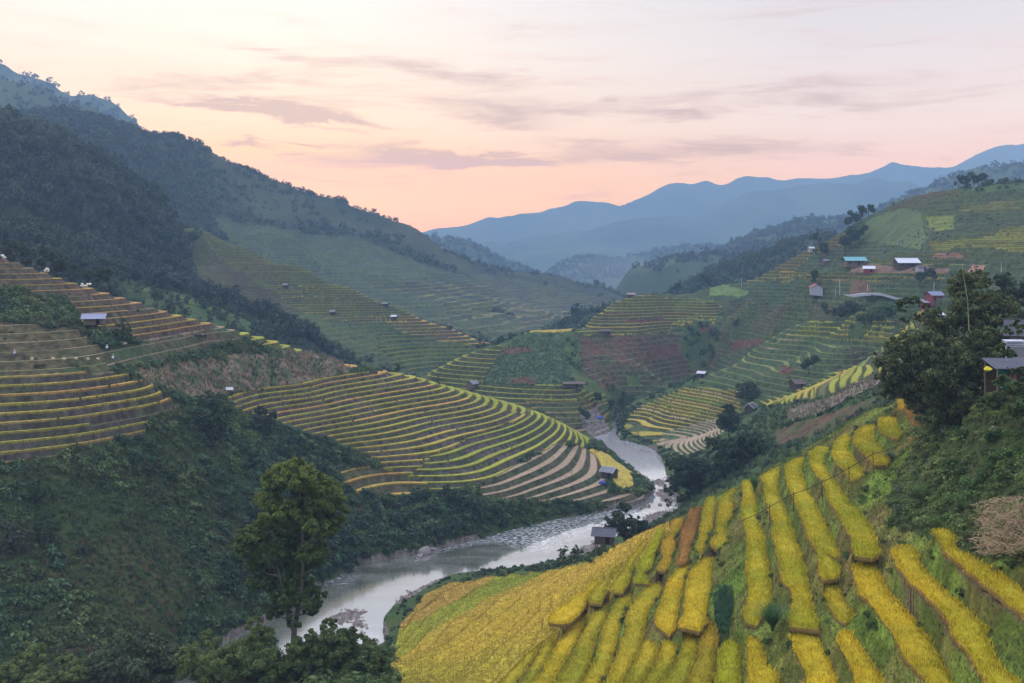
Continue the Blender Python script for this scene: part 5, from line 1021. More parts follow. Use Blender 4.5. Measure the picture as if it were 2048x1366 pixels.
gul = inpoly(UJ, VJ, [(1380, 640), (1700, 640), (1730, 690), (1600, 700), (1480, 760), (1330, 800), (1230, 830), (1240, 790), (1340, 750)]) | inpoly(UJ, VJ, [(1690, 590), (1800, 610), (1790, 650), (1650, 660)]) | inpoly(UJ, VJ, [(1640, 500), (1760, 500), (1800, 540), (1690, 545), (1600, 560)]) | inpoly(UJ, VJ, [(1500, 590), (1680, 570), (1680, 600), (1500, 612)])
stuff('slope_scrub', 'hedges and thickets between the fields of the farm hillside', farm, np.where(gul, .12, np.clip(fn * .03 - .006, .002, .03)), treeT, 1.4, 3.4, (.030, .055, .028), (.055, .085, .034), 1107, sink=.3, cpatch=40)
edge = hm('farm_hillside') & (land == 2) & (GY < 560)
stuff('hedge_growth', 'weeds along the terrace banks of the middle knoll', edge, .03, bushT, .5, 1.3, (.045, .075, .032), (.07, .10, .04), 1108)
stuff('hedge_growth', 'weeds and bushes on the terrace banks of the near spur', hm('near_spur') & (land == 2) & (U < 1000), np.clip(fn2 * .05, 0, .05), bushT, .35, 1.0, (.045, .078, .035), (.07, .10, .04), 1109)
bankline = hm('near_spur', 'right_spur') & (H > .5) & (H < 7) & (land == 0)
stuff('bank_growth', 'dense bushes along the river banks', bankline, .16, bushT, .8, 2.1, (.030, .058, .026), (.05, .08, .032), 1110)
steep = hm('near_spur') & wildM & inpoly(UJ, VJ, [(520, 880), (640, 870), (700, 905), (760, 1000), (900, 985), (1020, 1010), (1030, 1060), (860, 1110), (720, 1140), (600, 1180), (520, 1240), (440, 1180), (500, 1000)])
stuff('bank_thicket', 'thick dark thicket on the steep bank below the curving terraces', steep, .22, bushT, 1.4, 3.4, (.026, .050, .026), (.042, .070, .032), 1111, sz=(.9, 1.5))
stuff('maize_stalks', 'dry brown maize standing in the sloping field above the curving terraces', hm('near_spur') & (land == 3), 1.1, tuftT, .9, 1.7, (.34, .235, .155), (.075, .115, .045), 1112, sink=0, cpatch=3)
stuff('maize_stalks', 'dry maize on the slope above the eroded bank', hm('right_spur') & inpoly(UJ, VJ, [(1570, 822), (1650, 805), (1720, 770), (1770, 752), (1770, 768), (1690, 805), (1640, 830), (1580, 842)]), 1.0, tuftT, .8, 1.5, (.33, .25, .20), (.14, .14, .07), 1113, sink=0, cpatch=3)
stuff('maize_crop', 'green maize on the steep plot in front of the knoll', hm('farm_hillside') & inpoly(UJ, VJ, [(1010, 695), (1050, 672), (1125, 665), (1130, 700), (1145, 765), (1030, 772), (965, 764), (985, 730), (1000, 706)]), .45, tuftT, .9, 1.6, (.085, .125, .05), (.06, .10, .045), 1114, sink=0, cpatch=5)
# weeds and shrubs on the near hillside
shrub = mF & (land == 0) & (U > 1300) & (H > 1)
vine = inpoly(UJ, VJ, [(1800, 860), (2100, 760), (2100, 940), (1900, 900)]) 
stuff('weeds', 'tangle of green weeds and low shrubs above the paddies at the right', shrub, np.where(vine, 1.6, 2.6), bushF, .35, 1.3, (.090, .160, .040), (.185, .205, .060), 1120, sz=(.6, 1.2), cpatch=7)
stuff('weeds', 'pale grey green flowering weeds scattered over the right slope', shrub, np.clip(.5 * fbm(GX, GY, 9, 3, 941), 0, 1), bushF, .4, 1.1, (.17, .22, .11), (.24, .25, .16), 1124, sz=(.8, 1.4), cpatch=5)
stuff('weeds', 'tall grasses among the shrubs at the right', shrub, .6, tuftT, .6, 1.5, (.10, .17, .045), (.17, .18, .075), 1121, sink=0, cpatch=6)
stuff('bank_growth', 'dense growth on the near bank below the tall tree', mF & (land == 0) & (U > 0) & (U < 800) & (GY < 185) & (GY > 95) & (H > 1), .45, bushF, 1.4, 3.4, (.075, .120, .034), (.13, .16, .045), 1123, sz=(.8, 1.2))
dark = mF & (land == 0) & (U > 700) & (U <= 1300) & (H > 1)
stuff('bank_growth', 'reeds and bushes on the bank at the foot of the yellow slope', dark, .35, bushT, .5, 1.4, (.035, .065, .03), (.06, .09, .035), 1122)
# short grass on the banks between paddies
def bank_grass():
    rng = np.random.RandomState(77); x, y, z = pick(mF & (land == 5), 16.0, rng)
    n = len(x); t = np.clip(.36 + 1.6 * fbm(x, y, 7, 3, 720) + .5 * (rng.rand(n) - .5), 0, 1)[:, None]
    c = (np.array([(.130, .195, .034)]) * (1 - t) + np.array([(.175, .13, .052)]) * t) * (.6 + .8 * rng.rand(n, 1))
    blades('bank_grass', 'rough grass on the banks between the near paddies', x, y, z, .45, .06, c, rng)
def blades(name, label, x, y, z, h, w, cols, rng, parent=None, mat=None, upf=.75):
    n = len(x); a = rng.rand(n) * 6.283; hh = h * (.5 + .8 * rng.rand(n)); lx = rng.normal(size=n) * .35 * hh; ly = rng.normal(size=n) * .35 * hh; ww = w * (.6 + .8 * rng.rand(n))
    ca, sa = np.cos(a) * ww, np.sin(a) * ww
    v = np.stack([np.stack([x - ca, y - sa, z], -1), np.stack([x + ca, y + sa, z], -1), np.stack([x + lx, y + ly, z + hh * upf], -1)], 1).reshape(-1, 3)
    c = np.repeat(cols, 3, 0); c = c.reshape(n, 3, 3); c = c.reshape(-1, 3)
    o = mesh_np(name, v, np.arange(n * 3).reshape(n, 3), mat or M_RICE, np.clip(c, .004, .9), parent)
    if parent is None: o['kind'] = 'stuff'; o['label'] = label
    return o
bank_grass()
stuff('bank_weeds', 'clumps of weeds on the banks between the near paddies', mF & (land == 5), np.clip(.16 + .5 * fbm(GX, GY, 9, 3, 733), .01, .4), bushF, .3, .95, (.06, .11, .03), (.11, .15, .04), 1130)
# ------------------------------------------------------------------ the near paddies, each a thing of its own
PC = {'m': ((.62, .49, .030), (.42, .40, .024)), 'y': ((.74, .53, .030), (.52, .43, .025)), 'g': ((.58, .45, .030), (.38, .36, .024)), 'o': ((.66, .42, .045), (.44, .36, .028)), 'b': ((.50, .47, .022), (.40, .41, .02)), 'r': ((.50, .28, .07), (.36, .20, .06))}
STALK = np.array((.30, .20, .06))
def make_paddy(p, idx):
    rng = np.random.RandomState(300 + idx); poly = densify(p['xy'], .9)
    poly = poly + rng.normal(size=poly.shape) * .09
    cx_, cy_ = poly.mean(0); zt = p['z']; root = empty('rice_paddy', (cx_, cy_, zt - RICE_H)); tag(root, p['label'], 'rice paddy', 'rice paddies on the near hillside')
    vo_, eo_, fo_, *_r = delaunay_2d_cdt([Vector((float(a), float(b))) for a, b in poly], [(i, (i + 1) % len(poly)) for i in range(len(poly))], [], 1, .001)
    # interior points give the standing crop a slightly uneven top
    ca, cb = PC[p['col']]; A_, B_ = np.array(ca), np.array(cb)
    x0, y0 = poly.min(0); x1, y1 = poly.max(0); st = .55
    gx, gy = np.meshgrid(np.arange(x0, x1, st), np.arange(y0, y1, st * 1.3)); gx = gx.ravel() + (rng.rand(gx.size) - .5) * .3; gy = gy.ravel() + (rng.rand(gy.size) - .5) * .4
    ii = inpoly(gx, gy, poly); gx, gy = gx[ii], gy[ii]; dd = dist_poly(gx, gy, poly); gx, gy = gx[dd > .22], gy[dd > .22]
    vs = [Vector((float(a), float(b))) for a, b in poly] + [Vector((float(a), float(b))) for a, b in zip(gx, gy)]
    vo_, eo_, fo_, *_r = delaunay_2d_cdt(vs, [(i, (i + 1) % len(poly)) for i in range(len(poly))], [], 1, .001)
    V2 = np.array([tuple(v) for v in vo_]); tri = np.array([f for f in fo_ if len(f) == 3])
    de = dist_poly(V2[:, 0], V2[:, 1], poly)
    zz = zt - .34 * (de < .05) - .12 * np.clip(1 - de / .6, 0, 1) + .10 * fbm(V2[:, 0], V2[:, 1], 1.1, 2, 31) + .10 * fbm(V2[:, 0], V2[:, 1], 6, 2, 33)
    n = len(poly); top = np.column_stack([V2, zz]); low = np.column_stack([poly, np.full(n, zt - RICE_H - .25)])
    rim = np.column_stack([poly, zt - .30 + .06 * rng.rand(n)])
    V3 = np.concatenate([top, rim, low]); o1 = len(top); o2 = o1 + n
    sk = [(o1 + i, o2 + i, o2 + (i + 1) % n) for i in range(n)] + [(o1 + i, o2 + (i + 1) % n, o1 + (i + 1) % n) for i in range(n)]
    def tone(x, y, r=None):
        t = np.clip(.5 + 1.2 * fbm(x, y, 7, 3, 740) + (0 if r is None else .9 * (r - .5)), 0, 1)[:, None]; return A_ * (1 - t) + B_ * t
    c = np.concatenate([tone(V2[:, 0], V2[:, 1]) * .8, np.tile(STALK * 1.1, (n, 1)), np.tile(STALK * .7, (n, 1))])
    o = mesh_np('standing_crop', V3 - [cx_, cy_, zt - RICE_H], np.concatenate([tri, np.array(sk)]), M_RICE, c, root)
    area = .5 * abs(np.dot(poly[:, 0], np.roll(poly[:, 1], 1)) - np.dot(poly[:, 1], np.roll(poly[:, 0], 1)))
    m = int(area * 70 * 2.2); bx = x0 + rng.rand(m) * (x1 - x0); by = y0 + rng.rand(m) * (y1 - y0)
    m = int((x1 - x0) * (y1 - y0) * 64); bx = x0 + rng.rand(m) * (x1 - x0); by = y0 + rng.rand(m) * (y1 - y0); ii = inpoly(bx, by, poly); bx, by = bx[ii], by[ii]
    cc = tone(bx, by, rng.rand(len(bx))) * (.55 + .8 * rng.rand(len(bx), 1))
    # stalks leaning out round the rim
    q = densify(poly, .10); rx = q[:, 0] + rng.normal(size=len(q)) * .10; ry = q[:, 1] + rng.normal(size=len(q)) * .10
    X = np.concatenate([bx, rx]); Y = np.concatenate([by, ry]); Z = np.concatenate([np.full(len(bx), zt - .12), zt - .55 + .3 * rng.rand(len(rx))]); c2 = np.concatenate([cc, (tone(rx, ry) * .5 + np.array((.50, .27, .08)) * .45) * (.6 + .7 * rng.rand(len(rx), 1))])
    b = blades('rice_ears', '', X - cx_, Y - cy_, Z - (zt - RICE_H), .46, .042, c2, rng, root)
    return len(X)
print('rice blades', sum(make_paddy(p, i) for i, p in enumerate(paddies)))
def low_rice():
    rng = np.random.RandomState(55); x, y, z = pick(NR_M, 13, rng); r_ = np.clip(np.searchsorted(YR, y), 0, NR - 1); c_ = np.clip(np.round((x / y - TC[0]) / (TC[1] - TC[0])).astype(int), 0, NC - 1)
    cols = COL[r_, c_] * (.8 + .5 * rng.rand(len(x), 1)); print('low rice', len(x))
    blades('rice_crop', 'yellow and green rice covering the gentle slope down to the river bend', x, y, z - .05, .5, .085, cols, rng)
low_rice()
def crop_patch():
    rng = np.random.RandomState(66); z = CAMZ - CROP_PATCH[0]; poly = densify(cp_xy, 1.0); x0, y0 = poly.min(0); x1, y1 = poly.max(0)
    m = int((x1 - x0) * (y1 - y0) * 7); x = x0 + rng.rand(m) * (x1 - x0); y = y0 + rng.rand(m) * (y1 - y0); ii = inpoly(x, y, poly); x, y = x[ii], y[ii]
    v, f, c = scatter(tuftT, x, y, np.full(len(x), z - .5), .65 + .35 * rng.rand(len(x)), np.array([(.045, .115, .055)]) * (.7 + .6 * rng.rand(len(x), 1)), rng)
    o = mesh_np('ginger_patch', v, f, M_LEAF, c); tag(o, 'dark blue green patch of leafy crop between the paddies', 'crop patch')
crop_patch()
# ------------------------------------------------------------------ huts, houses, poles and small things
def bm_box(a, b, rot=0, org=(0, 0, 0)):
    x0, y0, z0 = a; x1, y1, z1 = b; v = np.array([(x, y, z) for z in (z0, z1) for y in (y0, y1) for x in (x0, x1)], float)
    f = np.array([(0, 2, 3, 1), (4, 5, 7, 6), (0, 1, 5, 4), (2, 6, 7, 3), (0, 4, 6, 2), (1, 3, 7, 5)]); return v, f
def prism(xy, z0, z1):
    n = len(xy); v = np.array([(x, y, z0) for x, y in xy] + [(x, y, z1) for x, y in xy]); f = [(i, (i + 1) % n, n + (i + 1) % n, n + i) for i in range(n)]
    return v, np.array(f)
def mesh_py(name, parts, mat, parent=None):
    v, f = join(parts); return mesh_np(name, v, f, mat, None, parent)
def slab(p0, p1, p2, p3, t):
    """a thin roof sheet between four corners"""
    P4 = np.array([p0, p1, p2, p3], float); n = np.cross(P4[1] - P4[0], P4[3] - P4[0]); n /= np.linalg.norm(n); v = np.concatenate([P4, P4 + n * t])
    return v, np.array([(0, 3, 2, 1), (4, 5, 6, 7), (0, 1, 5, 4), (1, 2, 6, 5), (2, 3, 7, 6), (3, 0, 4, 7)])
M_WOOD = plain('weathered_wood', (.16, .115, .080), .85, .15, .45, 2.5, stretch=(6, 6, .7)); M_WOODD = plain('dark_wood', (.075, .055, .042), .9, .1, .4, 2.5, stretch=(6, 6, .7)); M_DARK = plain('interior_dark', (.012, .011, .010), 1, 0)
M_FIBRO = plain('grey_fibre_cement', (.19, .19, .21), .7, .3, .3, 1.5); M_FIBROL = plain('pale_fibre_cement', (.50, .50, .52), .7, .3, .25, 1.5); M_TIN = plain('white_metal_sheet', (.52, .52, .55), .45, .5, .12, 1.0)
M_TEAL = plain('teal_metal_sheet', (.09, .30, .30), .45, .5, .2, 1.0); M_RED = plain('red_metal_sheet', (.36, .055, .055), .5, .4, .2, 1.0); M_REDW = plain('red_painted_board', (.22, .045, .045), .8, .2, .3, 2); M_WALL = plain('grey_wall', (.36, .35, .37), .9, .1, .2, 2)
M_BLUE = plain('blue_tarpaulin', (.03, .06, .30), .6, .3, .3, 2); M_POLE = plain('concrete', (.46, .46, .46), .85, .2, .15, 4); M_THATCH = plain('brown_thatch', (.14, .11, .09), .95, .05, .5, 4); M_WIRE = plain('black_hose', (.02, .02, .022), .6, .3)
M_STRAW = plain('straw', (.48, .38, .24), .9, .1, .3, 6); M_SACK = plain('white_sack', (.78, .74, .60), .8, .2, .15, 3); M_CONC = plain('road_concrete', (.42, .42, .43), .9, .1, .15, 1.5); M_CONC2 = plain('red_earth', (.26, .13, .08), .95, .05, .3, 1.5); M_YEL = plain('yellow_plastic', (.75, .60, .03), .6, .3, .2, 3)
def hut(name, u, v, Y, wpx, rot, label, cat='hut', l=None, w=None, wall_h=2.0, stilt=0.0, pitch=.55, over=.45, roofm=None, wallm=None, group=None, gable=True, open_front=False, windows=0, door=True, corrug=0, trimm=None, sink=.3, z=None, roof_name='roof'):
    Y = Y if z is not None else hit(u, v, Y) + .3 * (w or 3); k = Y / F; L_ = l or wpx * k; Wd = w or L_ * .75; x = (u - CX) * k; zb = gz(x, Y) if z is None else z
    root = empty(name, (x, Y, zb)); root.rotation_euler = (0, 0, R(rot)); tag(root, label, cat, group)
    a, b = L_ / 2, Wd / 2; z0, z1 = stilt, stilt + wall_h; rh = Wd / 2 * pitch; wm = wallm or M_WOOD; rm = roofm or M_FIBRO
    # walls with a gable
    v_ = [(-a, -b, z0 - (sink + .6 if not stilt else 0)), (a, -b, z0 - (sink + .6 if not stilt else 0)), (a, b, z0 - (sink if not stilt else 0)), (-a, b, z0 - (sink if not stilt else 0)), (-a, -b, z1), (a, -b, z1), (a, b, z1), (-a, b, z1), (-a, 0, z1 + rh), (a, 0, z1 + rh)]
    q = [(0, 1, 5, 4), (1, 2, 6, 5), (2, 3, 7, 6), (3, 0, 4, 7), (0, 3, 2, 1), (4, 8, 8, 7), (5, 6, 9, 9)]
    me = bpy.data.meshes.new('wall'); me.from_pydata(v_, [], [(0, 1, 5, 4), (1, 2, 6, 9, 5), (2, 3, 7, 6), (3, 0, 4, 8, 7), (0, 3, 2, 1)]); me.materials.append(wm); me.update(); wo = bpy.data.objects.new('wall', me); S.collection.objects.link(wo); wo.parent = root
    if windows: # sheets of boards standing proud so the wall shows its planks
        for i in range(windows):
            xx = -a + L_ * (i + .5) / windows; mesh_py('window', [bm_box((xx - .35, -b - .03, z0 + wall_h * .4), (xx + .35, -b - .005, z0 + wall_h * .8))], M_DARK, root)
    if door: mesh_py('door', [bm_box((a * .25, -b - .035, z0 + .02), (a * .25 + .85, -b - .006, z0 + wall_h * .85))], M_DARK, root)
    if corrug or True:
        nb = max(4, int(L_ / .35)); bat = [bm_box((-a + i * L_ / nb - .03, -b - .02, z0), (-a + i * L_ / nb + .03, -b - .002, z1 - .02)) for i in range(1, nb)]
        mesh_py('wall_battens', bat, M_WOODD if wm in (M_WOOD, M_WOODD) else wm, root)
    o = over; s = pitch
    e = [slab((-a - o, -b - o, z1 - o * s), (a + o, -b - o, z1 - o * s), (a + o, 0, z1 + rh + .02), (-a - o, 0, z1 + rh + .02), .07), slab((a + o, b + o, z1 - o * s), (-a - o, b + o, z1 - o * s), (-a - o, 0, z1 + rh + .02), (a + o, 0, z1 + rh + .02), .07)]
    nr = max(4, int((L_ + 2 * o) / .45))
    for i in range(nr + 1):
        xx = -a - o + (L_ + 2 * o) * i / nr
        for sg in (-1, 1): e.append(slab((xx - .05, sg * (b + o), z1 - o * s + .08), (xx + .05, sg * (b + o), z1 - o * s + .08), (xx + .05, 0, z1 + rh + .10), (xx - .05, 0, z1 + rh + .10), .035))
    ro = mesh_py(roof_name, e, rm, root)
    mesh_py('ridge_cap', [bm_box((-a - o - .05, -.12, z1 + rh + .06), (a + o + .05, .12, z1 + rh + .16))], trimm or rm, ro)
    if trimm:
        for sx in (-a - o - .1, a + o): mesh_py('barge_board', [slab((sx, sg * (b + o), z1 - o * s - .05), (sx + .12, sg * (b + o), z1 - o * s - .05), (sx + .12, 0, z1 + rh + .12), (sx, 0, z1 + rh + .12), .14) for sg in (-1, 1)], trimm, ro)
    if stilt:
        for px_, py_ in ((-a + .15, -b + .15), (a - .15, -b + .15), (0, -b + .15), (-a + .15, b - .15), (a - .15, b - .15)):
            mesh_py('stilt', [bm_box((px_ - .09, py_ - .09, -2.2), (px_ + .09, py_ + .09, z0))], M_WOOD, root)
        mesh_py('floor_deck', [bm_box((-a - .2, -b - .2, z0 - .16), (a + .2, b + .2, z0 - .02))], M_WOODD, root)
    return root
hut('stilt_hut', 189, 668, 241, 36, 14, 'brown plank hut on stilts with a bluish roof, among the terraces at the left', stilt=1.9, wall_h=1.7, pitch=.5, w=3.6, over=.6, roofm=plain('blue_grey_sheet', (.22, .235, .31), .6, .35, .2, 1.2))
hut('field_hut', 945, 780, 368, 20, 60, 'small plank hut on the skyline end of the curving terraces', wall_h=2.2, stilt=.8, pitch=.7, w=3.2)
hut('field_hut', 1219, 958, 327, 25, -38, 'dark hut with a grey sheet roof beside the golden plot on the river nose', wall_h=2.4, pitch=.6, w=3.6, wallm=M_WOODD, trimm=M_FIBROL)
hut('river_hut', 1209, 1096, 214, 35, -12, 'dark wooden hut with a grey slab roof behind the lower rim of the paddies', wall_h=1.9, stilt=.6, pitch=.38, w=4.4, over=.7, wallm=M_WOODD, roofm=plain('slate_grey_sheet', (.075, .075, .088), .7, .3, .35, 1.5), z=14.0)
hut('open_shelter', 1146, 778, 455, 38, 4, 'long ramshackle shelter of poles and sheets at the foot of the steep maize plot', cat='shelter', wall_h=1.8, stilt=1.2, pitch=.25, w=4.5, over=.7, roofm=M_THATCH, wallm=M_WOODD)
hut('field_hut', 1404, 756, 466, 15, -35, 'small hut with a pale grey roof on the left tip of the river spur', wall_h=2.0, pitch=.45, w=3.2, roofm=M_FIBROL, wallm=M_WOODD)
hut('field_hut', 1501, 826, 360, 18, 55, 'dark hut with white zigzag roof edges below the round dark tree', wall_h=2.2, pitch=.75, w=3.4, roofm=plain('black_sheet', (.06, .06, .07), .7, .3), wallm=M_WOODD, trimm=M_TIN)
hut('thatched_hut', 1594, 776, 398, 22, 20, 'shaggy thatched hut at the top of the small yellow plots on the river spur', wall_h=2.0, pitch=.7, w=4.0, roofm=M_THATCH, wallm=M_WOODD)
hut('field_hut', 1211, 672, 520, 20, 0, 'low grey hut under the yellow band of the knoll', wall_h=1.8, pitch=.4, w=3.6, wallm=M_WOODD, roofm=M_THATCH)
hut('summit_hut', 1262, 590, 607, 14, 0, 'tiny pinkish roofed shelter on the top of the knoll', wall_h=2.0, pitch=.5, w=3.5, stilt=.5, roofm=plain('faded_tile', (.30, .20, .17), .8, .2, .2, 2), wallm=M_WOODD)
for (u, v, Y, rm, lab) in [(666, 631, 575, M_FIBRO, 'grey hut in the gully below the long yellow lines of the middle spur'), (788, 641, 588, M_TIN, 'white roofed hut near the orange end of the middle spur'), (772, 607, 610, M_FIBRO, 'small pale roofed hut on the skyline of the middle spur'), (572, 578, 610, M_FIBRO, 'dark hut in the brown fields of the middle spur'),
                        (899, 656, 600, M_THATCH, 'dark shack beneath the trees at the orange end of the middle spur'), (598, 516, 690, M_FIBRO, 'lone tiny hut at the upper right rim of the middle spur fields'), (422, 577, 560, M_FIBROL, 'pale roofed hut at the edge of the brown fields')]:
    hut('field_hut', u, v, Y, 10, (u * 7) % 50 - 25, lab, wall_h=1.7, pitch=.55, w=2.8, over=.3, roofm=rm, wallm=M_WOODD, group='huts on the middle spur')
hut('small_shed', 458, 787, 262, 7, 30, 'tiny white roofed shed at the corner of the dry maize field', wall_h=1.0, pitch=.6, w=1.1, roofm=M_TIN, door=False)
# houses on the farm hillside
hut('farmhouse', 1812, 537, 478, 38, 2, 'long white roofed farmhouse on the right hillside', cat='house', wall_h=2.8, pitch=.55, w=6.5, over=1.0, roofm=M_TIN, wallm=M_WOODD, windows=3)
hut('farmhouse', 1708, 535, 500, 36, 0, 'farmhouse with a teal green metal roof', cat='house', wall_h=2.8, pitch=.5, w=6, over=1.0, roofm=M_TEAL, wallm=M_WOOD, windows=3)
hut('shed', 1738, 548, 478, 20, -20, 'low shed with a patched white roof below the teal farmhouse', cat='shed', wall_h=1.9, pitch=.5, w=4.5, roofm=M_TIN, wallm=M_REDW)
hut('shed', 1842, 545, 470, 17, 5, 'small grey shed right of the white roofed farmhouse', cat='shed', wall_h=2.0, pitch=.3, w=3.6, roofm=M_THATCH, wallm=M_WALL)
hut('shed', 1650, 533, 520, 13, 25, 'small grey roofed shed left of the teal farmhouse', cat='shed', wall_h=2.0, pitch=.5, w=3.5)
hut('shed', 1622, 506, 640, 9, 10, 'tiny white shed high on the terrace edge', cat='shed', wall_h=2.0, pitch=.5, w=3, roofm=M_TIN, wallm=M_WALL)
hut('barn', 1632, 592, 440, 24, 78, 'red roofed barn with a pale end wall', cat='barn', l=11, wall_h=3.6, pitch=.6, w=5.5, roofm=M_RED, wallm=M_WALL, door=False)
hut('red_house', 1868, 606, 386, 24, 6, 'dark red two tier house with a slate blue roof beyond the grove', cat='house', wall_h=3.4, pitch=.45, w=6, roofm=plain('slate_blue_sheet', (.17, .18, .26), .6, .4, .15, 1), wallm=M_REDW, windows=2)
hut('red_annex', 1856, 616, 372, 22, 6, 'lower red annex with a grey roof in front of the dark red house', cat='house', wall_h=2.4, pitch=.3, w=3.5, roofm=plain('pale_slate_sheet', (.28, .29, .36), .6, .4, .15, 1), wallm=M_REDW, windows=1)
hut('blue_shed', 1917, 602, 392, 12, 0, 'shed with a bright blue roof right of the dark red house', cat='shed', wall_h=2.2, pitch=.4, w=3.5, roofm=plain('blue_sheet', (.04, .13, .50), .5, .4), wallm=M_WALL)
hut('shed', 1873, 640, 330, 22, 12, 'pale roofed shed peeping out above the bamboo grove', cat='shed', wall_h=1.6, pitch=.4, w=3.6, roofm=M_FIBROL, wallm=M_WOODD)
# homestead at the right edge
Hx = lambda u, Y: (u - CX) / F * Y
hut('plank_house', 2078, 690, 118, 64, -28, 'grey plank house at the right edge beyond the grove', cat='house', l=6.0, wall_h=2.6, pitch=.55, w=5, over=.7, roofm=plain('dull_slate', (.08, .075, .085), .8, .2, .3, 2), wallm=plain('grey_planks', (.24, .22, .23), .9, .1, .35, 2, stretch=(6, 6, .7)), z=CAMZ - (700 - HY) * 118 / F - .5)
def lean_to():
    Y = 104; x = Hx(2032, Y); zt = CAMZ - (728 - HY) * Y / F; root = empty('lean_to_shed', (x, Y, zt - 2.6)); tag(root, 'open lean-to with a corrugated grey roof draped with creepers', 'shed')
    e = []; n = 26
    for i in range(n):
        x0 = -2.9 + 5.8 * i / n; x1 = x0 + 5.8 / n * .55; e.append(slab((x0, -1.5, 2.25), (x1, -1.5, 2.25), (x1, 1.5, 3.05), (x0, 1.5, 3.05), .05)); e.append(slab((x1, -1.5, 2.20), (x0 + 5.8 / n, -1.5, 2.20), (x0 + 5.8 / n, 1.5, 3.00), (x1, 1.5, 3.00), .03))
    mesh_py('corrugated_roof', e, plain('corrugated_sheet', (.13, .13, .155), .8, .2, .2, 1), root)
    for px_ in (-2.6, -1.2, .6, 2.4):
        for py_ in (-1.3, 1.3): mesh_py('post', [bm_box((px_ - .06, py_ - .06, -.8), (px_ + .06, py_ + .06, 2.3 + (py_ + 1.3) * .28))], M_WOOD, root)
    mesh_py('back_wall', [bm_box((-2.6, 1.34, -.5), (2.6, 1.42, 2.8))], M_WOODD, root)
    mesh_py('green_curtain', [bm_box((-2.4, -1.25, .1), (-1.5, -1.18, 2.1))], plain('green_cloth', (.012, .07, .05), .9, .1, .3, 3), root)
    [mesh_py('hanging_washing', [q], m_w, root) for m_w in [plain('red_cloth', (.35, .08, .07), .9, .1, .6, 6)] for q in (bm_box((-.9, -1.2, .9), (-.55, -1.15, 1.8)), bm_box((.9, -1.2, 1.0), (1.3, -1.15, 1.7)))]
    rng = np.random.RandomState(4); v, n_ = lobes_leaves([(-1.4 + i * .6, -1.6, 1.75 + .35 * rng.rand(), .5) for i in range(8)], 55, .13, rng); mesh_np('creeper', v, quads(n_), M_LEAF, leaf_cols(n_, (.05, .09, .02), rng), root)
    r2_ = empty('yellow_tarp', (Hx(1972, Y - 1), Y - 1.5, zt - .35)); tag(r2_, 'bright yellow bundle hanging at the corner of the lean-to', 'tarpaulin')
    rng = np.random.RandomState(5); P_ = unit(26, rng) * [.50, .22, .30] * (.55 + .6 * rng.rand(26, 1)); bm = __import__('bmesh').new(); [bm.verts.new(p) for p in P_]; __import__('bmesh').ops.convex_hull(bm, input=bm.verts); me = bpy.data.meshes.new('sheet'); bm.to_mesh(me); me.materials.append(M_YEL); o = bpy.data.objects.new('sheet', me); S.collection.objects.link(o); o.parent = r2_
lean_to()
def white_sheet():
    Y = 110; mesh = []; x = Hx(2028, Y); z = CAMZ - (692 - HY) * Y / F
    for i in range(4): mesh.append(slab((-1.1, -.5, i * .17), (1.1, -.5, i * .17), (1.1, .5, i * .17 + .12), (-1.1, .5, i * .17 + .12), .06))
    mesh.append(bm_box((-1.1, -.4, -1.5), (-1.0, -.3, .1))); mesh.append(bm_box((1.0, -.4, -1.5), (1.1, -.3, .1)))
    o = mesh_py('white_roof_sheets', mesh, M_TIN); o.location = (x, Y, z); tag(o, 'stack of white roofing sheets in front of the grey plank house', 'roofing')
white_sheet()
# poles
def pole(u, vt, vb, Y, label, r=.16, tip=True, mat=None):
    Y = hit(u, vb, Y); k = Y / F; x = (u - CX) * k; zt = CAMZ - (vt - HY) * k; zb = gz(x, Y) - .5
    root = empty('power_pole', (x, Y, zb)); tag(root, label, 'power pole', 'concrete power poles on the farm hillside')
    mesh_py('shaft', [tube([(0, 0, 0), (0, 0, zt - zb)], [r, r * .75], 8)], mat or M_POLE, root)
    if tip: mesh_py('crossarm', [bm_box((-.5, -.06, zt - zb - .5), (.5, .06, zt - zb - .36))], M_DARK, root)
    return (x, Y, zt)
PT = [pole(1679.5, 557, 592, 420, 'tallest concrete pole at the left end of the road'), pole(1671.5, 575, 594, 430, 'short thin pole left of the tallest one', .10), pole(1735, 568, 582, 425, 'pole beside the earth track right of the tallest one'), pole(1868, 563, 590, 392, 'white pole directly behind the dark red house'),
      pole(1846, 552, 568, 440, 'short pole right of the small grey shed', .13), pole(2002.5, 523, 545, 400, 'pole at the far right on the grassy hillside', .13), pole(1926, 536, 552, 405, 'pole against the bare red scar on the hillside', .13), pole(1483, 553, 574, 560, 'pole left of the hedges near the knoll', .14),
      pole(1584, 494, 524, 660, 'thin dark pole on the terrace skyline', .11, mat=M_WOODD)]
pole(1556, 458, 482, 940, 'faint mast on the wooded ridge', .25, mat=M_WOODD)
# road
def road():
    v, f = [], []; pts = [(1686, 592, 414), (1700, 592, 414), (1730, 594, 410), (1760, 596, 405), (1795, 599, 399), (1830, 602, 393), (1870, 606, 384)]
    rp = [((u - CX) / F * yy, yy) for u, vv, Y in pts for yy in [hit(u, vv, Y)]]
    for x, y in rp:
        z = max(gz(x, y + 1.8), gz(x, y - 1.8)) + .35; v += [(x, y - 1.8, z), (x, y + 1.8, z), (x, y - 1.8, z - 1.2), (x, y + 1.8, z - 1.2)]
    for i in range(len(rp) - 1): a = i * 4; f += [(a, a + 4, a + 5, a + 1), (a + 2, a + 6, a + 4, a), (a + 1, a + 5, a + 7, a + 3)]
    o = mesh_np('road', np.array(v), np.array(f), M_CONC); o['kind'] = 'structure'
road()
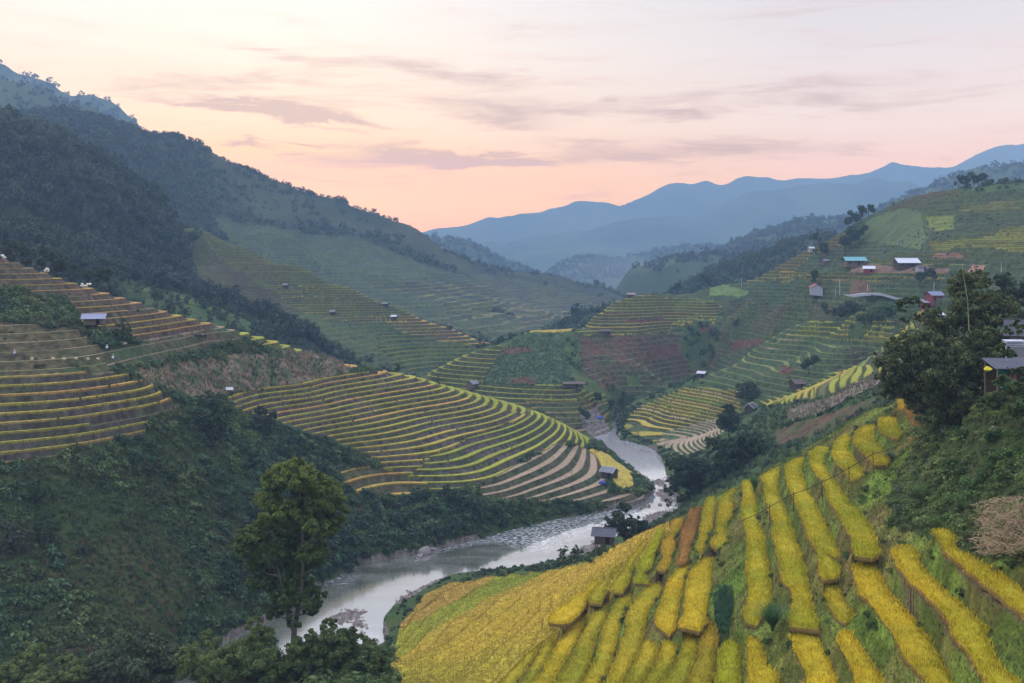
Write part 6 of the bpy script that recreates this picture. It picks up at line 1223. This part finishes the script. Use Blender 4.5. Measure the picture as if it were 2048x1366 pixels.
# the hose on little posts across the paddies
def hose():
    E_ = [(180, 828, 36), (360, 750, 34), (466, 684, 33), (600, 610, 32.5), (710, 552, 31.5), (870, 498, 30.5), (1003, 430, 29.5), (1130, 372, 28.7), (1278, 288, 27.5), (1400, 218, 26.3), (1525, 142, 25), (1650, 110, 24.2), (1760, 75, 23.6)]
    pts = []
    for (a, b, h) in E_: u, v = 1448 + a / 5.12, 880 + b / 5.12; pts.append(PZ(u, v, CAMZ - h))
    root = empty('water_hose', pts[0]); tag(root, 'thin black hose strung on short sticks across the near paddies', 'hose')
    P_ = np.array(pts) - pts[0]; mesh_py('pipe', [tube(P_, [.045] * len(P_), 6)], M_WIRE, root)
    for i in (2, 4, 6, 8, 10):
        p = P_[i]; mesh_py('stick', [tube([(p[0], p[1], p[2] + .3), (p[0] + .05, p[1], p[2] - 2.4)], [.05, .06], 5)], M_WOODD, root)
hose()
# grass tufts that stand out
def clump(u, Y, zc, h, label, nb, seed, col=(.075, .16, .05), w=.035, lean=.7, name='grass_clump'):
    x = (u - CX) * Y / F; v, f, sh = grass_template(nb, seed, h, lean, w, 4); rng = np.random.RandomState(seed)
    o = mesh_np(name, v, f, M_LEAF, sh[:, None] * np.array(col)[None]); o.location = (x, Y, gz(x, Y) - .1 if zc is None else zc); tag(o, label, 'grass tuft'); return o
clump(1545, 101, CAMZ - (1262 - HY) * 101 / F, 3.4, 'big arching grass tuft at the foot of the long paddies', 520, 201, w=.05, lean=.75)
clump(1509, 160, CAMZ - (985 - HY) * 160 / F, 3.2, 'upright grassy shrub on the crest between two paddies', 260, 202, (.09, .17, .06), .06, .4)
clump(1390, 186, None, 2.4, 'low green tuft behind the crest left of the leaning river tree', 200, 203, (.08, .15, .06), .06)
clump(1840, 110, None, 2.4, 'pale green grass tuft among the weeds above the golden strips', 300, 204, (.13, .21, .06), .05)
clump(1780, 134, None, 2.2, 'grey green feathery tuft where the hose ends', 260, 205, (.10, .14, .075), .05)
clump(1880, 100, None, 2.2, 'soft green tuft above the dry maize heap', 260, 206, (.11, .18, .05), .05)
clump(1700, 188, None, 3.0, 'grass tuft on the ridge behind the paddies', 240, 207, (.07, .13, .06), .08)
clump(1640, 200, None, 3.0, 'second grass tuft farther down the ridge behind the paddies', 240, 208, (.07, .13, .06), .08)
# heap of dry maize stalks at the right
def maize_heap():
    rng = np.random.RandomState(12); V_, F_, o = [], [], 0; sh = []
    for i in range(1500):
        u = 1955 + rng.rand() * 130; v = 992 + (rng.rand() ** .9) * 110 + (2048 - u) * .12; Y = 84 + rng.rand() * 5 - (v - 1000) * .05; p = np.array(P(u, v, Y)); d = unit(1, rng)[0]; d[2] = abs(d[2]) * .5 - .1; l = .5 + .9 * rng.rand(); s = np.cross(d, unit(1, rng)[0]); s = s / np.linalg.norm(s) * .022
        q = p + d * l * .5 + [0, 0, .1]; e = p + d * l + [0, 0, -.12]; V_ += [p - s, p + s, q + s * 1.4, q - s * 1.4, e]; F_ += [(o, o + 1, o + 2, o + 3), (o + 3, o + 2, o + 4, o + 4)]; sh += [.6 + .7 * rng.rand()] * 5; o += 5
    F_ = [f for f in F_]; V_ = np.array(V_)
    c = np.array(sh)[:, None] * np.array([(.40, .29, .17)])
    me = bpy.data.meshes.new('maize_stalk_heap'); me.from_pydata([tuple(v) for v in V_], [], [f if f[2] != f[3] else f[:3] for f in F_]); at = me.color_attributes.new('Col', 'FLOAT_COLOR', 'POINT'); c4 = np.ones((len(V_), 4), np.float32); c4[:, :3] = c; at.data.foreach_set('color', c4.ravel()); me.materials.append(M_LEAF); me.update()
    ob = bpy.data.objects.new('maize_stalk_heap', me); S.collection.objects.link(ob); tag(ob, 'heap of dry tan maize stalks among the weeds at the right edge', 'maize heap')
maize_heap()
for i, (u, v, Y, r, lab) in enumerate([(2038, 770, 97, 2.2, 'leafy bush under the corrugated roof at the right edge'), (1985, 800, 100, 1.8, 'bush on the bank below the left corner of the lean-to'), (2046, 812, 94, 2.0, 'bush at the right edge below the lean-to'), (2036, 655, 112, 1.4, 'small bush beside the white roofing sheets'), (2003, 700, 107, 1.5, 'bush between the grove and the white roofing sheets'), (2006, 762, 99, 1.3, 'low bush against the front posts of the lean-to')]):
    tree_px('yard_bush', Y, (u, v + 12), [(u, v, 22 * r / 2), (u - 14, v + 8, 16 * r / 2), (u + 14, v + 6, 18 * r / 2)], lab, cat='bush', leaf=.2, per=26, col=(.06, .10, .028), alt=(.12, .15, .04), seed=600 + i, trunk_r=.06, crown_name='leaves', group='bushes round the homestead')
for i, (u, v, r, c, lab) in enumerate([(1838, 985, 17, (.11, .16, .07), 'grey green rounded shrub just right of the hose end'), (1902, 930, 20, (.08, .14, .035), 'broad green shrub below the foot of the grove'), (1962, 962, 18, (.06, .11, .03), 'darker shrub in the middle of the right slope'), (1872, 1046, 15, (.13, .19, .05), 'pale shrub above the top end of the highest rice strip'), (2012, 945, 18, (.10, .15, .04), 'shrub near the right edge above the maize heap'),
        (1985, 872, 19, (.07, .13, .035), 'large shrub on the upper right slope under the yard'), (1925, 868, 15, (.09, .15, .04), 'shrub directly under the grove trunks'), (1800, 1018, 12, (.15, .19, .09), 'small silvery shrub beside the blunt end of a long strip'), (2025, 1130, 14, (.06, .12, .03), 'shrub under the maize heap at the right edge'), (1925, 1010, 15, (.12, .15, .05), 'olive shrub left of the maize heap')]):
    rg = np.random.RandomState(950 + i); Y = hit(u, v + r * .7, 105)
    tree_px('slope_shrub', Y, (u, None), [(u, v - r * .2, r * .6)] + [(u + r * (rg.rand() * 1.6 - .8), v + r * (rg.rand() * .8 - .4), r * (.35 + .25 * rg.rand())) for _ in range(6)], lab, cat='shrub', leaf=.15, per=34, col=c, alt=tuple(q * 1.5 for q in c), seed=950 + i, limbs=False, trunk_r=.05, crown_name='leaves')
# rocks
M_ROCK = plain('rock', (.20, .175, .16), .85, .2, .4, 2.5)
def rock(u, v, s, label, seed, z=0, group='boulders along the river', sc=(1, .8, .6)):
    import bmesh as B; bm = B.new(); B.ops.create_icosphere(bm, subdivisions=3, radius=s); p = np.array([tuple(a.co) for a in bm.verts])
    n = fbm(p[:, 0] + seed * 3.1, p[:, 1] + p[:, 2] * 1.7, s * 1.2, 3, seed % 50) * .45; n2 = np.round(n * 5) / 5 * .5 + n * .5
    for a, q, k in zip(bm.verts, p, n2): a.co = Vector(q * (1 + k) * np.array(sc))
    me = bpy.data.meshes.new('boulder'); bm.to_mesh(me); me.materials.append(M_ROCK); o = bpy.data.objects.new('boulder', me); S.collection.objects.link(o); x, y, _ = PZ(u, v, z); o.location = (x, y, z + s * .15); o.rotation_euler = (0, 0, seed); tag(o, label, 'boulder', group)
rock(850, 1107, 2.2, 'largest pale boulder at the water edge under the thicket', 1); rock(838, 1114, 1.1, 'boulder just left of the largest pale one', 2); rock(866, 1103, 1.5, 'boulder just right of the largest pale one', 3); rock(832, 1124, .6, 'small rock in the water below the pale boulders', 4)
rock(1296, 1012, 1.0, 'brownish rock at the river bend by the stubble nose', 5); rock(1320, 1010, .8, 'rock right of the brownish one at the river bend', 6); rock(1196, 868, 1.6, 'pinkish rock at the upper end of the river', 7); rock(1210, 864, 1.2, 'rock beside the small waterfall', 8)
def pebbles():
    rng = np.random.RandomState(9); m_ = (gravel > .5) & (H > -.15) & (H < 1.5); x, y, z = pick(m_, 2.6, rng); V_, sh = [], []
    ico = np.array([(0, 0, 1), (1, 0, 0), (0, 1, 0), (-1, 0, 0), (0, -1, 0)], float); fi = np.array([(0, 1, 2), (0, 2, 3), (0, 3, 4), (0, 4, 1)]); n = len(x)
    s = .12 + .45 * rng.rand(n) ** 3; th = rng.rand(n) * 6.28; v = ico[None] * np.stack([s * (.8 + .6 * rng.rand(n)), s * (.8 + .5 * rng.rand(n)), s * .7], -1)[:, None]
    c, q = np.cos(th)[:, None], np.sin(th)[:, None]; X = v[..., 0] * c - v[..., 1] * q + x[:, None]; Y = v[..., 0] * q + v[..., 1] * c + y[:, None]; Z = v[..., 2] + np.maximum(z, -.05)[:, None] - .03
    cols = (np.array([(.24, .20, .175)]) * (.35 + 1.1 * rng.rand(n, 1)) * np.where(rng.rand(n, 1) < .2, np.array([(1.1, .85, .75)]), 1)); f = fi[None] + (np.arange(n) * 5)[:, None, None]
    o = mesh_np('river_stones', np.stack([X, Y, Z], -1).reshape(-1, 3), f.reshape(-1, 3), attr_mat('stone', .8, spec=.25), np.repeat(cols, 5, 0)); o['kind'] = 'stuff'; o['label'] = 'loose stones on the gravel bars of the river'; print('stones', n)
pebbles()
# sacks, heaps and animals on the left terraces
def sacks(u, v, Y, n, label, seed, sx=1.8):
    import bmesh as B; Y = hit(u, v, Y); k = Y / F; x = (u - CX) * k; z = gz(x, Y); root = empty('grain_sack_pile', (x, Y, z)); tag(root, label, 'sack pile', 'piles of pale sacks on the terraces'); rng = np.random.RandomState(seed)
    for i in range(n):
        bm = B.new(); B.ops.create_icosphere(bm, subdivisions=2, radius=.38); me = bpy.data.meshes.new('sack'); lv = int(i * 2.2 / n)
        for a in bm.verts: a.co = Vector((a.co.x * 1.1, a.co.y * .9, a.co.z * .85)) * (1 + .12 * math.sin(a.co.x * 9 + i))
        bm.to_mesh(me); me.materials.append(M_SACK); o = bpy.data.objects.new('sack', me); S.collection.objects.link(o); o.parent = root; o.location = ((rng.rand() - .5) * sx * (1 - lv * .35), (rng.rand() - .5) * .8, .6 + lv * .5); o.rotation_euler = (0, 0, rng.rand() * 3)
sacks(172, 576, 277, 9, 'wide pile of white and cream sacks on the upper left terraces', 1, 4.0); sacks(204, 638, 248, 7, 'heaped cream sacks just above the stilt hut', 2, 1.6); sacks(95, 548, 284, 5, 'small pile of sacks near the left end of the upper terraces', 3, 1.6); sacks(4, 520, 288, 4, 'pale bundles at the very left end of the topmost terraces', 4, 1.6)
def heap(u, v, Y, w, h, label, mat, name, cat, seed):
    import bmesh as B; bm = B.new(); B.ops.create_icosphere(bm, subdivisions=3, radius=1); Y = hit(u, v, Y); k = Y / F; x = (u - CX) * k
    for a in bm.verts: n = float(fbm(np.array([a.co.x + seed]), np.array([a.co.y + a.co.z]), .5, 2, seed)[0]) * .25; a.co = Vector((a.co.x * w * (1 + n), a.co.y * w * .6 * (1 + n), a.co.z * h * (1 + n)))
    me = bpy.data.meshes.new(name); bm.to_mesh(me); me.materials.append(mat); o = bpy.data.objects.new(name, me); S.collection.objects.link(o); o.location = (x, Y, gz(x, Y) + h * .3); tag(o, label, cat)
heap(243, 689, 236, 1.5, .6, 'low heap of straw on the terrace below the cone shaped tree', M_STRAW, 'straw_heap', 'straw heap', 3)
for i, u in enumerate((64, 106, 128, 152, 176, 196)): heap(u, 720, 226, .45, .4, ['leftmost', 'second', 'third', 'fourth', 'fifth', 'rightmost'][i] + ' straw bundle in the row along the green left terrace', M_STRAW, 'straw_bundle', 'straw bundle', 5 + i)
heap(1205, 968, 316, 1.3, .7, 'blue tarpaulin heap beside the dark hut on the river nose', M_BLUE, 'tarpaulin', 'tarpaulin', 20); heap(1198, 838, 450, 2.0, .8, 'blue tarpaulin by the rocks at the upper end of the river', M_BLUE, 'tarpaulin', 'tarpaulin', 21)
heap(456, 578, 560, 1.5, 1.0, 'small bright red heap beside the pale roofed hut in the brown fields', plain('red_sheet', (.55, .06, .06), .7), 'red_tarp', 'tarpaulin', 22)
def person(u, v, Y, label, shirt, seed):
    Y = hit(u, v, Y); k = Y / F; x = (u - CX) * k; root = empty('person', (x, Y, gz(x, Y))); tag(root, label, 'person')
    me = bpy.data.meshes.new('body'); V_ = [(0, 0, .92), (0, 0, 1.15), (0, 0, 1.38), (0, 0, 1.50), (0, 0, 1.63), (.10, 0, .88), (.12, .03, .48), (.12, 0, .06), (-.10, 0, .88), (-.13, -.05, .48), (-.14, 0, .06), (.19, 0, 1.38), (.25, -.03, 1.12), (.22, -.15, .92), (-.19, 0, 1.38), (-.25, -.05, 1.12), (-.20, -.2, .95), (.12, -.14, .03), (-.14, -.14, .03)]
    E_ = [(0, 1), (1, 2), (2, 3), (3, 4), (0, 5), (5, 6), (6, 7), (0, 8), (8, 9), (9, 10), (2, 11), (11, 12), (12, 13), (2, 14), (14, 15), (15, 16), (7, 17), (10, 18)]
    me.from_pydata(V_, E_, []); ob = bpy.data.objects.new('body', me); S.collection.objects.link(ob); ob.parent = root; m1 = ob.modifiers.new('skin', 'SKIN'); rr_ = [.15, .14, .15, .06, .11, .10, .075, .05, .10, .075, .05, .06, .05, .035, .06, .05, .035, .04, .04]
    for i, s_ in enumerate(me.skin_vertices[0].data): s_.radius = (rr_[i], rr_[i] * .85); s_.use_root = (i == 0)
    ob.modifiers.new('sub', 'SUBSURF').levels = 1; me.materials.append(plain('skin_and_trousers', (.07, .06, .07), .9))
    sh = mesh_py('shirt', [tube([(0, 0, .90), (0, 0, 1.1), (0, 0, 1.3), (0, 0, 1.45)], [.20, .19, .22, .10], 12), tube([(.17, 0, 1.38), (.27, -.04, 1.12)], [.09, .07], 8), tube([(-.17, 0, 1.38), (-.27, -.06, 1.12)], [.09, .07], 8)], plain('shirt', shirt, .9), root)
    mesh_py('hat', [tube([(0, 0, 1.66), (0, 0, 1.72), (0, 0, 1.82)], [.24, .15, .02], 12)], plain('hat', (.5, .45, .35), .9), root)
person(29, 716, 225, 'farmer in a pale shirt standing among the green terraces at the left', (.62, .58, .60), 1); person(214, 704, 232, 'farmer in white on the terrace below the straw heap', (.75, .75, .75), 2); person(226, 725, 229, 'farmer in white at the corner above the dry maize field', (.8, .8, .78), 3)
def buffalo(u, Y, rot, label, s=1.0):
    Y = hit(u, 679, Y); k = Y / F; x = (u - CX) * k; root = empty('water_buffalo', (x, Y, gz(x, Y))); root.rotation_euler = (0, 0, R(rot)); root.scale = (s, s, s); tag(root, label, 'water buffalo', 'water buffaloes on the bank')
    V_ = [(-.9, 0, 1.05), (-.4, 0, 1.08), (.2, 0, 1.10), (.7, 0, 1.15), (1.05, 0, 1.12), (1.38, 0, 1.0), (1.65, 0, .82), (-.85, .24, .95), (-.80, .26, .58), (-.92, .26, .35), (-.86, .26, .05), (-.85, -.24, .95), (-.80, -.26, .58), (-.92, -.26, .35), (-.86, -.26, .05), (.6, .24, .9), (.62, .25, .45), (.60, .25, .05), (.6, -.24, .9), (.62, -.25, .45), (.60, -.25, .05), (-1.12, 0, .95), (-1.18, 0, .5)]
    E_ = [(0, 1), (1, 2), (2, 3), (3, 4), (4, 5), (5, 6), (0, 7), (7, 8), (8, 9), (9, 10), (0, 11), (11, 12), (12, 13), (13, 14), (3, 15), (15, 16), (16, 17), (3, 18), (18, 19), (19, 20), (0, 21), (21, 22)]
    r_ = [.34, .42, .44, .40, .25, .19, .12, .18, .12, .08, .07, .18, .12, .08, .07, .15, .09, .07, .15, .09, .07, .05, .03]
    me = bpy.data.meshes.new('body'); me.from_pydata(V_, E_, []); ob = bpy.data.objects.new('body', me); S.collection.objects.link(ob); ob.parent = root; ob.modifiers.new('skin', 'SKIN')
    for i, q in enumerate(me.skin_vertices[0].data): q.radius = (r_[i], r_[i]); q.use_root = (i == 1)
    ob.modifiers.new('sub', 'SUBSURF').levels = 1; me.materials.append(plain('grey_hide', (.045, .04, .042), .8))
    for sg in (-1, 1): mesh_py('horn', [tube([(1.32, sg * .12, 1.12), (1.25, sg * .38, 1.22), (1.05, sg * .48, 1.30)], [.05, .04, .01], 6)], M_WALL, root); mesh_py('ear', [tube([(1.28, sg * .15, 1.05), (1.2, sg * .36, 1.0)], [.06, .03], 6)], M_DARK, root)
buffalo(396, 288, 10, 'left of two dark water buffaloes on the bank above the dry maize field'); buffalo(406, 290, 170, 'right of two dark water buffaloes on the bank above the dry maize field')
# single trees on the skylines, copies of a few with their parts
def sky_tree(seed, slim):
    rng = np.random.RandomState(seed); root = empty('hill_tree', (0, 0, 0)); lob = [((rng.rand() - .5) * 3 * slim, (rng.rand() - .5) * 3 * slim, 3.2 + rng.rand() * 4.2, 1.0 + rng.rand() * .9) for _ in range(7)]
    v, n = lobes_leaves(lob, 5, .42, rng); mesh_np('crown', v, quads(n), M_LEAF, leaf_cols(n, DGREEN, rng, .35, GREEN, .3), root)
    mesh_py('trunk', [tube([(0, 0, -1), (.1, 0, 2.5), (.1, .1, 6)], [.22, .16, .05], 6)], M_BARKD, root); return root
protos = [sky_tree(500 + i, s) for i, s in enumerate((.9, 1.4, .6, 1.1))]
SKY = [(28, 222, 620, 1.5, 'tallest tree on the skyline of the left woods'), (345, 268, 1150, 1.3, 'left of a pair of round trees on the long mountain skyline'), (358, 270, 1150, 1.0, 'right of a pair of round trees on the long mountain skyline'), (193, 238, 1100, 1.3, 'thin tree standing clear left of the blue ridge gap'), (215, 240, 1100, 1.3, 'thin tree right of the one at the blue ridge gap'), (275, 258, 1130, 1.0, 'small tree on the shoulder below the blue ridge'),
       (418, 292, 1150, .9, 'tree at the kink of the long mountain skyline'), (600, 385, 1220, .9, 'small tree halfway down the long mountain skyline'), (626, 395, 1225, 1.0, 'tree next to the halfway one on the long mountain skyline'), (655, 402, 1240, .9, 'leftmost of three small trees low on the skyline'), (668, 404, 1240, .8, 'middle of three small trees low on the skyline'), (682, 406, 1245, .9, 'rightmost of three small trees low on the skyline'),
       (153, 212, 1550, 1.6, 'tree on the upper left hill crest'), (385, 445, 660, 1.6, 'tall dark tree at the left top corner of the middle spur fields'), (372, 452, 655, 1.3, 'shorter dark tree left of the one at the field corner'), (930, 532, 1310, 1.0, 'tree near the low end of the long mountain'), (902, 522, 1300, .9, 'bushy tree above the low end of the long mountain'), (1262, 470, 0, 0, ''),
       (1917, 366, 598, 1.4, 'leftmost tree of the hilltop row at the upper right'), (1932, 368, 596, 1.1, 'second tree of the hilltop row at the upper right'), (1948, 366, 592, 1.3, 'pointed tree of the hilltop row at the upper right'), (1965, 362, 590, 1.2, 'dense tree in the middle of the hilltop row'), (1985, 352, 600, 1.6, 'tree at the foot of the hilltop copse'), (2005, 348, 600, 1.7, 'tall tree in the hilltop copse'), (2024, 344, 600, 1.7, 'tall tree near the right end of the hilltop copse'), (2042, 342, 600, 1.8, 'rightmost tree of the hilltop copse'),
       (1737, 424, 640, 1.3, 'round tree on the slope skyline at the upper right'), (1722, 440, 640, 1.3, 'tree left of the round one on the slope skyline'), (1708, 452, 645, 1.3, 'tree lower down the slope skyline'), (1696, 462, 645, 1.2, 'lowest tree of the slope skyline line'), (1636, 488, 655, 1.2, 'tree beside the tiny white shed'), (1703, 492, 560, 1.6, 'big dark tree on the slope above the teal farmhouse'), (1720, 490, 560, 1.5, 'dark tree right of the big one above the teal farmhouse'), (1690, 510, 545, 1.6, 'dark tree close above the teal farmhouse'), (1640, 520, 545, 1.7, 'dark tree left of the teal farmhouse'),
       (1628, 572, 450, 1.1, 'round tree behind the red roofed barn'), (1412, 572, 650, 1.2, 'dark tree on the bare green mound near the knoll'), (1355, 588, 640, 1.0, 'bush tree at the right end of the knoll'), (1510, 532, 760, 1.6, 'tall tree in the belt left of the stepped terraces'), (1530, 524, 760, 1.8, 'tree in the belt nearest the stepped terraces'), (1492, 545, 760, 1.5, 'lowest tree in the belt left of the stepped terraces'), (1551, 520, 760, 1.5, 'tree at the top of the belt left of the stepped terraces'),
       (1190, 812, 470, 1.0, 'dark tree on the creek bank above the small waterfall'), (1222, 828, 462, .9, 'slim dark tree right beside the small waterfall'), (1168, 848, 420, .9, 'dark tree behind the tip of the near spur'), (1840, 575, 440, 1.0, 'tree right of the concrete road'), (1866, 568, 440, 1.1, 'bare looking round tree above the dark red house'), (960, 690, 545, .7, 'small tree left of the steep maize plot'), (1618, 748, 395, 1.0, 'dark tree behind the thatched hut'), (1632, 735, 405, .7, 'small light tree right of the one behind the thatched hut')]
used = 0
for i, (u, v, Y, s, lab) in enumerate(SKY):
    if not s: continue
    if Y < 1000: Y = hit(u, v + 3, Y) or Y
    p = protos[(i * 5 + 3) % 4]; x = (u - CX) / F * Y; r = p
    r = p.copy(); S.collection.objects.link(r)
    for ch in list(p.children):
        c = ch.copy(); S.collection.objects.link(c); c.parent = r
    r.location = (x, Y, gz(x, Y) - .2); r.rotation_euler = (0, 0, (i * 2.4) % 6.28); r.scale = (s, s, s * 1.0); tag(r, lab, 'tree', 'single trees on the hills and skylines')
for p in protos:
    for ch in list(p.children): bpy.data.objects.remove(ch)
    bpy.data.objects.remove(p)
tree_px('bamboo_hedge', hit(1755, 640, 430) or 430, (1755, None), [(1735, 630, 12), (1752, 622, 14), (1770, 616, 14), (1785, 612, 12), (1722, 636, 9), (1760, 632, 12), (1780, 626, 10)], 'bright green rounded hedge mound above the yellow curved strips', cat='hedge', leaf=.5, per=6, col=(.085, .15, .045), alt=(.12, .18, .05), seed=700, crown_name='leaves')
tree_px('dark_hedge', hit(1700, 630, 440) or 440, (1700, None), [(1680, 618, 10), (1700, 612, 12), (1715, 620, 12), (1690, 628, 10), (1665, 622, 8), (1650, 612, 7), (1725, 612, 9)], 'dark thicket left of the bright green hedge mound', cat='hedge', leaf=.5, per=6, col=DGREEN, seed=701, crown_name='leaves')
# thin smoke over the far valley floor
def smoke():
    mt = bpy.data.materials.new('smoke'); mt.use_nodes = True; nt = mt.node_tree; nt.nodes.clear(); N = nt.nodes; L = nt.links
    p = N.new('ShaderNodeVolumePrincipled'); p.inputs['Color'].default_value = (.9, .93, 1, 1); p.inputs['Density'].default_value = .0005; o = N.new('ShaderNodeOutputMaterial'); L.new(p.outputs[0], o.inputs['Volume'])
    import bmesh as B; bm = B.new(); B.ops.create_icosphere(bm, subdivisions=3, radius=1); me = bpy.data.meshes.new('smoke'); bm.to_mesh(me); me.materials.append(mt)
    x, y, z = P(1235, 565, 1900); ob = bpy.data.objects.new('smoke', me); S.collection.objects.link(ob); ob.location = (x, y, z + 20); ob.scale = (110, 160, 34); ob['kind'] = 'stuff'; ob['label'] = 'pale smoke drifting over the far valley floor'
smoke()
# ------------------------------------------------------------------ valley air
def haze():
    x0, x1, y0, y1, z0, z1 = -4300, 4300, -400, HAZE_Y, -12, HAZE_TOP
    v = [(x, y, z) for z in (z0, z1) for y in (y0, y1) for x in (x0, x1)]
    f = [(0, 2, 3, 1), (4, 5, 7, 6), (0, 1, 5, 4), (2, 6, 7, 3), (0, 4, 6, 2), (1, 3, 7, 5)]
    me = bpy.data.meshes.new('haze'); me.from_pydata(v, [], f); me.update()
    mt = bpy.data.materials.new('haze'); mt.use_nodes = True; nt = mt.node_tree; nt.nodes.clear()
    p = nt.nodes.new('ShaderNodeVolumePrincipled'); p.inputs['Density'].default_value = HAZE_D; p.inputs['Color'].default_value = (*HAZE_COL, 1); p.inputs['Anisotropy'].default_value = 0.0
    o = nt.nodes.new('ShaderNodeOutputMaterial'); nt.links.new(p.outputs[0], o.inputs['Volume'])
    me.materials.append(mt); ob = bpy.data.objects.new('haze', me); S.collection.objects.link(ob); ob['kind'] = 'stuff'
haze()
